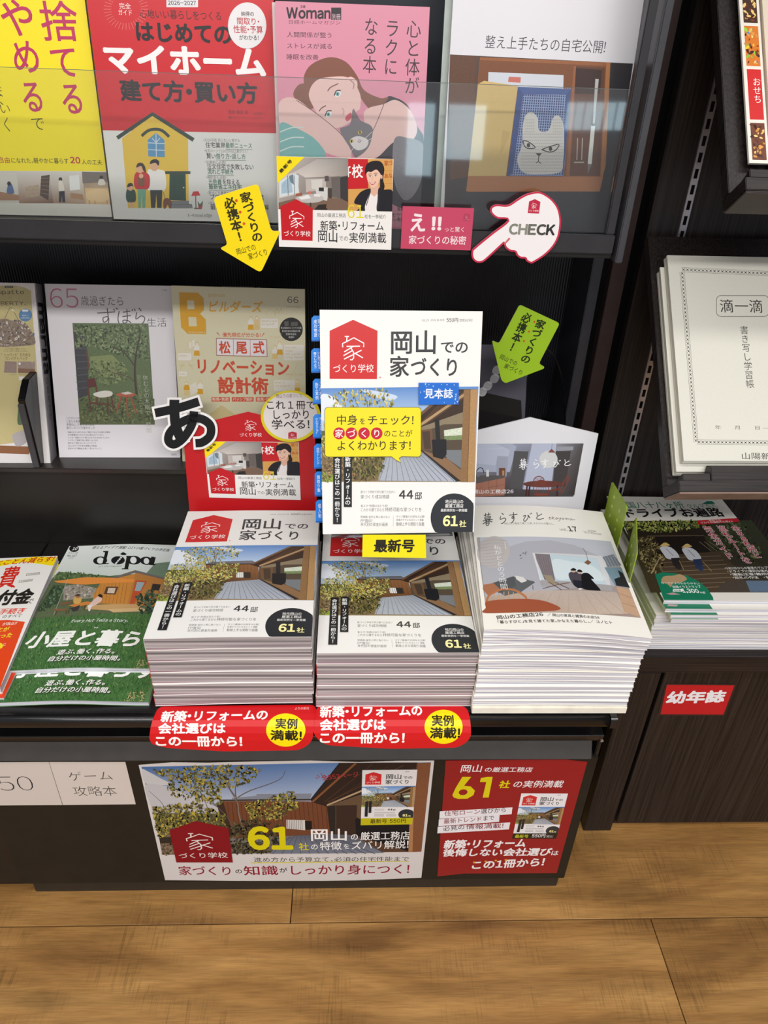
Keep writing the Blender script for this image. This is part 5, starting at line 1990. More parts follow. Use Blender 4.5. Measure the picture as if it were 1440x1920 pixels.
def dopa(full=True):
    a = Art(0.205, 0.297, PDU).crop(0, 1010, KD)
    x_r = 1640
    a.poly([(25, 1090), (1240, 1088), (1640, 80), (562, 20)], [(66, 112, 58), (70, 116, 60), (226, 234, 232), (236, 240, 236)])
    a.poly([(25, 1090), (1240, 1088), (1440, 560), (255, 650)], [(66, 110, 58), (70, 112, 60), (78, 116, 66), (74, 112, 64)], 0.8)
    a.poly([(480, 270), (420, 330), (255, 650), (700, 640), (1460, 600), (1560, 330), (1240, 290), (900, 320), (640, 290)], (90, 104, 74), 0.8)
    a.scatter(region([(440, 300), (520, 272), (640, 280), (780, 306), (900, 320), (860, 345), (640, 340), (450, 350)]), 160, 11, [(84, 108, 68), (116, 138, 88), (60, 84, 52)], 41)
    a.poly([(1200, 290), (1270, 210), (1400, 190), (1600, 180), (1600, 420), (1320, 330)], (110, 132, 112), 0.6)
    # dry stone wall
    a.poly([(520, 390), (640, 380), (800, 420), (770, 500), (520, 510)], (150, 142, 130), 0.8)
    a.scatter(region([(540, 395), (640, 390), (800, 425), (770, 495), (540, 505)]), 120, 10, [(176, 168, 156), (120, 112, 100), (150, 140, 126), (196, 188, 176)], 42, asp=0.6)
    a.poly([(440, 380), (530, 390), (480, 530), (330, 600), (300, 590)], (62, 76, 56), 0.8)
    a.scatter(region([(440, 390), (530, 400), (480, 530), (310, 610)]), 120, 12, [(72, 96, 66), (50, 70, 50), (100, 128, 96)], 43)
    # the cabin
    a.poly([(770, 470), (830, 372), (1110, 300), (1040, 556), (760, 545)], (196, 134, 62), 0.3)
    a.poly([(1110, 290), (1340, 330), (1290, 560), (1040, 556)], (182, 124, 62), 0.3)
    for i in range(9):
        a.line([(795 + i * 32, 400 - i * 8), (775 + i * 30, 545)], 2.5, (150, 98, 46))
    a.poly([(840, 362), (1110, 272), (1345, 322), (1340, 338), (1110, 292), (850, 376)], (112, 106, 102))
    a.poly([(1112, 352), (1205, 356), (1090, 560), (1060, 552)], (186, 84, 48))
    a.poly([(1124, 366), (1186, 368), (1150, 440), (1104, 440)], (150, 170, 176))
    a.poly([(1250, 374), (1318, 378), (1300, 430), (1236, 424)], (54, 50, 48))
    a.poly([(872, 410), (972, 410), (948, 474), (852, 470)], (92, 66, 48))
    a.poly([(890, 420), (950, 420), (938, 464), (880, 462)], (206, 190, 170), 0.6)
    a.poly([(440, 348), (700, 326), (1110, 348), (1090, 372), (700, 388), (470, 362)], (224, 142, 66))
    a.line([(556, 335), (440, 632)], 3.5, (176, 176, 170))
    a.poly([(720, 560), (1140, 545), (1160, 590), (1000, 612), (700, 592)], (196, 158, 106))
    a.poly([(880, 596), (1180, 572), (1200, 600), (930, 620)], (206, 176, 126))
    # picnic bench with two people
    a.poly([(560, 556), (720, 528), (780, 548), (620, 572)], (204, 130, 60))
    a.poly([(500, 530), (620, 520), (560, 548), (480, 552)], (120, 90, 66))
    a.line([(580, 566), (556, 620)], 6, (90, 66, 48)); a.line([(700, 556), (690, 600)], 6, (90, 66, 48))
    a.poly([(440, 580), (540, 580), (560, 596), (450, 600)], (130, 92, 64)); a.line([(470, 598), (450, 634)], 5, (90, 66, 48)); a.line([(540, 596), (545, 628)], 5, (90, 66, 48))
    a.blob([(604, 500), (630, 484), (668, 500), (660, 540), (610, 544)], (206, 164, 92)); a.ell(640, 482, 18, 15, (150, 104, 78)); a.blob([(616, 474), (640, 464), (664, 474), (640, 478)], (40, 32, 30))
    a.poly([(580, 580), (660, 556), (640, 600), (600, 610)], (60, 56, 60))
    a.blob([(790, 500), (824, 488), (838, 520), (800, 552), (740, 580), (730, 560)], (222, 190, 178)); a.ell(822, 486, 16, 13, (186, 140, 114)); a.blob([(804, 482), (826, 470), (842, 486), (836, 500)], (44, 34, 34))
    a.poly([(720, 560), (760, 555), (740, 610), (728, 610)], (226, 220, 214))
    a.scatter(region([(1110, 480), (1220, 430), (1400, 440), (1420, 640), (1140, 620)]), 300, 14, [(58, 80, 62), (42, 62, 48), (84, 108, 86)], 44)
    # lawn
    a.scatter(region([(30, 1085), (1240, 1085), (1430, 600), (1000, 630), (260, 650)]), 2300 if full else 1200, 15, GRASS, 45, asp=0.14, ang=(100, 32), layers=4, k=4)
    a.scatter(region([(1080, 1080), (1240, 1080), (1260, 980), (1130, 1000)]), 60, 12, [(170, 160, 112), (190, 178, 130)], 46, asp=0.2)
    for o in a.ops:
        o[0][:, 0] = np.clip(o[0][:, 0], 0, 0.205)
        o[0][:, 1] = np.clip(o[0][:, 1], 0, 0.297)
    DKK = (26, 26, 28)
    if full:
        a.ell(606, 82, 40, 28, DKK)
        a.T('10', (586, 96), (628, 96), 28, WHITE, 0.03)
        a.T('ドゥーパ！', (552, 126), (632, 128), 18, DKK, 0.01)
        a.T('No.167', (545, 148), (622, 150), 18, DKK, 0.02)
        a.T('2026', (556, 164), (600, 164), 10, DKK)
        a.T('使えるアイデア満載! DIY小屋づくりの決定版', (748, 90), (1384, 110), 24, (48, 50, 50), 0.012, 0.15)
        # dopa masthead: bold letters drawn as strokes with a hammer in the o
        a.ell(822, 190, 58, 34, DKK); a.ell(824, 190, 28, 26, (228, 234, 230)); a.poly([(866, 222), (890, 112), (846, 112), (846, 120), (862, 124), (838, 222)], DKK); a.poly([(838, 222), (892, 222), (892, 214), (838, 214)], DKK)
        a.ell(968, 192, 56, 34, DKK); a.poly([(940, 222), (955, 222), (1020, 150), (1004, 146)], (228, 234, 230)); a.poly([(1010, 124), (1040, 140), (1030, 150), (1002, 150), (985, 140)], DKK)
        for i in range(4):
            a.line([(950 + i * 14, 196 - i * 12), (978 + i * 12, 208 - i * 12)], 4, DKK)
        a.poly([(1032, 264), (1062, 156), (1036, 156), (1036, 164), (1044, 164), (1020, 258), (1000, 258), (998, 266), (1058, 266), (1060, 260)], DKK)
        a.ell(1098, 190, 58, 36, DKK); a.ell(1094, 190, 26, 27, (228, 234, 230)); a.poly([(1020, 264), (1050, 264), (1076, 156), (1040, 156)], DKK)
        a.ell(1200, 192, 52, 33, DKK); a.ell(1200, 194, 22, 24, (228, 234, 230)); a.poly([(1222, 224), (1262, 226), (1282, 214), (1262, 214), (1276, 160), (1240, 156)], DKK)
        a.T('DIY life magazine', (802, 246), (996, 246), 14, (70, 72, 70), 0, 0.15)
        a.T('Every Hut Tells a Story.', (580, 702), (1046, 696), 28, (244, 246, 240), 0.012, 0.2)
        a.T('特集', (770, 752), (808, 752), 10, (244, 246, 240), 0.01)
    a.T('小屋と暮らす', (180, 898), (1330, 890), 130, (246, 248, 242), 0.035, 0.12)
    for sh in (((5, 5), (52, 60, 44)), ((0, 0), (246, 248, 240))):
        (dx, dy), c = sh
        a.T('遊ぶ、働く、作る。', (462 + dx, 966 + dy), (940 + dx, 954 + dy), 42, c, 0.02, 0.15)
        a.T('自分だけの小屋時間。', (380 + dx, 1018 + dy), (985 + dx, 1010 + dy), 42, c, 0.02, 0.15)
    return a


A_DOPA = dopa()


dbend = facets(lambda u: 0.0016 + 0.0020 * math.sin(u / 0.205 * 6.0 - 1.4), 0.2085, 12)
dbend2 = facets(lambda u: 0.0018 + 0.0020 * math.sin(u / 0.205 * 6.0 - 1.4), 0.205, 12)


o = magazine('craft_magazine', A_DOPA, 0.205, 0.297, 0.0078, PDU, (214, 220, 214), (206, 210, 204), dbend2, (12, 1))
tag(o, 'hut-building craft magazine with cabin and lawn cover, upper of two lying on the platform', 'magazine', 'craft magazines on the platform')
AL = Art(0.205, 0.297)
for V, F, C, L, bb, n, sb in A_DOPA.ops:
    if bb[1] < 0.12:
        AL.ops.append([V, F, C, L, bb, n, sb])
o = magazine('craft_magazine', AL, 0.2085, 0.297, 0.0078, PDL, (90, 128, 80), (206, 210, 204), dbend, (12, 1))
tag(o, 'hut-building craft magazine with grass cover, lower of two lying on the platform', 'magazine', 'craft magazines on the platform')

# red and yellow money book at the left edge
PRY = Pose(-0.6709, 0.6795, 0.4700, 4.23, 90, 1.05)
a = Art(0.21, 0.297, PRY).crop(0, 1010, KD)
a.poly([(-600, 250), (300, 128), (475, 150), (448, 222), (200, 190), (-600, 330)], (250, 222, 16))
a.T('とことん減らす!', (-60, 222), (432, 186), 44, (206, 40, 22), 0.025, 0.2)
a.poly([(-600, 780), (-600, 700), (60, 664), (205, 680), (-5, 1280), (-900, 1300)], (228, 70, 22))
a.T('費', (-46, 412), (116, 396), 170, (214, 44, 30), 0.022, 0.05)
a.poly([(92, 384), (108, 378), (126, 396), (112, 402)], (214, 44, 30))
a.T('付金', (-60, 545), (230, 530), 118, (34, 32, 30), 0.05, 0.1)
a.T('で', (210, 536), (268, 530), 44, (60, 56, 54), 0.0, 0.1)
for x, y in ((212, 304), (152, 360)):
    a.poly([(x, y), (x + 110, y - 12), (x + 116, y - 30), (x + 6, y - 18)], (120, 116, 96))
    a.poly([(x + 5, y - 3), (x + 106, y - 14), (x + 110, y - 27), (x + 10, y - 16)], (232, 232, 222))
    a.T('10000', (x + 14, y - 4), (x + 102, y - 14), 12, (70, 70, 66), 0.01)
a.line([(-200, 582), (222, 570)], 3, (214, 60, 40))
a.T('と手続き', (-90, 622), (194, 612), 46, (224, 60, 30), 0.025, 0.1)
a.T('のすべて', (10, 652), (172, 644), 28, (60, 50, 46), 0.01, 0.1)
a.T('が改正!!', (12, 712), (132, 704), 24, (250, 240, 226), 0.015, 0.1)
a.T('ことが', (-80, 768), (64, 758), 36, (250, 228, 60), 0.03, 0.1)
a.T('変わった', (-110, 822), (92, 808), 40, (250, 228, 60), 0.03, 0.1)
a.ell(-2, 876, 26, 24, (250, 222, 40))
a.T('に', (22, 880), (48, 876), 24, (250, 240, 226), 0.01)
for o_ in a.ops:
    o_[0][:, 0] = np.clip(o_[0][:, 0], 0, 0.21)
    o_[0][:, 1] = np.clip(o_[0][:, 1], 0, 0.297)
o = magazine('money_guide', a, 0.21, 0.297, 0.0118, PRY, (238, 236, 230), (226, 214, 206))
tag(o, 'red, white and yellow money guidebook cut off by the left edge, upper of two', 'book', 'money guides at the left edge')
a2 = Art(0.21, 0.297)
a2.fn = lambda p: np.array(p, float)
a2.poly([(0, 0.262), (0.21, 0.262), (0.21, 0.297), (0, 0.297)], (250, 222, 16))
a2.poly([(0, 0), (0.21, 0), (0.21, 0.13), (0, 0.13)], (222, 66, 26))
o = magazine('money_guide', a2, 0.21, 0.297, 0.0118, Pose(-0.6665, 0.6795, 0.4580, 3.2, 90), (236, 226, 222), (226, 214, 206))
tag(o, 'red and yellow money guidebook, lower of two by the left edge of the platform', 'book', 'money guides at the left edge')

# ================================================================== middle tier
# ---- garden essay book with the number 65
P65 = Pose(-0.4862, 1.0776, 0.6103, 1.5, 19.8)
a = Art(0.1966, 0.2747, P65).crop(0, 500, 0.375)
PINK = (196, 116, 138)
G6 = (74, 70, 74)
a.T('65', (248, 216), (404, 216), 124, PINK, -0.012)
a.T('歳過ぎたら', (404, 194), (624, 196), 48, G6, -0.006)
brushz = [[(486, 232), (576, 226)], [(536, 208), (540, 262), (520, 278), (516, 256), (540, 252), (542, 280), (520, 300)], [(566, 212), (574, 220)], [(580, 206), (588, 214)],
          [(596, 222), (590, 262), (598, 290)], [(614, 228), (652, 222)], [(612, 250), (654, 244)], [(634, 212), (636, 272), (618, 282), (616, 268), (640, 270), (656, 282)], [(664, 212), (660, 222)], [(672, 210), (676, 222)],
          [(694, 206), (706, 222)], [(684, 228), (680, 262), (706, 246), (724, 258), (714, 282), (694, 290)]]
for s_ in brushz:
    a.curve(s_, 5, G6, 5)
a.T('生活', (734, 300), (836, 300), 44, G6, -0.006)
a.T('TJ MOOK', (810, 122), (836, 122), 9, G6)
a.poly([(400, 790), (774, 790), (742, 284), (362, 282)], (92, 110, 72), 0.8)
a.poly([(392, 660), (772, 660), (774, 790), (400, 790)], (88, 98, 62), 0.8)
a.poly([(366, 320), (430, 316), (446, 640), (392, 660)], (62, 62, 66), 0.3)
for i in range(9):
    a.line([(368 + i * 2, 340 + i * 34), (436 + i, 346 + i * 32)], 4, (86, 88, 92))
a.line([(434, 420), (446, 520)], 8, (104, 64, 48))
a.poly([(450, 450), (560, 440), (640, 520), (560, 560), (450, 540)], (128, 140, 90), 0.8)
a.scatter(region([(373, 293), (733, 294), (744, 470), (600, 440), (470, 400), (378, 400)]), 1000, 8, [(78, 96, 62), (108, 126, 84), (60, 74, 50), (140, 152, 112), (120, 136, 96)], 51)
a.scatter(region([(450, 470), (620, 480), (640, 560), (540, 600), (450, 560)]), 300, 8, [(84, 100, 64), (112, 128, 84), (130, 142, 98)], 52)
a.scatter(region([(402, 648), (760, 630), (764, 780), (410, 780)]), 400, 10, [(70, 84, 52), (104, 116, 74), (124, 130, 84), (56, 66, 44)], 53, asp=0.3)
a.curve([(684, 640), (674, 540), (680, 440), (700, 340), (690, 290)], 12, (66, 56, 48), 5, 5)
a.curve([(676, 500), (620, 430), (560, 400)], 5, (66, 56, 48), 5)
a.curve([(676, 580), (640, 550), (560, 530)], 4, (90, 66, 54), 5)
# chair and little table
a.poly([(434, 562), (474, 556), (484, 600), (444, 606)], (92, 44, 40))
for pts in ([(440, 600), (454, 726)], [(480, 598), (486, 640)], [(538, 650), (540, 738)], [(556, 640), (568, 716)], [(486, 650), (484, 690)], [(452, 680), (540, 690)]):
    a.line(pts, 8, (98, 56, 46))
a.blob([(466, 636), (520, 620), (560, 626), (556, 646), (500, 654)], (216, 214, 204))
a.ell(630, 640, 50, 11, (172, 92, 66))
a.poly([(604, 632), (640, 624), (664, 634), (628, 640)], (206, 200, 190))
for pts in ([(606, 646), (584, 728)], [(632, 650), (640, 750)], [(650, 646), (684, 732)]):
    a.line(pts, 7, (150, 78, 56))
a.TV('足りていることを', (694, 540), (708, 738), 24, (160, 170, 140), -0.01)
a.TV('休む心の木陰で、時間', (726, 540), (746, 832), 28, (186, 190, 176), -0.008)
for i, t in enumerate(('これでいいの', 'と思える家事', '手間なしで生きるために', '暮らしのコツを集めました')):
    a.T(t, (330 + i, 764 + i * 16), (402 if i < 2 else 476, 764 + i * 16), 13, G6, 0.0)
for i, t in enumerate(('年齢とわりに切りのない「眠れてなんで」を助けが解決', 'ずぼ家事はこれで十分に知られていない', 'ハンガー収納でラク・取り込み・たたみはもうしない', 'アイディア調理で赤い実をしないのに', '焼き立て・使わないキッチンづくり', 'のんびり「今の幸せ健康」の秘訣', '家まわりの「補助金」を楽しく見つけていこう')):
    a.T(t, (338 + i * 0.5, 832 + i * 13.6), ((552, 520, 548, 492, 482, 484, 508)[i], 832 + i * 13.6), 9, G6, 0.006)
a.T('宝島社', (856, 944), (884, 944), 10, G6)
o = magazine('essay_book', a, 0.1966, 0.2747, 0.006, P65, (222, 218, 222), (200, 196, 198))
tag(o, 'white book with a pink 65 and a garden chair under a tree', 'book')
# ---- builder magazine
PBU = Pose(-0.2833, 1.0696, 0.6103, -0.59, 13.46)
a = Art(0.204, 0.2778, PBU).crop(320, 530, 0.194444)
OR = (214, 160, 40)
OR2 = (206, 176, 104)
RB = (206, 78, 48)
a.poly([(80, 92), (260, 96), (318, 150), (322, 262), (284, 300), (338, 356), (344, 498), (164, 494), (100, 430)], OR)
BGC = (214, 208, 176)
a.poly([(158, 172), (226, 172), (230, 254), (162, 256)], BGC); a.poly([(170, 330), (246, 332), (252, 420), (176, 420)], BGC)
a.T('BUILDERS', (172, 488), (338, 490), 20, BGC, 0.0)
a.T('建築知識', (358, 138), (528, 140), 34, OR2, 0.0)
a.T('ビルダーズ', (350, 284), (880, 290), 112, OR, 0.02, 0.18)
a.T('66', (1120, 200), (1236, 204), 76, (50, 46, 40), 0.0)
a.T('autumn 2026', (1112, 238), (1250, 242), 16, (110, 104, 90))
a.ell(1162, 450, 112, 114, (34, 32, 30), 36)
a.poly([(1094, 376), (1136, 370), (1140, 414), (1100, 418)], (90, 88, 84)); a.poly([(1156, 416), (1160, 380), (1226, 378), (1226, 416)], (90, 88, 84))
for i, (t, x0, x1) in enumerate((('第18回日本エコハウス大賞', 1062, 1262), ('第3回日本木の家設計大賞', 1074, 1250), ('受賞作品を', 1110, 1216), ('発表!!', 1136, 1192))):
    a.T(t, (x0, 446 + i * 30), (x1, 446 + i * 30), 20, (222, 220, 214), 0.0)
a.T('優先順位が分かる！', (500, 522), (872, 526), 42, RB, 0.015)
a.line([(446, 480), (474, 512)], 10, RB, 3); a.line([(902, 486), (876, 520)], 10, RB, 3)
a.poly([(440, 704), (934, 716), (928, 548), (438, 534)], (150, 66, 44)); a.poly([(446, 698), (928, 710), (922, 554), (444, 540)], (228, 224, 226))
a.line([(604, 540), (606, 706)], 4, RB); a.line([(766, 544), (768, 710)], 4, RB)
for ch, x in (('松', 468), ('尾', 630), ('式', 794)):
    a.T(ch, (x, 682), (x + 112, 684), 118, RB, 0.03)
a.T('リノベーション', (240, 876), (1150, 898), 146, RB, 0.035)
a.T('設計術', (456, 1066), (946, 1074), 156, RB, 0.035)
for t, x0, x1 in (('断熱・気密', 394, 570), ('パッシブ設計', 590, 800), ('換気・空調', 820, 1000)):
    a.rect(x0, 1104, x1, 1146, RB); a.T(t, (x0 + 8, 1140), (x1 - 8, 1140), 32, (236, 226, 206), 0.012)
CR = (228, 224, 214)
for x0, y0, x1, y1, tx in ((864, 342, 1040, 440, ('What\'s next', 'to build?')), (1088, 596, 1288, 752, ('How much', 'longer', 'will you be', 'living there?')), (64, 676, 204, 752, ('window',)), (76, 852, 160, 906, ('wall',)), (990, 936, 1204, 1050, ('What is', 'the budget?'))):
    P_ = rr(x0, y0, x1, y1, 16, 3)
    a.poly(P_, CR); a.line(P_ + [P_[0]], 2, OR2)
    for i, t in enumerate(tx):
        a.T(t, (x0 + 12, y0 + 38 + i * 32), (x0 + 12 + 14 * len(t), y0 + 38 + i * 32), 22, OR2, 0.0)
a.T('YES', (84, 812), (138, 812), 26, OR2); a.T('NO', (174, 812), (222, 812), 26, OR2)
a.T('+5 years', (950, 534), (1060, 536), 24, OR2); a.T('about 20 years', (1110, 892), (1296, 894), 22, OR2)
for p, q in (((1030, 450), (1070, 500)), ((1230, 770), (1150, 920)), ((100, 900), (70, 950)), ((1100, 580), (1070, 530)), ((170, 766), (214, 836)), ((130, 766), (92, 836))):
    a.line([p, q], 2.5, OR2)
for x, y, c1, c2 in ((772, 400, CR, OR), (830, 400, (220, 196, 140), (214, 190, 130)), (252, 650, CR, OR), (1006, 680, CR, (220, 190, 120)), (1052, 640, CR, OR), (154, 1030, OR, (220, 196, 140)), (284, 1020, CR, OR), (1222, 1010, (222, 200, 150), OR)):
    a.ell(x, y - 62, 15, 16, OR2, 14); a.ell(x, y - 58, 11, 13, (232, 220, 196), 14)
    a.blob([(x - 24, y + 8), (x - 22, y - 36), (x, y - 46), (x + 22, y - 36), (x + 24, y + 8)], c1)
    a.poly([(x - 24, y + 4), (x + 24, y + 4), (x + 30, y + 54), (x - 28, y + 54)], c2)
a.poly([(172, 580), (232, 540), (236, 610), (176, 644)], (226, 222, 204)); a.poly([(180, 990), (244, 956), (262, 1050), (196, 1090)], (226, 222, 206))
a.line([(172, 580), (232, 540), (236, 610), (176, 644), (172, 580)], 2, OR2); a.line([(204, 560), (206, 628)], 2, OR2)
P_ = [(930, 320), (928, 280), (966, 260), (1004, 280), (1004, 316)]
a.line(P_, 3, OR2); a.curve([(1010, 310), (1020, 250), (1040, 290), (1066, 240), (1070, 300)], 4, OR2)
a.poly([(330, 1300), (490, 1180), (620, 1270), (760, 1360), (300, 1360)], (206, 190, 140))
for o_ in a.ops:
    o_[0][:, 0] = np.clip(o_[0][:, 0], 0, 0.204)
o = magazine('builder_magazine', a, 0.204, 0.2778, 0.007, PBU, BGC, (190, 186, 164), spine_right=False, g=0.1)
tag(o, 'pale yellow builder magazine with an orange B leaning on the middle tier', 'magazine')
# clear clip above it
cl = at_y(448, 538, 1.15)
bm = bmesh.new()
bm_box(bm, cl[0] - 0.024, cl[0] + 0.024, 1.140, 1.142, cl[2] - 0.035, cl[2] + 0.003)
bmesh.ops.create_cone(bm, cap_ends=True, segments=20, radius1=0.006, radius2=0.006, depth=0.003, matrix=Matrix.Translation((cl[0] + 0.032, 1.141, cl[2] - 0.003)) @ Matrix.Rotation(math.pi / 2, 4, 'X'))
o = mesh('label_clip', bm, mat('cloudy_plastic', (120, 118, 122), rough=0.4))
tag(o, 'translucent plastic clip peeking above the pale yellow builder magazine', 'clip')
# ---- boxed bag book at the left edge


def film(nt, b):
    ink(nt, b)
    tc = N(nt, 'ShaderNodeTexCoord')
    nz = N(nt, 'ShaderNodeTexNoise')
    nz.inputs['Scale'].default_value = 70
    nz.inputs['Detail'].default_value = 3
    nt.links.new(tc.outputs['Object'], nz.inputs['Vector'])
    bp = N(nt, 'ShaderNodeBump')
    bp.inputs['Strength'].default_value = 0.5
    bp.inputs['Distance'].default_value = 0.002
    nt.links.new(nz.outputs['Fac'], bp.inputs['Height'])
    nt.links.new(bp.outputs[0], b.inputs['Normal'])



TB = 0.026
x_ = at_y(66, 531, 1.16)
PBX = Pose(-0.7045, 1.052, 0.6103, 1.5, 19.8)
a0 = PBX.uv((66, 531))
WB = float(a0[0]); HB = float(a0[1])
KB = 350 / 1920
a = Art(WB, HB, PBX).crop(0, 520, KB)
KH_ = (196, 184, 132)
a.blob([(-400, 1700), (-400, 300), (-200, 120), (120, 86), (300, 130), (326, 260), (400, 1400), (300, 1640), (0, 1720)], KH_)
a.rrect(48, 88, 134, 110, 10, (60, 52, 46)); a.T('特別付録', (58, 106), (124, 106), 14, (220, 214, 190), 0.01)
a.T('shupatto', (-110, 176), (252, 176), 54, (54, 48, 42), 0.0)
a.ell(124, 132, 4, 5, (54, 48, 42), 8)
a.T('×', (94, 218), (112, 218), 18, (70, 64, 54))
a.T('LIBERTY.', (-80, 292), (268, 292), 50, (54, 48, 42), -0.004)
a.curve([(50, 420), (84, 350), (108, 312), (140, 350), (188, 436)], 4, (70, 64, 54), 6)
a.blob([(-300, 700), (-240, 520), (-60, 450), (50, 424), (120, 444), (190, 436), (270, 480), (340, 580), (364, 650), (352, 690), (250, 706), (60, 716), (-100, 712)], (142, 126, 112), g=0.8)
a.scatter(region([(-100, 690), (-60, 470), (60, 440), (190, 446), (290, 510), (350, 640), (330, 690), (100, 710)]), 170, 13, [(176, 164, 150), (112, 98, 88), (206, 200, 192), (126, 104, 84), (96, 88, 92)], 61)
for x, y in ((72, 468), (170, 630), (10, 630), (232, 468)):
    a.ell(x, y, 13, 15, (222, 218, 212), 12); a.ell(x, y, 5, 6, (120, 100, 90), 8)
a.poly([(334, 576), (356, 572), (352, 610)], (84, 110, 150))
a.ell(262, 388, 68, 66, (92, 132, 172), 28)
a.rrect(228, 332, 292, 352, 8, (226, 230, 234)); a.T('限定カラー', (226, 400), (300, 402), 16, (220, 228, 236), 0.0); a.T('新柄で登場', (220, 424), (306, 426), 14, (220, 228, 236), 0.0)
for i in range(3):
    a.T('ふくらむ一枚仕立てで荷物もたっぷり入る', (50 - i * 8, 736 + i * 15), (262 + i * 12, 738 + i * 15), 11, (84, 76, 60))
a.T('“シュパッと”たためる', (12, 812), (316, 814), 36, (70, 62, 48), 0.0)
a.T('コンパクトバッグ', (54, 850), (288, 850), 32, (70, 62, 48), 0.0)
a.poly([(40, 980), (172, 984), (172, 866), (50, 862)], (150, 132, 122), 0.6); a.poly([(186, 984), (362, 986), (358, 866), (184, 866)], (156, 138, 128), 0.6)
a.poly([(186, 984), (362, 986), (361, 944), (186, 936)], (136, 104, 84))
a.ell(202, 888, 12, 13, (232, 230, 226), 12)
a.T('バッとひろげる', (90, 1006), (172, 1006), 13, (90, 82, 66)); a.T('端をもって引くだけ', (200, 1006), (276, 1006), 12, (90, 82, 66))
a.rect(196, 1020, 262, 1058, (222, 220, 214))
a.ell(236, 1140, 32, 46, (130, 140, 150), 16)
a.poly([(-300, 1720), (310, 1740), (300, 1820), (-300, 1800)], (142, 96, 64))
a.blob([(130, 1620), (220, 1580), (290, 1600), (270, 1700), (180, 1740), (140, 1690)], (176, 170, 170))
a.blob([(180, 1500), (200, 1300), (260, 1250), (280, 1380), (250, 1500)], (92, 112, 84), g=0.8)
for o_ in a.ops:
    o_[0][:, 0] = np.clip(o_[0][:, 0], 0.004, WB - 0.004)
    o_[0][:, 1] = np.clip(o_[0][:, 1], 0.004, HB)
bx = empty('bag_book', tuple(PBX.o))
tag(bx, 'boxed bag book with a patterned bag on its front, leftmost on the middle tier', 'boxed book')
o = sheet('front_cover', a, [(0, 0), (WB, 0), (WB, HB), (0, HB)], (226, 222, 220), 0.0012, mat('wrinkled_film', rough=0.14, spec=0.6, build=film), None, PBX.matrix())
o.parent = bx; o.matrix_parent_inverse = Matrix.Translation(-Vector(PBX.o))
PSP = Pose(0, 0, 0)
PSP.o = PBX.o + PBX.u * WB
PSP.u, PSP.v, PSP.n = -PBX.n, PBX.v, PBX.u
a = Art(TB, HB)
a.fn = lambda p: np.array(p, float)
for ch, y0 in zip('marna', (0.845, 0.765, 0.69, 0.615, 0.54)):
    V, F, adv = glyph(ch, 0.05)
    c_ = np.array([(V[:, 0].min() + V[:, 0].max()) / 2, (V[:, 1].min() + V[:, 1].max()) / 2])
    Q = (V - c_) * np.array([0.032, 0.034])
    Q = np.stack([Q[:, 1], -Q[:, 0]], 1) + np.array([TB / 2, y0 * HB])
    a.add(Q, F, lin((34, 32, 34)))
a.TV('のお片づけ', (TB / 2, 0.495 * HB), (TB / 2, 0.24 * HB), 0.011, (34, 32, 34), 0.0)
o = sheet('box_side', a, [(0, 0), (TB, 0), (TB, HB), (0, HB)], (132, 130, 134), 0.0012, M_GLOSS, None, PSP.matrix())
o.parent = bx; o.matrix_parent_inverse = Matrix.Translation(-Vector(PBX.o))
bm = bmesh.new()
bm_box(bm, 0.001, WB - 0.0013, 0.0005, HB - 0.0005, -TB, -0.0013)
in_pose(bm, PBX)
o = mesh('box_body', bm, mat('grey_box_board', (142, 140, 144), rough=0.6))
o.parent = bx; o.matrix_parent_inverse = Matrix.Translation(-Vector(PBX.o))

# ---- dim magazine behind the display copy
PDM = Pose(0.04, 1.085, 0.6103, 0.5, 19)
a = Art(1, 1, PDM).crop(860, 560, 0.20833)
a.poly([(120, 1180), (600, 1180), (620, 420), (120, 414)], (92, 90, 100))
a.poly([(100, 880), (250, 848), (562, 916), (570, 1080), (100, 1180)], (34, 32, 30), 0.4)
a.poly([(100, 990), (180, 996), (566, 1076), (570, 1180), (100, 1180)], (24, 22, 22))
a.poly([(600, 1180), (612, 700), (700, 700), (960, 760), (960, 1180)], (26, 26, 28))
for x, y in ((344, 640), (324, 716), (262, 782), (214, 836)):
    a.blob([(x - 42, y + 22), (x - 26, y - 26), (x + 10, y - 38), (x + 42, y - 18), (x + 26, y + 30), (x - 8, y + 44)], (196, 194, 196))
    a.ell(x + 16, y - 26, 22, 9, (222, 220, 220), 12, rot=-25)
    a.line([(x - 30, y + 10), (x + 10, y + 30)], 3, (150, 148, 150))
ol = [tuple(PDM.uv((860 + x * 0.20833, 560 + y * 0.20833))) for x, y in ((620, 700), (640, 420), (-400, 410))]
Wm = 0.205
u1 = ol[0][0]
Hm = ol[1][1]
for o_ in a.ops:
    o_[0][:, 0] = np.clip(o_[0][:, 0] - (u1 - Wm), 0, Wm)
    o_[0][:, 1] = np.clip(o_[0][:, 1], 0, Hm)
o = magazine('dim_magazine', a, Wm, Hm, 0.006, PDM.off(du=u1 - Wm), (92, 90, 100), (70, 68, 74), mt=M_MATTE)
tag(o, 'dim grey magazine picturing white wooden beads, half hidden behind the display copy', 'magazine')

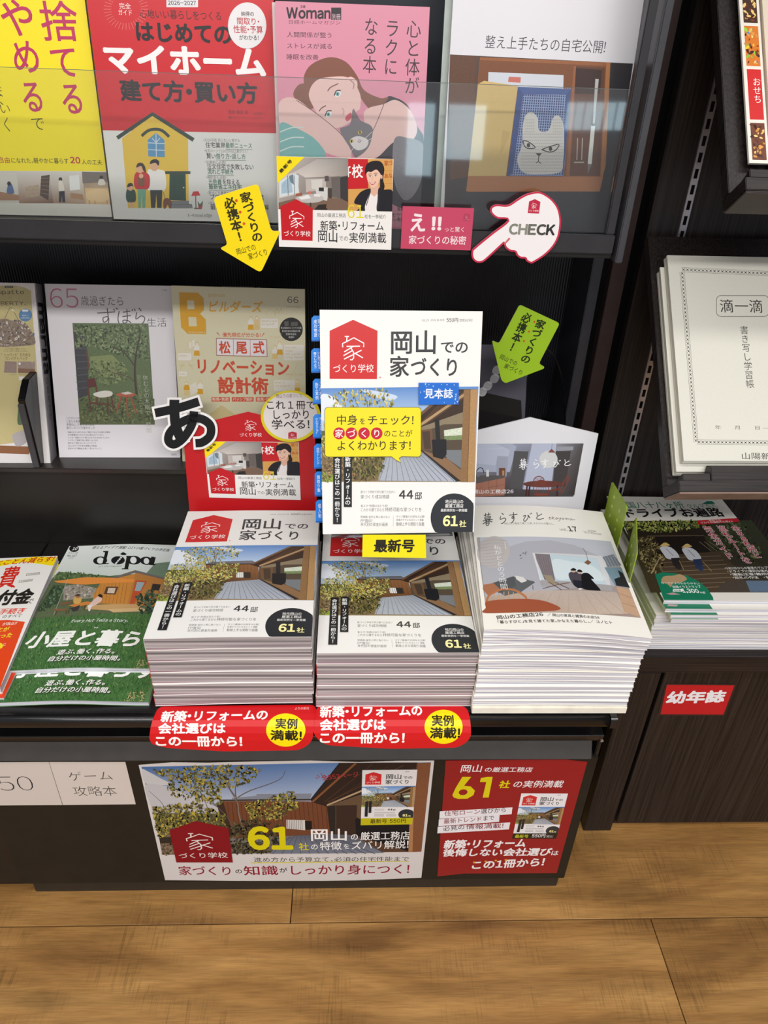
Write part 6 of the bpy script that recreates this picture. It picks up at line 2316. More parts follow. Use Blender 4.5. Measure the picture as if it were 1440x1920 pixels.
# ================================================================== red house-shaped card behind the taller stack
PRC = Pose(-0.30, 0.992, 0.447, 0.8, 12)
a = Art(1, 1, PRC).crop(260, 720, 0.25)
CR = (192, 24, 30)
logo(a, [(750, 255), (930, 258), (938, 420), (740, 418)], body=False, ink_=(240, 226, 224))
ol = uvs(PRC, [(1338, 945), (1322, 330), (820, 208), (330, 330), (380, 945)], 260, 720, 0.25)
ol = [ol[0], ol[1], ol[2], ol[3], ol[4], (ol[4][0] + 0.002, 0.0), (ol[0][0] - 0.002, 0.0)]
rc = sheet('house_card', a, ol, CR, 0.002, M_GLOSS, None, PRC.matrix(), back=(230, 228, 226), side=(226, 150, 150))
tag(rc, 'red house-shaped card with round badge and cut-out letter behind the taller left stack', 'display card')


def photo_pop(a):
    """room photo and smiling saleswoman, in the working units of the card's close-up (500,280)"""
    a.poly([(80, 412), (560, 412), (552, 60), (68, 48)], [(160, 150, 142), (120, 110, 104), (112, 106, 102), (196, 190, 184)])
    a.poly([(190, 150), (340, 66), (552, 62), (552, 180), (260, 190)], [(196, 188, 182), (170, 166, 162), (138, 134, 130), (150, 140, 134), (206, 198, 190)])
    a.poly([(80, 360), (200, 330), (552, 330), (556, 412), (80, 412)], (120, 96, 80), 0.2)
    a.poly([(84, 330), (78, 190), (200, 150), (222, 300)], (206, 196, 186))
    a.poly([(90, 322), (86, 216), (180, 164), (216, 176), (214, 292)], (206, 218, 224))
    a.poly([(100, 300), (100, 230), (160, 180), (176, 290)], (160, 184, 200), 0.6)
    a.poly([(150, 180), (180, 168), (184, 240), (160, 220)], (110, 128, 140))
    for x in (142, 186):
        a.line([(x, 176), (x + 3, 312)], 4, (120, 110, 106))
    a.poly([(262, 200), (400, 196), (400, 270), (266, 290)], (186, 178, 172))
    a.poly([(300, 206), (376, 202), (374, 264), (304, 268)], (206, 202, 196))
    a.poly([(436, 190), (496, 182), (498, 330), (440, 320)], (104, 96, 92))
    a.poly([(496, 190), (552, 176), (556, 360), (498, 330)], (60, 56, 56))
    a.poly([(330, 258), (412, 256), (416, 350), (336, 330)], (206, 204, 202)); a.poly([(352, 258), (386, 258), (386, 284), (352, 282)], (44, 42, 42))
    a.poly([(392, 180), (418, 178), (420, 214), (392, 216)], (84, 78, 76)); a.rect(412, 262, 440, 330, (70, 62, 58))
    a.ell(290, 332, 96, 30, (186, 182, 178), 30); a.poly([(214, 326), (280, 306), (300, 330), (236, 340)], (226, 226, 224)); a.poly([(318, 300), (366, 304), (360, 320), (322, 318)], (224, 222, 220))
    a.line([(296, 360), (296, 408)], 10, (70, 56, 50)); a.poly([(320, 408), (350, 374), (402, 370), (410, 408)], (44, 38, 36))
    a.poly([(196, 300), (240, 292), (240, 312), (198, 318)], (152, 90, 70)); a.line([(416, 320), (404, 396)], 8, (128, 92, 66)); a.ell(292, 292, 12, 10, (206, 110, 96), 12)
    # right: showroom with saleswoman
    a.rect(550, 64, 852, 420, (214, 160, 86))
    for i in range(8):
        a.line([(686, 100 + i * 42), (852, 104 + i * 42)], 2.5, (190, 134, 66))
    a.poly([(550, 268), (686, 264), (684, 66), (550, 62)], (198, 28, 36))
    a.T('校', (574, 192), (652, 192), 90, (246, 240, 238), 0.02)
    a.poly([(550, 118), (564, 112), (566, 122), (550, 128)], (246, 240, 238)); a.poly([(550, 152), (570, 150), (570, 160), (550, 162)], (246, 240, 238)); a.poly([(550, 126), (556, 126), (556, 186), (550, 188)], (246, 240, 238))
    a.T('家づ', (794, 112), (880 - 28, 108), 36, (186, 70, 40), 0.01); a.T('あな', (794, 196), (852, 192), 34, (186, 70, 40), 0.01)
    # hair back and ponytail
    a.blob([(664, 150), (676, 100), (720, 78), (770, 84), (794, 130), (786, 200), (796, 250), (782, 284), (764, 280), (760, 200), (700, 180)], (34, 26, 28))
    # neck, blouse, jacket
    a.poly([(694, 300), (700, 240), (752, 230), (762, 300), (720, 330)], (222, 176, 152))
    a.blob([(660, 420), (676, 340), (700, 300), (726, 318), (756, 296), (776, 340), (786, 420)], (236, 230, 228))
    a.blob([(590, 360), (632, 290), (700, 264), (690, 310), (664, 380), (660, 420), (604, 420), (640, 380)], (30, 28, 34))
    a.blob([(756, 262), (790, 272), (852, 284), (856, 420), (750, 422), (748, 340)], (30, 28, 34))
    a.line([(702, 280), (672, 380)], 5, (56, 54, 62)); a.line([(758, 280), (750, 400)], 5, (56, 54, 62))
    # face
    a.blob([(674, 168), (684, 128), (724, 112), (764, 128), (770, 180), (756, 226), (728, 256), (704, 252), (684, 220)], (234, 192, 168))
    a.blob([(664, 170), (672, 116), (714, 90), (760, 96), (782, 136), (780, 186), (764, 160), (740, 136), (706, 152), (684, 150)], (36, 28, 30))
    a.ell(776, 186, 7, 14, (222, 176, 152), 12)
    for x, y in ((698, 182), (736, 178)):
        a.ell(x, y, 9, 4.5, (248, 244, 240), 12); a.ell(x, y, 4.5, 4.5, (40, 28, 26), 10)
        a.curve([(x - 12, y - 12), (x, y - 18), (x + 12, y - 14)], 3, (60, 42, 38), 4)
        a.curve([(x - 10, y - 3), (x, y - 7), (x + 10, y - 3)], 2.5, (40, 30, 30), 4)
    a.curve([(716, 182), (708, 204), (716, 208)], 2.5, (206, 152, 128), 4)
    a.blob([(692, 220), (712, 226), (738, 216), (724, 236), (706, 238)], (190, 74, 76)); a.poly([(698, 223), (712, 228), (732, 221), (722, 231), (706, 232)], (250, 246, 244))
    # lower white field, badge, lettering
    a.poly([(84, 656), (840, 678), (846, 420), (76, 404)], (238, 236, 232))
    a.poly([(68, 230), (256, 52), (66, 46)], (248, 222, 16))
    for i, ch in enumerate('最新号'):
        a.T(ch, (96 + i * 27, 164 - i * 29), (122 + i * 27, 138 - i * 29), 34, (50, 44, 20), 0.03)
    logo(a, [(92, 384), (312, 398), (310, 618), (102, 612)], (194, 24, 34))
    a.T('岡山の厳選工務店', (340, 456), (536, 460), 28, (52, 48, 50), 0.0)
    for dx, c in ((0, (180, 160, 30)),):
        pass
    a.T('61', (540, 472), (660, 474), 112, (226, 212, 40), 0.0)
    a.T('社を一挙紹介', (660, 466), (806, 468), 28, (52, 48, 50), 0.0)
    a.T('新築・リフォーム', (362, 546), (792, 550), 66, (40, 36, 40), 0.008)
    a.T('岡山', (342, 624), (484, 628), 82, (40, 36, 40), 0.008)
    a.T('での', (486, 618), (552, 620), 36, (40, 36, 40), 0.0)
    a.T('実例満載', (556, 630), (808, 632), 70, (40, 36, 40), 0.008)


QPOP = [(84, 656), (840, 678), (856, 66), (66, 46)]
APOP = Art(1.0, 0.8)
APOP.frame(QPOP)
photo_pop(APOP)
for o_ in APOP.ops:
    o_[0][:, 0] = np.clip(o_[0][:, 0], 0, 1)
    o_[0][:, 1] = np.clip(o_[0][:, 1], 0, 0.8)
pc = PRC.off(dn=0.0008)
a = Art(1, 1, pc).crop(260, 720, 0.25)
qd = [(530, 850), (1215, 870), (1200, 437), (487, 430)]
a.sub(APOP, qd)
o = part_sheet('photo_card', rc, pc, a, uvs(pc, qd, 260, 720, 0.25), (238, 236, 232), 0.0006)
o['label'] = 'photo card with a smiling saleswoman'
pc = PRC.off(dn=0.0035)
a = Art(1, 1, pc).crop(260, 720, 0.25)
a.ell(1138, 240, 202, 176, (232, 224, 220), 44)
INK3 = (46, 38, 42)
a.T('岡山での家づくり', (1030, 106), (1228, 100), 30, (120, 70, 76), 0.0)
a.T('これ１冊で', (950, 190), (1330, 190), 68, INK3, 0.012)
a.T('しっかり', (996, 264), (1292, 262), 70, INK3, 0.014)
a.T('学べる！', (996, 340), (1290, 336), 72, INK3, 0.014)
logo(a, [(1122, 366), (1186, 366), (1186, 410), (1122, 410)], (196, 36, 52))
P_ = [(1140 + 224 * math.cos(2 * math.pi * i / 48), 242 + 194 * math.sin(2 * math.pi * i / 48)) for i in range(48)]
o = part_sheet('round_badge', rc, pc, a, uvs(pc, P_, 260, 720, 0.25), (226, 208, 30), 0.0008)
o['label'] = 'round badge with a yellow rim'
# the cut-out letter: black on a white rim
pc = PRC.off(dn=0.006)
a = Art(1, 1, pc).crop(260, 720, 0.25)
STK = [[(122, 218), (290, 182), (452, 132)], [(268, 118), (268, 200), (280, 320), (330, 440)],
       [(415, 205), (400, 300), (340, 400), (270, 452), (225, 430), (232, 370), (290, 308), (380, 262), (470, 262), (536, 310), (536, 386), (480, 436), (426, 444)]]


def ribbon(pts, w, grow=0.0):
    P = smooth(pts, 6)
    if grow:
        for e, f in ((0, 1), (-1, -2)):
            d = np.array(P[e]) - np.array(P[f])
            d = d / np.linalg.norm(d)
            P[e] = tuple(np.array(P[e]) + d * grow)
    Lf, Rt = [], []
    for i, p in enumerate(P):
        d = np.array(P[min(i + 1, len(P) - 1)]) - np.array(P[max(i - 1, 0)])
        d = d / np.linalg.norm(d)
        q = np.array([-d[1], d[0]]) * w / 2
        Lf.append(tuple(np.array(p) + q)); Rt.append(tuple(np.array(p) - q))
    return Lf, Rt


ex = []
for i, (s_, w_) in enumerate(zip(STK, (66, 74, 64))):
    a.line(smooth(s_, 6), w_, (18, 18, 20))
    Lf, Rt = ribbon(s_, w_ + 34, 17)
    L3, R3 = uvs(pc, Lf, 260, 720, 0.25), uvs(pc, Rt, 260, 720, 0.25)
    t_ = -0.00004 * (i + 1)
    n_ = len(L3)
    V = [(p[0], p[1], t_) for p in L3] + [(p[0], p[1], t_) for p in R3] + [(p[0], p[1], -0.002 + t_) for p in L3] + [(p[0], p[1], -0.002 + t_) for p in R3]
    F = []
    for j in range(n_ - 1):
        F += [(j, n_ + j, n_ + j + 1, j + 1), (2 * n_ + j, 2 * n_ + j + 1, 3 * n_ + j + 1, 3 * n_ + j), (j, j + 1, 2 * n_ + j + 1, 2 * n_ + j), (n_ + j, 3 * n_ + j, 3 * n_ + j + 1, n_ + j + 1)]
    F += [(0, 2 * n_, 3 * n_, n_), (n_ - 1, 2 * n_ - 1, 4 * n_ - 1, 3 * n_ - 1)]
    ex.append((V, F, (240, 238, 236)))
base = uvs(pc, [(262, 210), (262, 190), (300, 190), (300, 210)], 260, 720, 0.25)
o = part_sheet('letter_cutout', rc, pc.off(dn=-0.0001), a, base, (18, 18, 20), 0.002, extra=ex)
o['label'] = 'black hiragana letter with a white rim'

# ================================================================== upper tray magazines
Z3 = 1.0032
# ---- yellow tidying book
PY = Pose(-0.5232, 0.9902, Z3, 1.6, 7.0)
K3 = 0.2291667
a = Art(0.21, 0.297, PY).crop(0, 0, K3)
YB = (246, 226, 30)
MG = (190, 50, 96)
a.poly([(-600, 1395), (893, 1402), (945, 1790), (-600, 1780)], (222, 218, 210))
for ch, x0, y0, x1, h in (('捨', 340, 330, 660, 330), ('て', 415, 636, 662, 280), ('る', 500, 936, 706, 276)):
    a.T(ch, (x0, y0), (x1, y0 + 4), h, MG, 0.012)
for ch, x0, y0, x1, h in (('や', 14, 296, 310, 320), ('め', 106, 600, 350, 290), ('る', 180, 920, 380, 276)):
    a.T(ch, (x0, y0), (x1, y0 + 4), h, MG, 0.012)
KB_ = (50, 48, 24)
a.T('で', (250, 1066), (372, 1070), 120, KB_, -0.008)
for ch, x0, y0, x1, h in (('う', -80, 700, 20, 110), ('ま', -66, 800, 32, 110), ('く', -50, 860, 52, 100), ('い', -10, 930, 88, 90), ('く', 20, 1080, 100, 130)):
    a.T(ch, (x0, y0), (x1, y0 + 2), h, KB_, -0.008)
a.T('自由', (-20, 1332), (80, 1334), 50, (180, 60, 50), 0.01)
a.T('になれた。軽やかに暮らす', (84, 1334), (560, 1340), 46, (70, 64, 30), 0.008)
a.T('20', (568, 1338), (656, 1342), 62, (196, 40, 70), 0.03)
a.T('人の工夫', (664, 1344), (832, 1350), 42, (70, 64, 30), 0.008)
a.poly([(-300, 1660), (160, 1660), (130, 1400), (-300, 1396)], (204, 198, 190))
a.poly([(-60, 1640), (-60, 1560), (170, 1600), (180, 1640)], (164, 124, 94))
a.blob([(50, 1580), (56, 1520), (84, 1500), (106, 1560), (104, 1584)], (84, 106, 150)); a.ell(66, 1502, 16, 18, (40, 32, 32), 14)
a.poly([(150, 1664), (430, 1664), (400, 1402), (130, 1400)], [(156, 120, 96), (120, 88, 72), (212, 206, 200), (206, 200, 194)])
a.poly([(320, 1600), (390, 1640), (400, 1430), (330, 1440)], (84, 66, 56))
for i in range(5):
    a.line([(330, 1460 + i * 30), (396, 1456 + i * 34)], 4, (140, 122, 108))
a.poly([(200, 1620), (320, 1600), (310, 1510), (200, 1530)], (176, 154, 134), 0.8)
a.poly([(430, 1664), (700, 1668), (670, 1404), (402, 1402)], [(160, 130, 106), (176, 150, 124), (216, 212, 206), (210, 206, 200)])
a.poly([(566, 1560), (650, 1550), (640, 1430), (560, 1440)], (226, 226, 224)); a.poly([(570, 1620), (680, 1640), (670, 1590), (570, 1580)], (170, 130, 96))
a.ell(488, 1468, 15, 18, (44, 36, 36), 14); a.blob([(474, 1486), (504, 1486), (520, 1560), (480, 1570)], (222, 212, 200)); a.poly([(476, 1566), (522, 1562), (528, 1656), (504, 1656), (500, 1600), (496, 1656), (476, 1656)], (40, 42, 56))
a.poly([(694, 1668), (926, 1674), (896, 1410), (664, 1404)], [(206, 172, 130), (206, 166, 120), (150, 140, 130), (110, 100, 92)])
a.poly([(670, 1500), (900, 1490), (896, 1410), (664, 1404)], (120, 110, 104)); a.poly([(690, 1540), (916, 1540), (926, 1674), (700, 1668)], (216, 182, 136))
a.ell(800, 1600, 106, 54, (226, 196, 150), 26); a.ell(824, 1452, 15, 16, (46, 36, 34), 12); a.blob([(806, 1470), (842, 1468), (856, 1510), (800, 1512)], (216, 208, 198))
for x in (724, 770, 870):
    a.line([(x, 1640), (x + 4, 1670)], 6, (190, 120, 80))
for o_ in a.ops:
    o_[0][:, 0] = np.clip(o_[0][:, 0], 0, 0.21); o_[0][:, 1] = np.clip(o_[0][:, 1], 0, 0.297)
o = magazine('lifestyle_book', a, 0.21, 0.297, 0.009, PY.off(dn=-0.003), YB, (230, 214, 60))
tag(o, 'bright yellow tidying book with purple lettering at the left end of the upper tray', 'book')
# ---- red house-buying guide
PR = Pose(-0.3071, 0.9850, Z3, 1.12, 6.97)
a = Art(0.2101, 0.297, PR).crop(0, 0, 0.375)
RD = (204, 36, 44)
DKT = (34, 30, 34)
a.poly([(400, 1120), (1420, 1120), (1420, 668), (400, 648)], (226, 224, 220))
a.rrect(832, -30, 990, 36, 3, (228, 224, 226)); a.T('2026-2027', (840, 26), (982, 28), 26, (60, 50, 54), 0.02)
a.T('完全', (596, 44), (656, 46), 30, (240, 214, 210), 0.01); a.T('ガイド', (592, 76), (664, 78), 30, (240, 214, 210), 0.01)
for i in range(36):
    t = 2 * math.pi * i / 36
    a.line([(630 + 74 * math.cos(t), 46 + 70 * math.sin(t)), (630 + 112 * math.cos(t), 46 + 104 * math.sin(t))], 3, (222, 110, 108))
a.T('心地いい暮らしをつくる', (700, 90), (1112, 104), 46, DKT, 0.0)
a.T('はじめての', (676, 204), (1166, 222), 100, DKT, 0.035)
a.T('マイホーム', (520, 366), (1336, 386), 150, (244, 240, 238), 0.045)
a.T('建て方・買い方', (604, 502), (1292, 518), 104, DKT, 0.035)
a.ell(1236, 128, 96, 116, (232, 228, 228), 36)
a.T('納得の', (1206, 80), (1272, 82), 24, (60, 50, 50), 0.01); a.T('間取り・', (1184, 122), (1300, 126), 36, (190, 36, 50), 0.012); a.T('性能・予算', (1168, 164), (1316, 168), 38, (190, 36, 50), 0.012); a.T('がわかる！', (1196, 200), (1296, 202), 26, (60, 50, 50), 0.01)
a.T('監修 飯田 旭', (1142, 568), (1240, 572), 18, (110, 24, 34), 0.01); a.T('（一級建築士）', (1250, 574), (1330, 576), 14, (110, 24, 34)); a.T('藤井 文（ファイナンシャルプランナー）', (1142, 596), (1332, 600), 16, (110, 24, 34), 0.006)
# the drawn house
a.poly([(640, 1040), (944, 1040), (940, 690), (762, 574), (610, 692)], (228, 190, 66))
a.line([(586, 690), (762, 570), (968, 700)], 20, (52, 66, 58))
a.curve([(708, 680), (740, 654), (776, 646), (812, 654), (846, 684)], 15, (52, 66, 58), 6)
a.poly([(742, 782), (824, 786), (822, 700), (780, 664), (738, 700)], (92, 148, 190))
for p, q in (((738, 714), (824, 718)), ((740, 748), (824, 752)), ((780, 668), (782, 784)), ((760, 690), (780, 712)), ((800, 690), (782, 712))):
    a.line([p, q], 4, (206, 220, 228))
a.poly([(846, 1000), (930, 1004), (928, 866), (848, 864)], (30, 66, 52)); a.poly([(826, 870), (952, 870), (952, 856), (826, 856)], (52, 66, 58))
for x in (870, 900):
    a.line([(x, 876), (x + 2, 1000)], 3, (20, 50, 40))
a.ell(918, 938, 4, 4, (220, 200, 120), 8)
a.poly([(850, 1042), (964, 1042), (960, 1020), (946, 1020), (944, 1004), (850, 1004)], (124, 124, 128)); a.line([(850, 1022), (950, 1022)], 3, (96, 96, 100))
# family of four and a dog, drawn flat
SK = (226, 172, 138)
a.blob([(740, 850), (762, 846), (800, 848), (826, 866), (824, 950), (742, 952), (738, 890)], (238, 234, 230)); a.poly([(750, 950), (812, 950), (808, 1040), (786, 1040), (782, 970), (776, 1040), (756, 1040)], (36, 40, 44)); a.ell(772, 828, 22, 28, SK, 18); a.blob([(750, 820), (756, 802), (780, 796), (796, 808), (792, 828), (776, 814)], (30, 28, 30))
a.blob([(676, 868), (710, 858), (746, 876), (748, 930), (730, 948), (684, 946), (670, 920)], (196, 44, 48)); a.poly([(688, 946), (730, 946), (726, 1040), (712, 1040), (708, 966), (704, 1040), (692, 1040)], (112, 170, 140)); a.ell(700, 842, 19, 24, SK, 18); a.blob([(682, 838), (688, 818), (708, 814), (724, 830), (730, 864), (716, 852), (706, 830)], (66, 46, 40))
a.blob([(692, 888), (706, 876), (722, 888), (720, 926), (694, 926)], (124, 84, 58)); a.ell(706, 880, 11, 12, SK, 14)
a.blob([(634, 950), (656, 944), (676, 956), (680, 996), (670, 1012), (642, 1012), (630, 990)], (34, 70, 56)); a.ell(652, 936, 15, 18, SK, 16); a.blob([(636, 936), (642, 918), (660, 916), (668, 936), (660, 930)], (44, 36, 34)); a.line([(650, 1010), (650, 1038)], 8, SK); a.line([(664, 1010), (664, 1038)], 8, SK)
a.blob([(818, 1000), (838, 990), (858, 1010), (856, 1040), (846, 1040), (838, 1024), (828, 1042), (818, 1040)], (120, 66, 44)); a.line([(816, 960), (828, 996)], 2, (120, 66, 44))
a.poly([(956, 980), (966, 958), (992, 956), (1002, 978)], (204, 44, 46)); a.line([(978, 978), (980, 1040)], 5, (90, 90, 92)); a.ell(982, 1042, 14, 4, (90, 90, 92), 10)
a.blob([(988, 1006), (1000, 1020), (1014, 1004), (1010, 1030), (994, 1030)], (40, 104, 72)); a.poly([(990, 1026), (1014, 1026), (1008, 1046), (994, 1046)], (176, 72, 52))
a.T('X-Knowledge', (938, 1086), (1062, 1086), 20, (50, 48, 48), 0.004)
GN = (44, 110, 84)
KK = (44, 42, 44)
for x, y, x1, h, t, c in ((1016, 708, 1200, 17, '・2026年版 知らないと損する', (96, 92, 92)), (1028, 738, 1128, 28, '住宅業界', KK), (1128, 740, 1262, 28, '最新ニュース', GN), (1020, 762, 1240, 17, '・住宅ローンで100万円以上差がつく！', (96, 92, 92)), (1032, 792, 1080, 28, '賢い', KK), (1080, 794, 1230, 28, '借り方・返し方', GN),
                          (1024, 818, 1130, 17, '・災害前に必読！', (96, 92, 92)), (1036, 846, 1270, 28, '注文住宅で失敗しない', KK), (1038, 870, 1170, 27, '流れと手続き', GN), (1030, 894, 1132, 17, '・補助金も活用！', (96, 92, 92)), (1042, 922, 1110, 28, '光熱費', GN), (1112, 922, 1200, 28, 'を抑える', KK), (1044, 946, 1210, 27, '最新省エネ住宅', GN),
                          (1036, 972, 1180, 17, '・家づくり豊富な実例', (96, 92, 92)), (1048, 998, 1320, 28, 'プロ設計の間取り図鑑', KK), (1040, 1024, 1180, 17, '・住み心地を変える', (96, 92, 92)), (1052, 1048, 1345, 28, '最新設備とアイデア図解', KK)):
    a.T(t, (x, y), (x1, y + 3), h, c, 0.012 if h > 20 else 0.0)
for x0, y0, x1 in ((1128, 746, 1262), (1080, 800, 1230), (1038, 876, 1170), (1044, 952, 1210)):
    a.line([(x0, y0), (x1, y0 + 2)], 2, GN)
for o_ in a.ops:
    o_[0][:, 0] = np.clip(o_[0][:, 0], 0, 0.2101); o_[0][:, 1] = np.clip(o_[0][:, 1], 0, 0.297)
o = magazine('house_guide', a, 0.2101, 0.297, 0.008, PR, RD, (190, 40, 48))
tag(o, 'red and white house-buying guide with a drawn yellow house on the upper tray', 'book')
# ---- pink wellness magazine
PK_ = Pose(-0.0931, 0.9642, Z3, 0.07, 6.62)
pw, ph = 0.173, 0.2353
o = magazine('magazine', None, pw, ph, 0.006, PK_.off(du=-0.0045, dn=-0.0085), (216, 196, 196), (120, 150, 140))
tag(o, 'pale-edged magazine standing just behind the pink wellness magazine', 'magazine')
a = Art(pw, ph, PK_).crop(480, 0, 0.375)
PKC = (218, 142, 162)
LN = (96, 62, 60)
a.T('Woman', (150, 96), (374, 98), 66, (44, 34, 40), 0.035, 0.05)
a.rect(376, 38, 426, 100, (44, 34, 40)); a.T('別冊', (380, 98), (424, 98), 30, (226, 190, 200), 0.0); a.T('日経', (222, 40), (248, 40), 14, (44, 34, 40), 0.0)
a.T('日経ホームマガジン', (160, 120), (424, 124), 20, (110, 60, 76), 0.0)
DKP = (62, 46, 54)
a.T('人間関係が整う', (154, 186), (384, 190), 28, DKP, 0.0); a.T('ストレスが減る', (152, 242), (384, 246), 28, DKP, 0.0); a.T('睡眠を改善', (152, 298), (314, 300), 28, DKP, 0.0)
a.TV('心と体が', (790, 96), (778, 474), 78, DKP, 0.0); a.TV('ラクに', (684, 92), (672, 380), 74, DKP, 0.0); a.TV('なる本', (578, 84), (566, 370), 74, DKP, 0.0)
# resting woman, flat drawing
SKN = (232, 192, 186)
HR = (132, 82, 66)
a.blob([(640, 500), (700, 490), (760, 530), (800, 620), (884, 756), (840, 800), (866, 900), (850, 1030), (700, 1030), (560, 900), (540, 700)], (50, 44, 54))
a.blob([(240, 380), (280, 320), (370, 286), (450, 310), (506, 380), (540, 450), (620, 490), (662, 486), (640, 520), (600, 560), (570, 548), (530, 500), (480, 420), (380, 400), (300, 420), (250, 440)], HR)
a.blob([(186, 470), (220, 420), (272, 430), (290, 500), (280, 545), (220, 520)], HR, g=0.6)
a.blob([(264, 470), (300, 404), (380, 384), (470, 392), (520, 470), (520, 540), (500, 560), (470, 610), (400, 640), (330, 600), (290, 540)], SKN)
a.blob([(450, 400), (476, 384), (506, 410), (500, 460), (470, 450)], SKN); a.curve([(470, 400), (490, 420), (484, 446)], 3, LN, 4)
a.blob([(118, 510), (190, 490), (290, 560), (400, 640), (460, 720), (476, 790), (430, 790), (300, 740), (118, 620)], SKN)
a.curve([(200, 500), (300, 566), (400, 646), (450, 700)], 3, LN, 4)
a.blob([(540, 560), (640, 520), (700, 500), (770, 550), (806, 640), (780, 700), (690, 710), (600, 790), (500, 790), (560, 700)], SKN)
a.curve([(640, 520), (600, 620), (560, 700), (500, 790)], 3, LN, 4)
a.blob([(118, 620), (200, 640), (300, 700), (340, 790), (118, 790)], (122, 178, 176))
for y_ in (660, 710, 756):
    a.curve([(120, y_), (180, y_ - 22), (240, y_ - 22)], 6, (206, 220, 214), 4)
a.blob([(420, 650), (470, 620), (486, 545), (520, 600), (570, 625), (584, 660), (560, 740), (500, 786), (470, 740)], (118, 112, 118)); a.blob([(470, 700), (510, 680), (560, 700), (552, 736), (510, 752), (480, 730)], (220, 212, 212))
a.poly([(476, 612), (488, 542), (522, 604)], (126, 110, 114)); a.poly([(424, 640), (418, 636), (452, 690)], (126, 110, 114))
for x, y in ((478, 706), (520, 662)):
    a.ell(x, y, 11, 9, (206, 180, 90), 12, rot=25); a.ell(x, y, 4, 8, (30, 26, 28), 8)
a.curve([(508, 706), (518, 712), (526, 700)], 3, (90, 60, 66), 3); a.poly([(508, 698), (522, 696), (516, 706)], (214, 150, 150))
for p, q in (((536, 700), (580, 660)), ((540, 712), (584, 690)), ((490, 736), (470, 764))):
    a.line([p, q], 2, (240, 236, 236))
for x, y, r in ((408, 470, 25), (362, 572, 25)):
    a.ell(x, y, 17, 14, (240, 238, 236), 14, rot=r); a.ell(x, y, 10, 11, (120, 170, 170), 12); a.ell(x, y, 4, 5, (40, 40, 44), 8)
    a.curve([(x - 16, y + 8), (x - 6, y - 16), (x + 16, y - 18)], 5, (60, 40, 44), 4)
a.curve([(358, 456), (374, 436), (412, 418)], 5, (120, 74, 62), 4); a.curve([(316, 556), (328, 540), (350, 528)], 5, (120, 74, 62), 4)
a.curve([(430, 540), (440, 556), (434, 574)], 3, (190, 120, 120), 4); a.blob([(446, 590), (466, 566), (478, 566), (476, 590), (456, 606)], (206, 84, 100))
a.blob([(690, 700), (760, 690), (834, 720), (850, 820), (800, 960), (740, 1000), (690, 900)], (128, 124, 130), g=0.5)
a.T('職場でも', (706, 1056), (770, 1056), 24, (60, 44, 50), 0.01); a.T('モヤモヤ解消！', (676, 1086), (830, 1088), 24, (60, 44, 50), 0.01); a.T('心地いい働き方が見つかる', (640, 1106), (836, 1108), 20, (60, 44, 50), 0.01)
for o_ in a.ops:
    o_[0][:, 0] = np.clip(o_[0][:, 0], 0, pw); o_[0][:, 1] = np.clip(o_[0][:, 1], 0, ph)
o = magazine('magazine', a, pw, ph, 0.007, PK_, PKC, (200, 190, 190))
tag(o, 'pink wellness magazine with a drawn woman hugging a grey cat on the upper tray', 'magazine')
# ---- tidy home magazine with knitted cat
PCt = Pose(0.1027, 0.9460, Z3, -2.04, 6.65)
a = Art(0.2101, 0.297, PCt).crop(900, 0, 0.375)
a.poly([(-190, 1260), (700, 1260), (765, 318), (-150, 272)], [(44, 44, 52), (40, 40, 48), (50, 48, 52), (90, 66, 52)])
a.T('整え上手たちの自宅公開!', (22, 240), (626, 268), 66, (50, 48, 50), -0.004)
a.poly([(-150, 900), (-150, 276), (-20, 282), (-40, 880)], (96, 62, 44), 0.6)
WD = (150, 92, 54)
a.poly([(-60, 960), (600, 956), (652, 312), (0, 286)], WD, 0.35)
a.poly([(-70, 956), (598, 958), (616, 884), (-60, 880)], (176, 114, 72), 0.35)
a.poly([(612, 888), (628, 830), (652, 312), (632, 312), (604, 880)], (176, 116, 68), 0.3)
a.poly([(-50, 878), (596, 880), (630, 330), (0, 300)], (122, 74, 44), 0.3)
a.poly([(430, 878), (600, 880), (624, 340), (470, 330)], (98, 58, 40), 0.35)
a.poly([(470, 470), (600, 470), (610, 350), (476, 340)], (58, 36, 30))
a.poly([(430, 878), (448, 878), (480, 330), (468, 330)], (150, 92, 56))
a.poly([(40, 430), (42, 360), (418, 376), (416, 444)], (204, 208, 216)); a.poly([(140, 410), (144, 384), (204, 386), (202, 414)], (196, 110, 96))
a.poly([(-60, 880), (130, 880), (190, 430), (20, 404), (-10, 420)], (206, 176, 112), 0.15)
a.poly([(100, 780), (112, 650), (150, 660), (146, 690)], (196, 166, 104))
NV = (44, 60, 112)
a.poly([(136, 880), (416, 882), (454, 446), (190, 434)], NV)
for i in range(24):
    t = i / 23
    a.line([(140 + 276 * t, 878), (196 + 254 * t, 440)], 4, (150, 166, 206))
for i in range(34):
    t = i / 33
    a.line([(139 + 54 * t, 874 - 432 * t), (416 + 36 * t, 876 - 424 * t)], 3.5, (150, 166, 206))
a.poly([(136, 880), (164, 870), (216, 470), (190, 434)], (52, 72, 130)); a.poly([(416, 882), (408, 860), (430, 470), (454, 446)], (52, 72, 130)); a.poly([(190, 434), (216, 472), (430, 474), (454, 446)], (66, 88, 146))
CT = (206, 202, 198)
a.blob([(212, 720), (212, 640), (226, 580), (256, 560), (288, 590), (294, 650), (330, 658), (348, 640), (366, 588), (392, 578), (416, 620), (420, 700), (416, 800), (400, 860), (300, 872), (216, 862), (186, 800)], CT)
r2 = random.Random(8)
for i in range(13):
    for j in range(22):
        x, y = 206 + j * 9.6 + (4 if i % 2 else 0), 672 + i * 15.5
        if 196 < x < 414:
            a.line([(x - 3, y - 4), (x, y + 3), (x + 3, y - 4)], 2.4, (160, 156, 156))
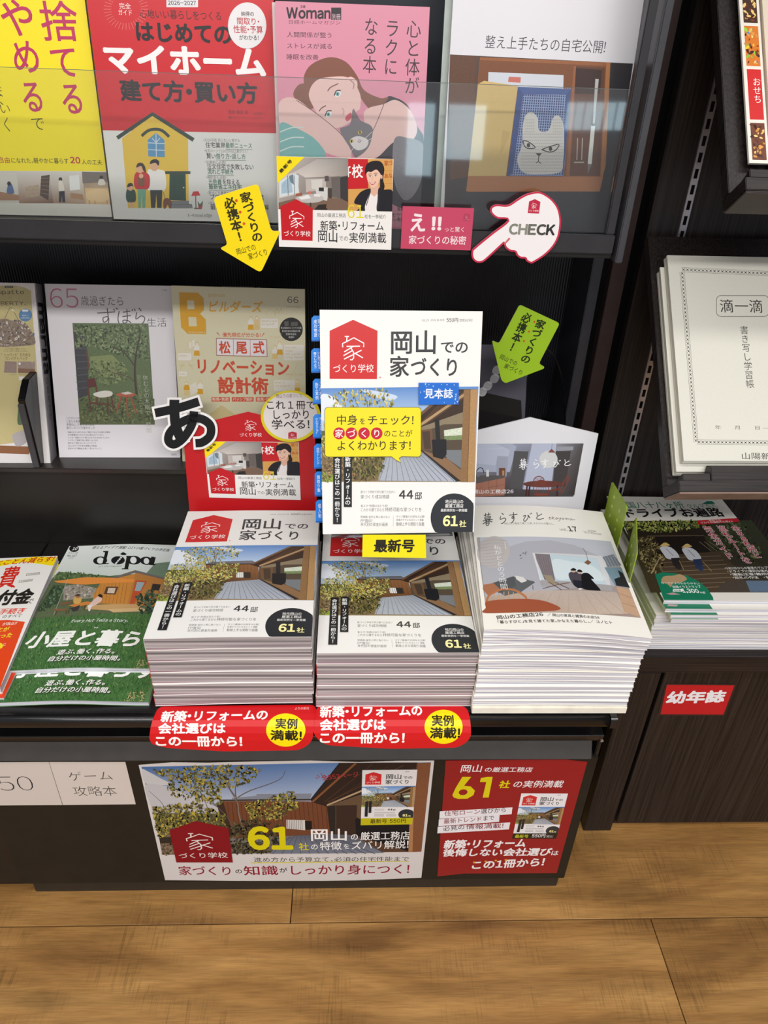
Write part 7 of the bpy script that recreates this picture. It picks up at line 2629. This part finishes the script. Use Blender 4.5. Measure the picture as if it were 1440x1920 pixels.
for i in range(5):
    for x0_ in (228, 368):
        for j in range(5):
            x, y = x0_ + j * 10, 600 + i * 15
            a.line([(x - 3, y - 4), (x, y + 3), (x + 3, y - 4)], 2.4, (164, 160, 160))
KN_ = (50, 46, 50)
a.curve([(214, 704), (240, 708), (276, 738), (240, 742), (222, 730), (214, 704)], 5, KN_, 4); a.ell(242, 726, 9, 11, KN_, 10)
a.curve([(308, 748), (340, 736), (394, 722), (376, 752), (344, 760), (308, 748)], 5, KN_, 4); a.ell(352, 744, 9, 11, KN_, 10)
a.poly([(276, 766), (310, 766), (294, 782)], KN_); a.curve([(294, 780), (292, 806), (306, 818)], 4, KN_, 4); a.curve([(292, 806), (280, 816)], 4, KN_, 4)
a.line([(585, 395), (568, 620)], 17, (190, 188, 186), 10); a.line([(566, 620), (548, 820)], 20, (226, 224, 220)); a.poly([(538, 820), (558, 820), (538, 874)], (120, 116, 116)); a.line([(556, 624), (578, 624)], 12, (70, 66, 66))
a.line([(488, 690), (484, 800)], 5, (176, 166, 160)); a.line([(512, 690), (508, 800)], 5, (176, 166, 160)); a.line([(470, 812), (520, 812)], 7, (176, 166, 160))
for o_ in a.ops:
    o_[0][:, 0] = np.clip(o_[0][:, 0], 0, 0.2101); o_[0][:, 1] = np.clip(o_[0][:, 1], 0, 0.297)
o = magazine('magazine', a, 0.2101, 0.297, 0.008, PCt, (222, 220, 224), (206, 204, 208))
tag(o, 'white magazine with a knitted cat in a blue checked box, on the upper tray', 'magazine')
# clear separator between the pink and the white magazine
sp = at_y(846, 60, 0.97)
bm = bmesh.new()
bm_box(bm, sp[0] - 0.0075, sp[0] + 0.001, 0.958, 0.961, 1.0032, 1.34)
bmesh.ops.rotate(bm, cent=(sp[0], 0.96, 1.0032), matrix=Matrix.Rotation(math.radians(-6.5), 3, 'X'), verts=bm.verts)
o = mesh('clear_separator', bm, M_EDGE)
tag(o, 'narrow clear plastic strip between the pink magazine and the white cat magazine', 'separator')

# ================================================================== cards fixed along the upper tray rail
PG = Pose(-0.3, 0.8965, 0.95)
a = Art(1, 1, PG).crop(500, 280, 400 / 1440)
a.sub(APOP, QPOP)
ol = uvs(PG, QPOP, 500, 280, 400 / 1440)
o = sheet('photo_card', a, ol, (238, 236, 232), 0.0008, M_GLOSS, None, PG.matrix())
tag(o, 'photo card with a smiling saleswoman and red badge on the upper tray rail', 'promotional card')
a = Art(1, 1, PG).crop(500, 280, 400 / 1440)
PW_ = (244, 226, 230)
a.T('え', (960, 556), (1076, 556), 128, PW_, 0.03); a.T('！！', (1104, 550), (1184, 552), 104, PW_, 0.045)
a.T('っと驚く', (1196, 556), (1340, 558), 34, PW_, 0.0); a.T('家づくりの秘密', (956, 638), (1346, 644), 58, PW_, 0.01)
logo(a, [(1330, 440), (1374, 442), (1370, 486), (1326, 484)], (176, 60, 88), (226, 150, 170))
ol = uvs(PG, [(904, 670), (1376, 682), (1400, 398), (918, 384)], 500, 280, 400 / 1440)
o = sheet('promo_card', a, ol, (196, 70, 100), 0.0008, M_GLOSS, None, PG.matrix())
tag(o, 'small rose-pink card with white lettering on the upper tray rail', 'promotional card')


def arrow_card(P, x0, y0, k, body, h1, tip, h2, color, txt, t2, dots, label, dk, mo=0.0):
    a = Art(1, 1, P).crop(x0, y0, k)
    for t, p, q, w_ in txt:
        a.TV(t, p, q, w_, dk, 0.03)
    for t, p, q, h in t2:
        a.T(t, p, q, h, dk, 0.006)
    for p in dots:
        a.ell(p[0], p[1], p[2], p[2], (214, 84, 40), 12)
    ol = soften(body, mo, 4)
    o = sheet('arrow_card', a, uvs(P, ol, x0, y0, k), color, 0.0012, M_GLOSS, None, P.matrix(), side=(232, 228, 200))
    tag(o, label, 'promotional card')
    return o


PGa = Pose(-0.3, 0.8945, 0.95)
YA = (246, 220, 12)
arrow_card(PGa, 0, 0, 0.375, [(1066, 988), (1290, 918), (1358, 1158), (1404, 1152), (1304, 1364), (1096, 1240), (1138, 1226)], 0, 0, 0, YA,
           [('家づくりの', (1222, 960), (1292, 1208), 62), ('必携本！', (1140, 985), (1206, 1210), 62)],
           [('岡山での', (1186, 1276), (1284, 1248), 34), ('家づくり', (1246, 1300), (1344, 1272), 34)],
           [(1182, 1002, 7), (1201, 1060, 7), (1220, 1118, 7)], 'yellow arrow card pointing down on the upper tray rail', (52, 46, 16), 22)
PGg = Pose(0.1, 1.035, 0.62, 0, 2)
oga = arrow_card(PGg, 860, 560, 0.20833, [(548, 52), (910, 222), (722, 585), (772, 615), (765, 630), (420, 762), (385, 735), (298, 372), (362, 404)], 0, 0, 0, (164, 206, 38),
           [('家づくりの', (752, 190), (588, 580), 100), ('必携本！', (632, 128), (462, 476), 96)],
           [('岡山での', (360, 536), (516, 608), 52), ('家づくり', (400, 620), (566, 692), 52)],
           [(681, 208, 9), (632, 296, 9), (587, 381, 9)], 'lime green arrow card pointing down above the right stack', (34, 46, 14), 26)
# the thin black wire that carries the green card
bm = bmesh.new()
pts = [tuple(at_y(*p)) for p in ((1012, 648, 1.0465), (1026, 654, 1.0475), (1041, 672, 1.057), (1051, 700, 1.075), (1057, 740, 1.105), (1060, 796, 1.149))]
bm_tube(bm, smooth(pts, 5), 0.0011)
wr = mesh('wire_stem', bm, M_BLACK2)
wr.parent = oga
wr.matrix_parent_inverse = PGg.matrix().inverted()

# ---- pointing hand
PH = Pose(0.1, 0.8945, 0.95)
KHN = 200 / 1440
hand = [(920, 68), (1010, 92), (1120, 170), (1200, 280), (1236, 420), (1232, 560), (1200, 700), (1130, 820), (1020, 930), (880, 1020), (830, 1036), (770, 1004), (752, 972), (690, 966), (640, 930), (616, 884), (550, 872), (490, 830), (468, 780), (470, 766),
        (400, 830), (260, 960), (180, 1020), (100, 1024), (40, 970), (30, 880), (70, 820), (300, 630), (520, 455), (380, 430), (300, 370), (280, 310), (310, 262), (380, 240), (520, 246), (660, 160), (780, 96)]
inn = []
c_ = np.array([760, 540.0])
hs = smooth(hand, 4, True)
n = len(hs)
area2 = sum(hs[i][0] * hs[(i + 1) % n][1] - hs[(i + 1) % n][0] * hs[i][1] for i in range(n))
for i in range(n):
    p0_, p1_ = np.array(hs[i - 2]), np.array(hs[(i + 2) % n])
    d = p1_ - p0_
    d = d / (np.linalg.norm(d) + 1e-9)
    nrm = np.array([-d[1], d[0]]) * (1 if area2 > 0 else -1)
    inn.append(tuple(np.array(hs[i]) + nrm * 24))
a = Art(1, 1, PH).crop(880, 350, KHN)
a.poly(inn, (240, 236, 238))
a.line([(545, 695), (505, 740), (470, 778)], 26, (206, 96, 100), 20)
logo(a, [(806, 200), (960, 206), (940, 364), (788, 356)], (190, 36, 66))
for ch, x0, x1, c in (('C', 524, 652, (132, 134, 120)), ('H', 648, 778, (140, 140, 128)), ('E', 776, 898, (110, 110, 100)), ('C', 894, 1030, (74, 76, 68)), ('K', 1024, 1152, (44, 46, 46))):
    a.T(ch, (x0, 652 + (x0 - 524) * 0.02), (x1, 655 + (x0 - 524) * 0.02), 168, c, 0.045)
o = sheet('pointing_hand_card', a, uvs(PH, hs, 880, 350, KHN), (196, 44, 74), 0.0015, M_GLOSS, None, PH.matrix(), side=(214, 120, 130))
tag(o, 'white pointing hand card with a red rim on the upper tray rail', 'promotional card')
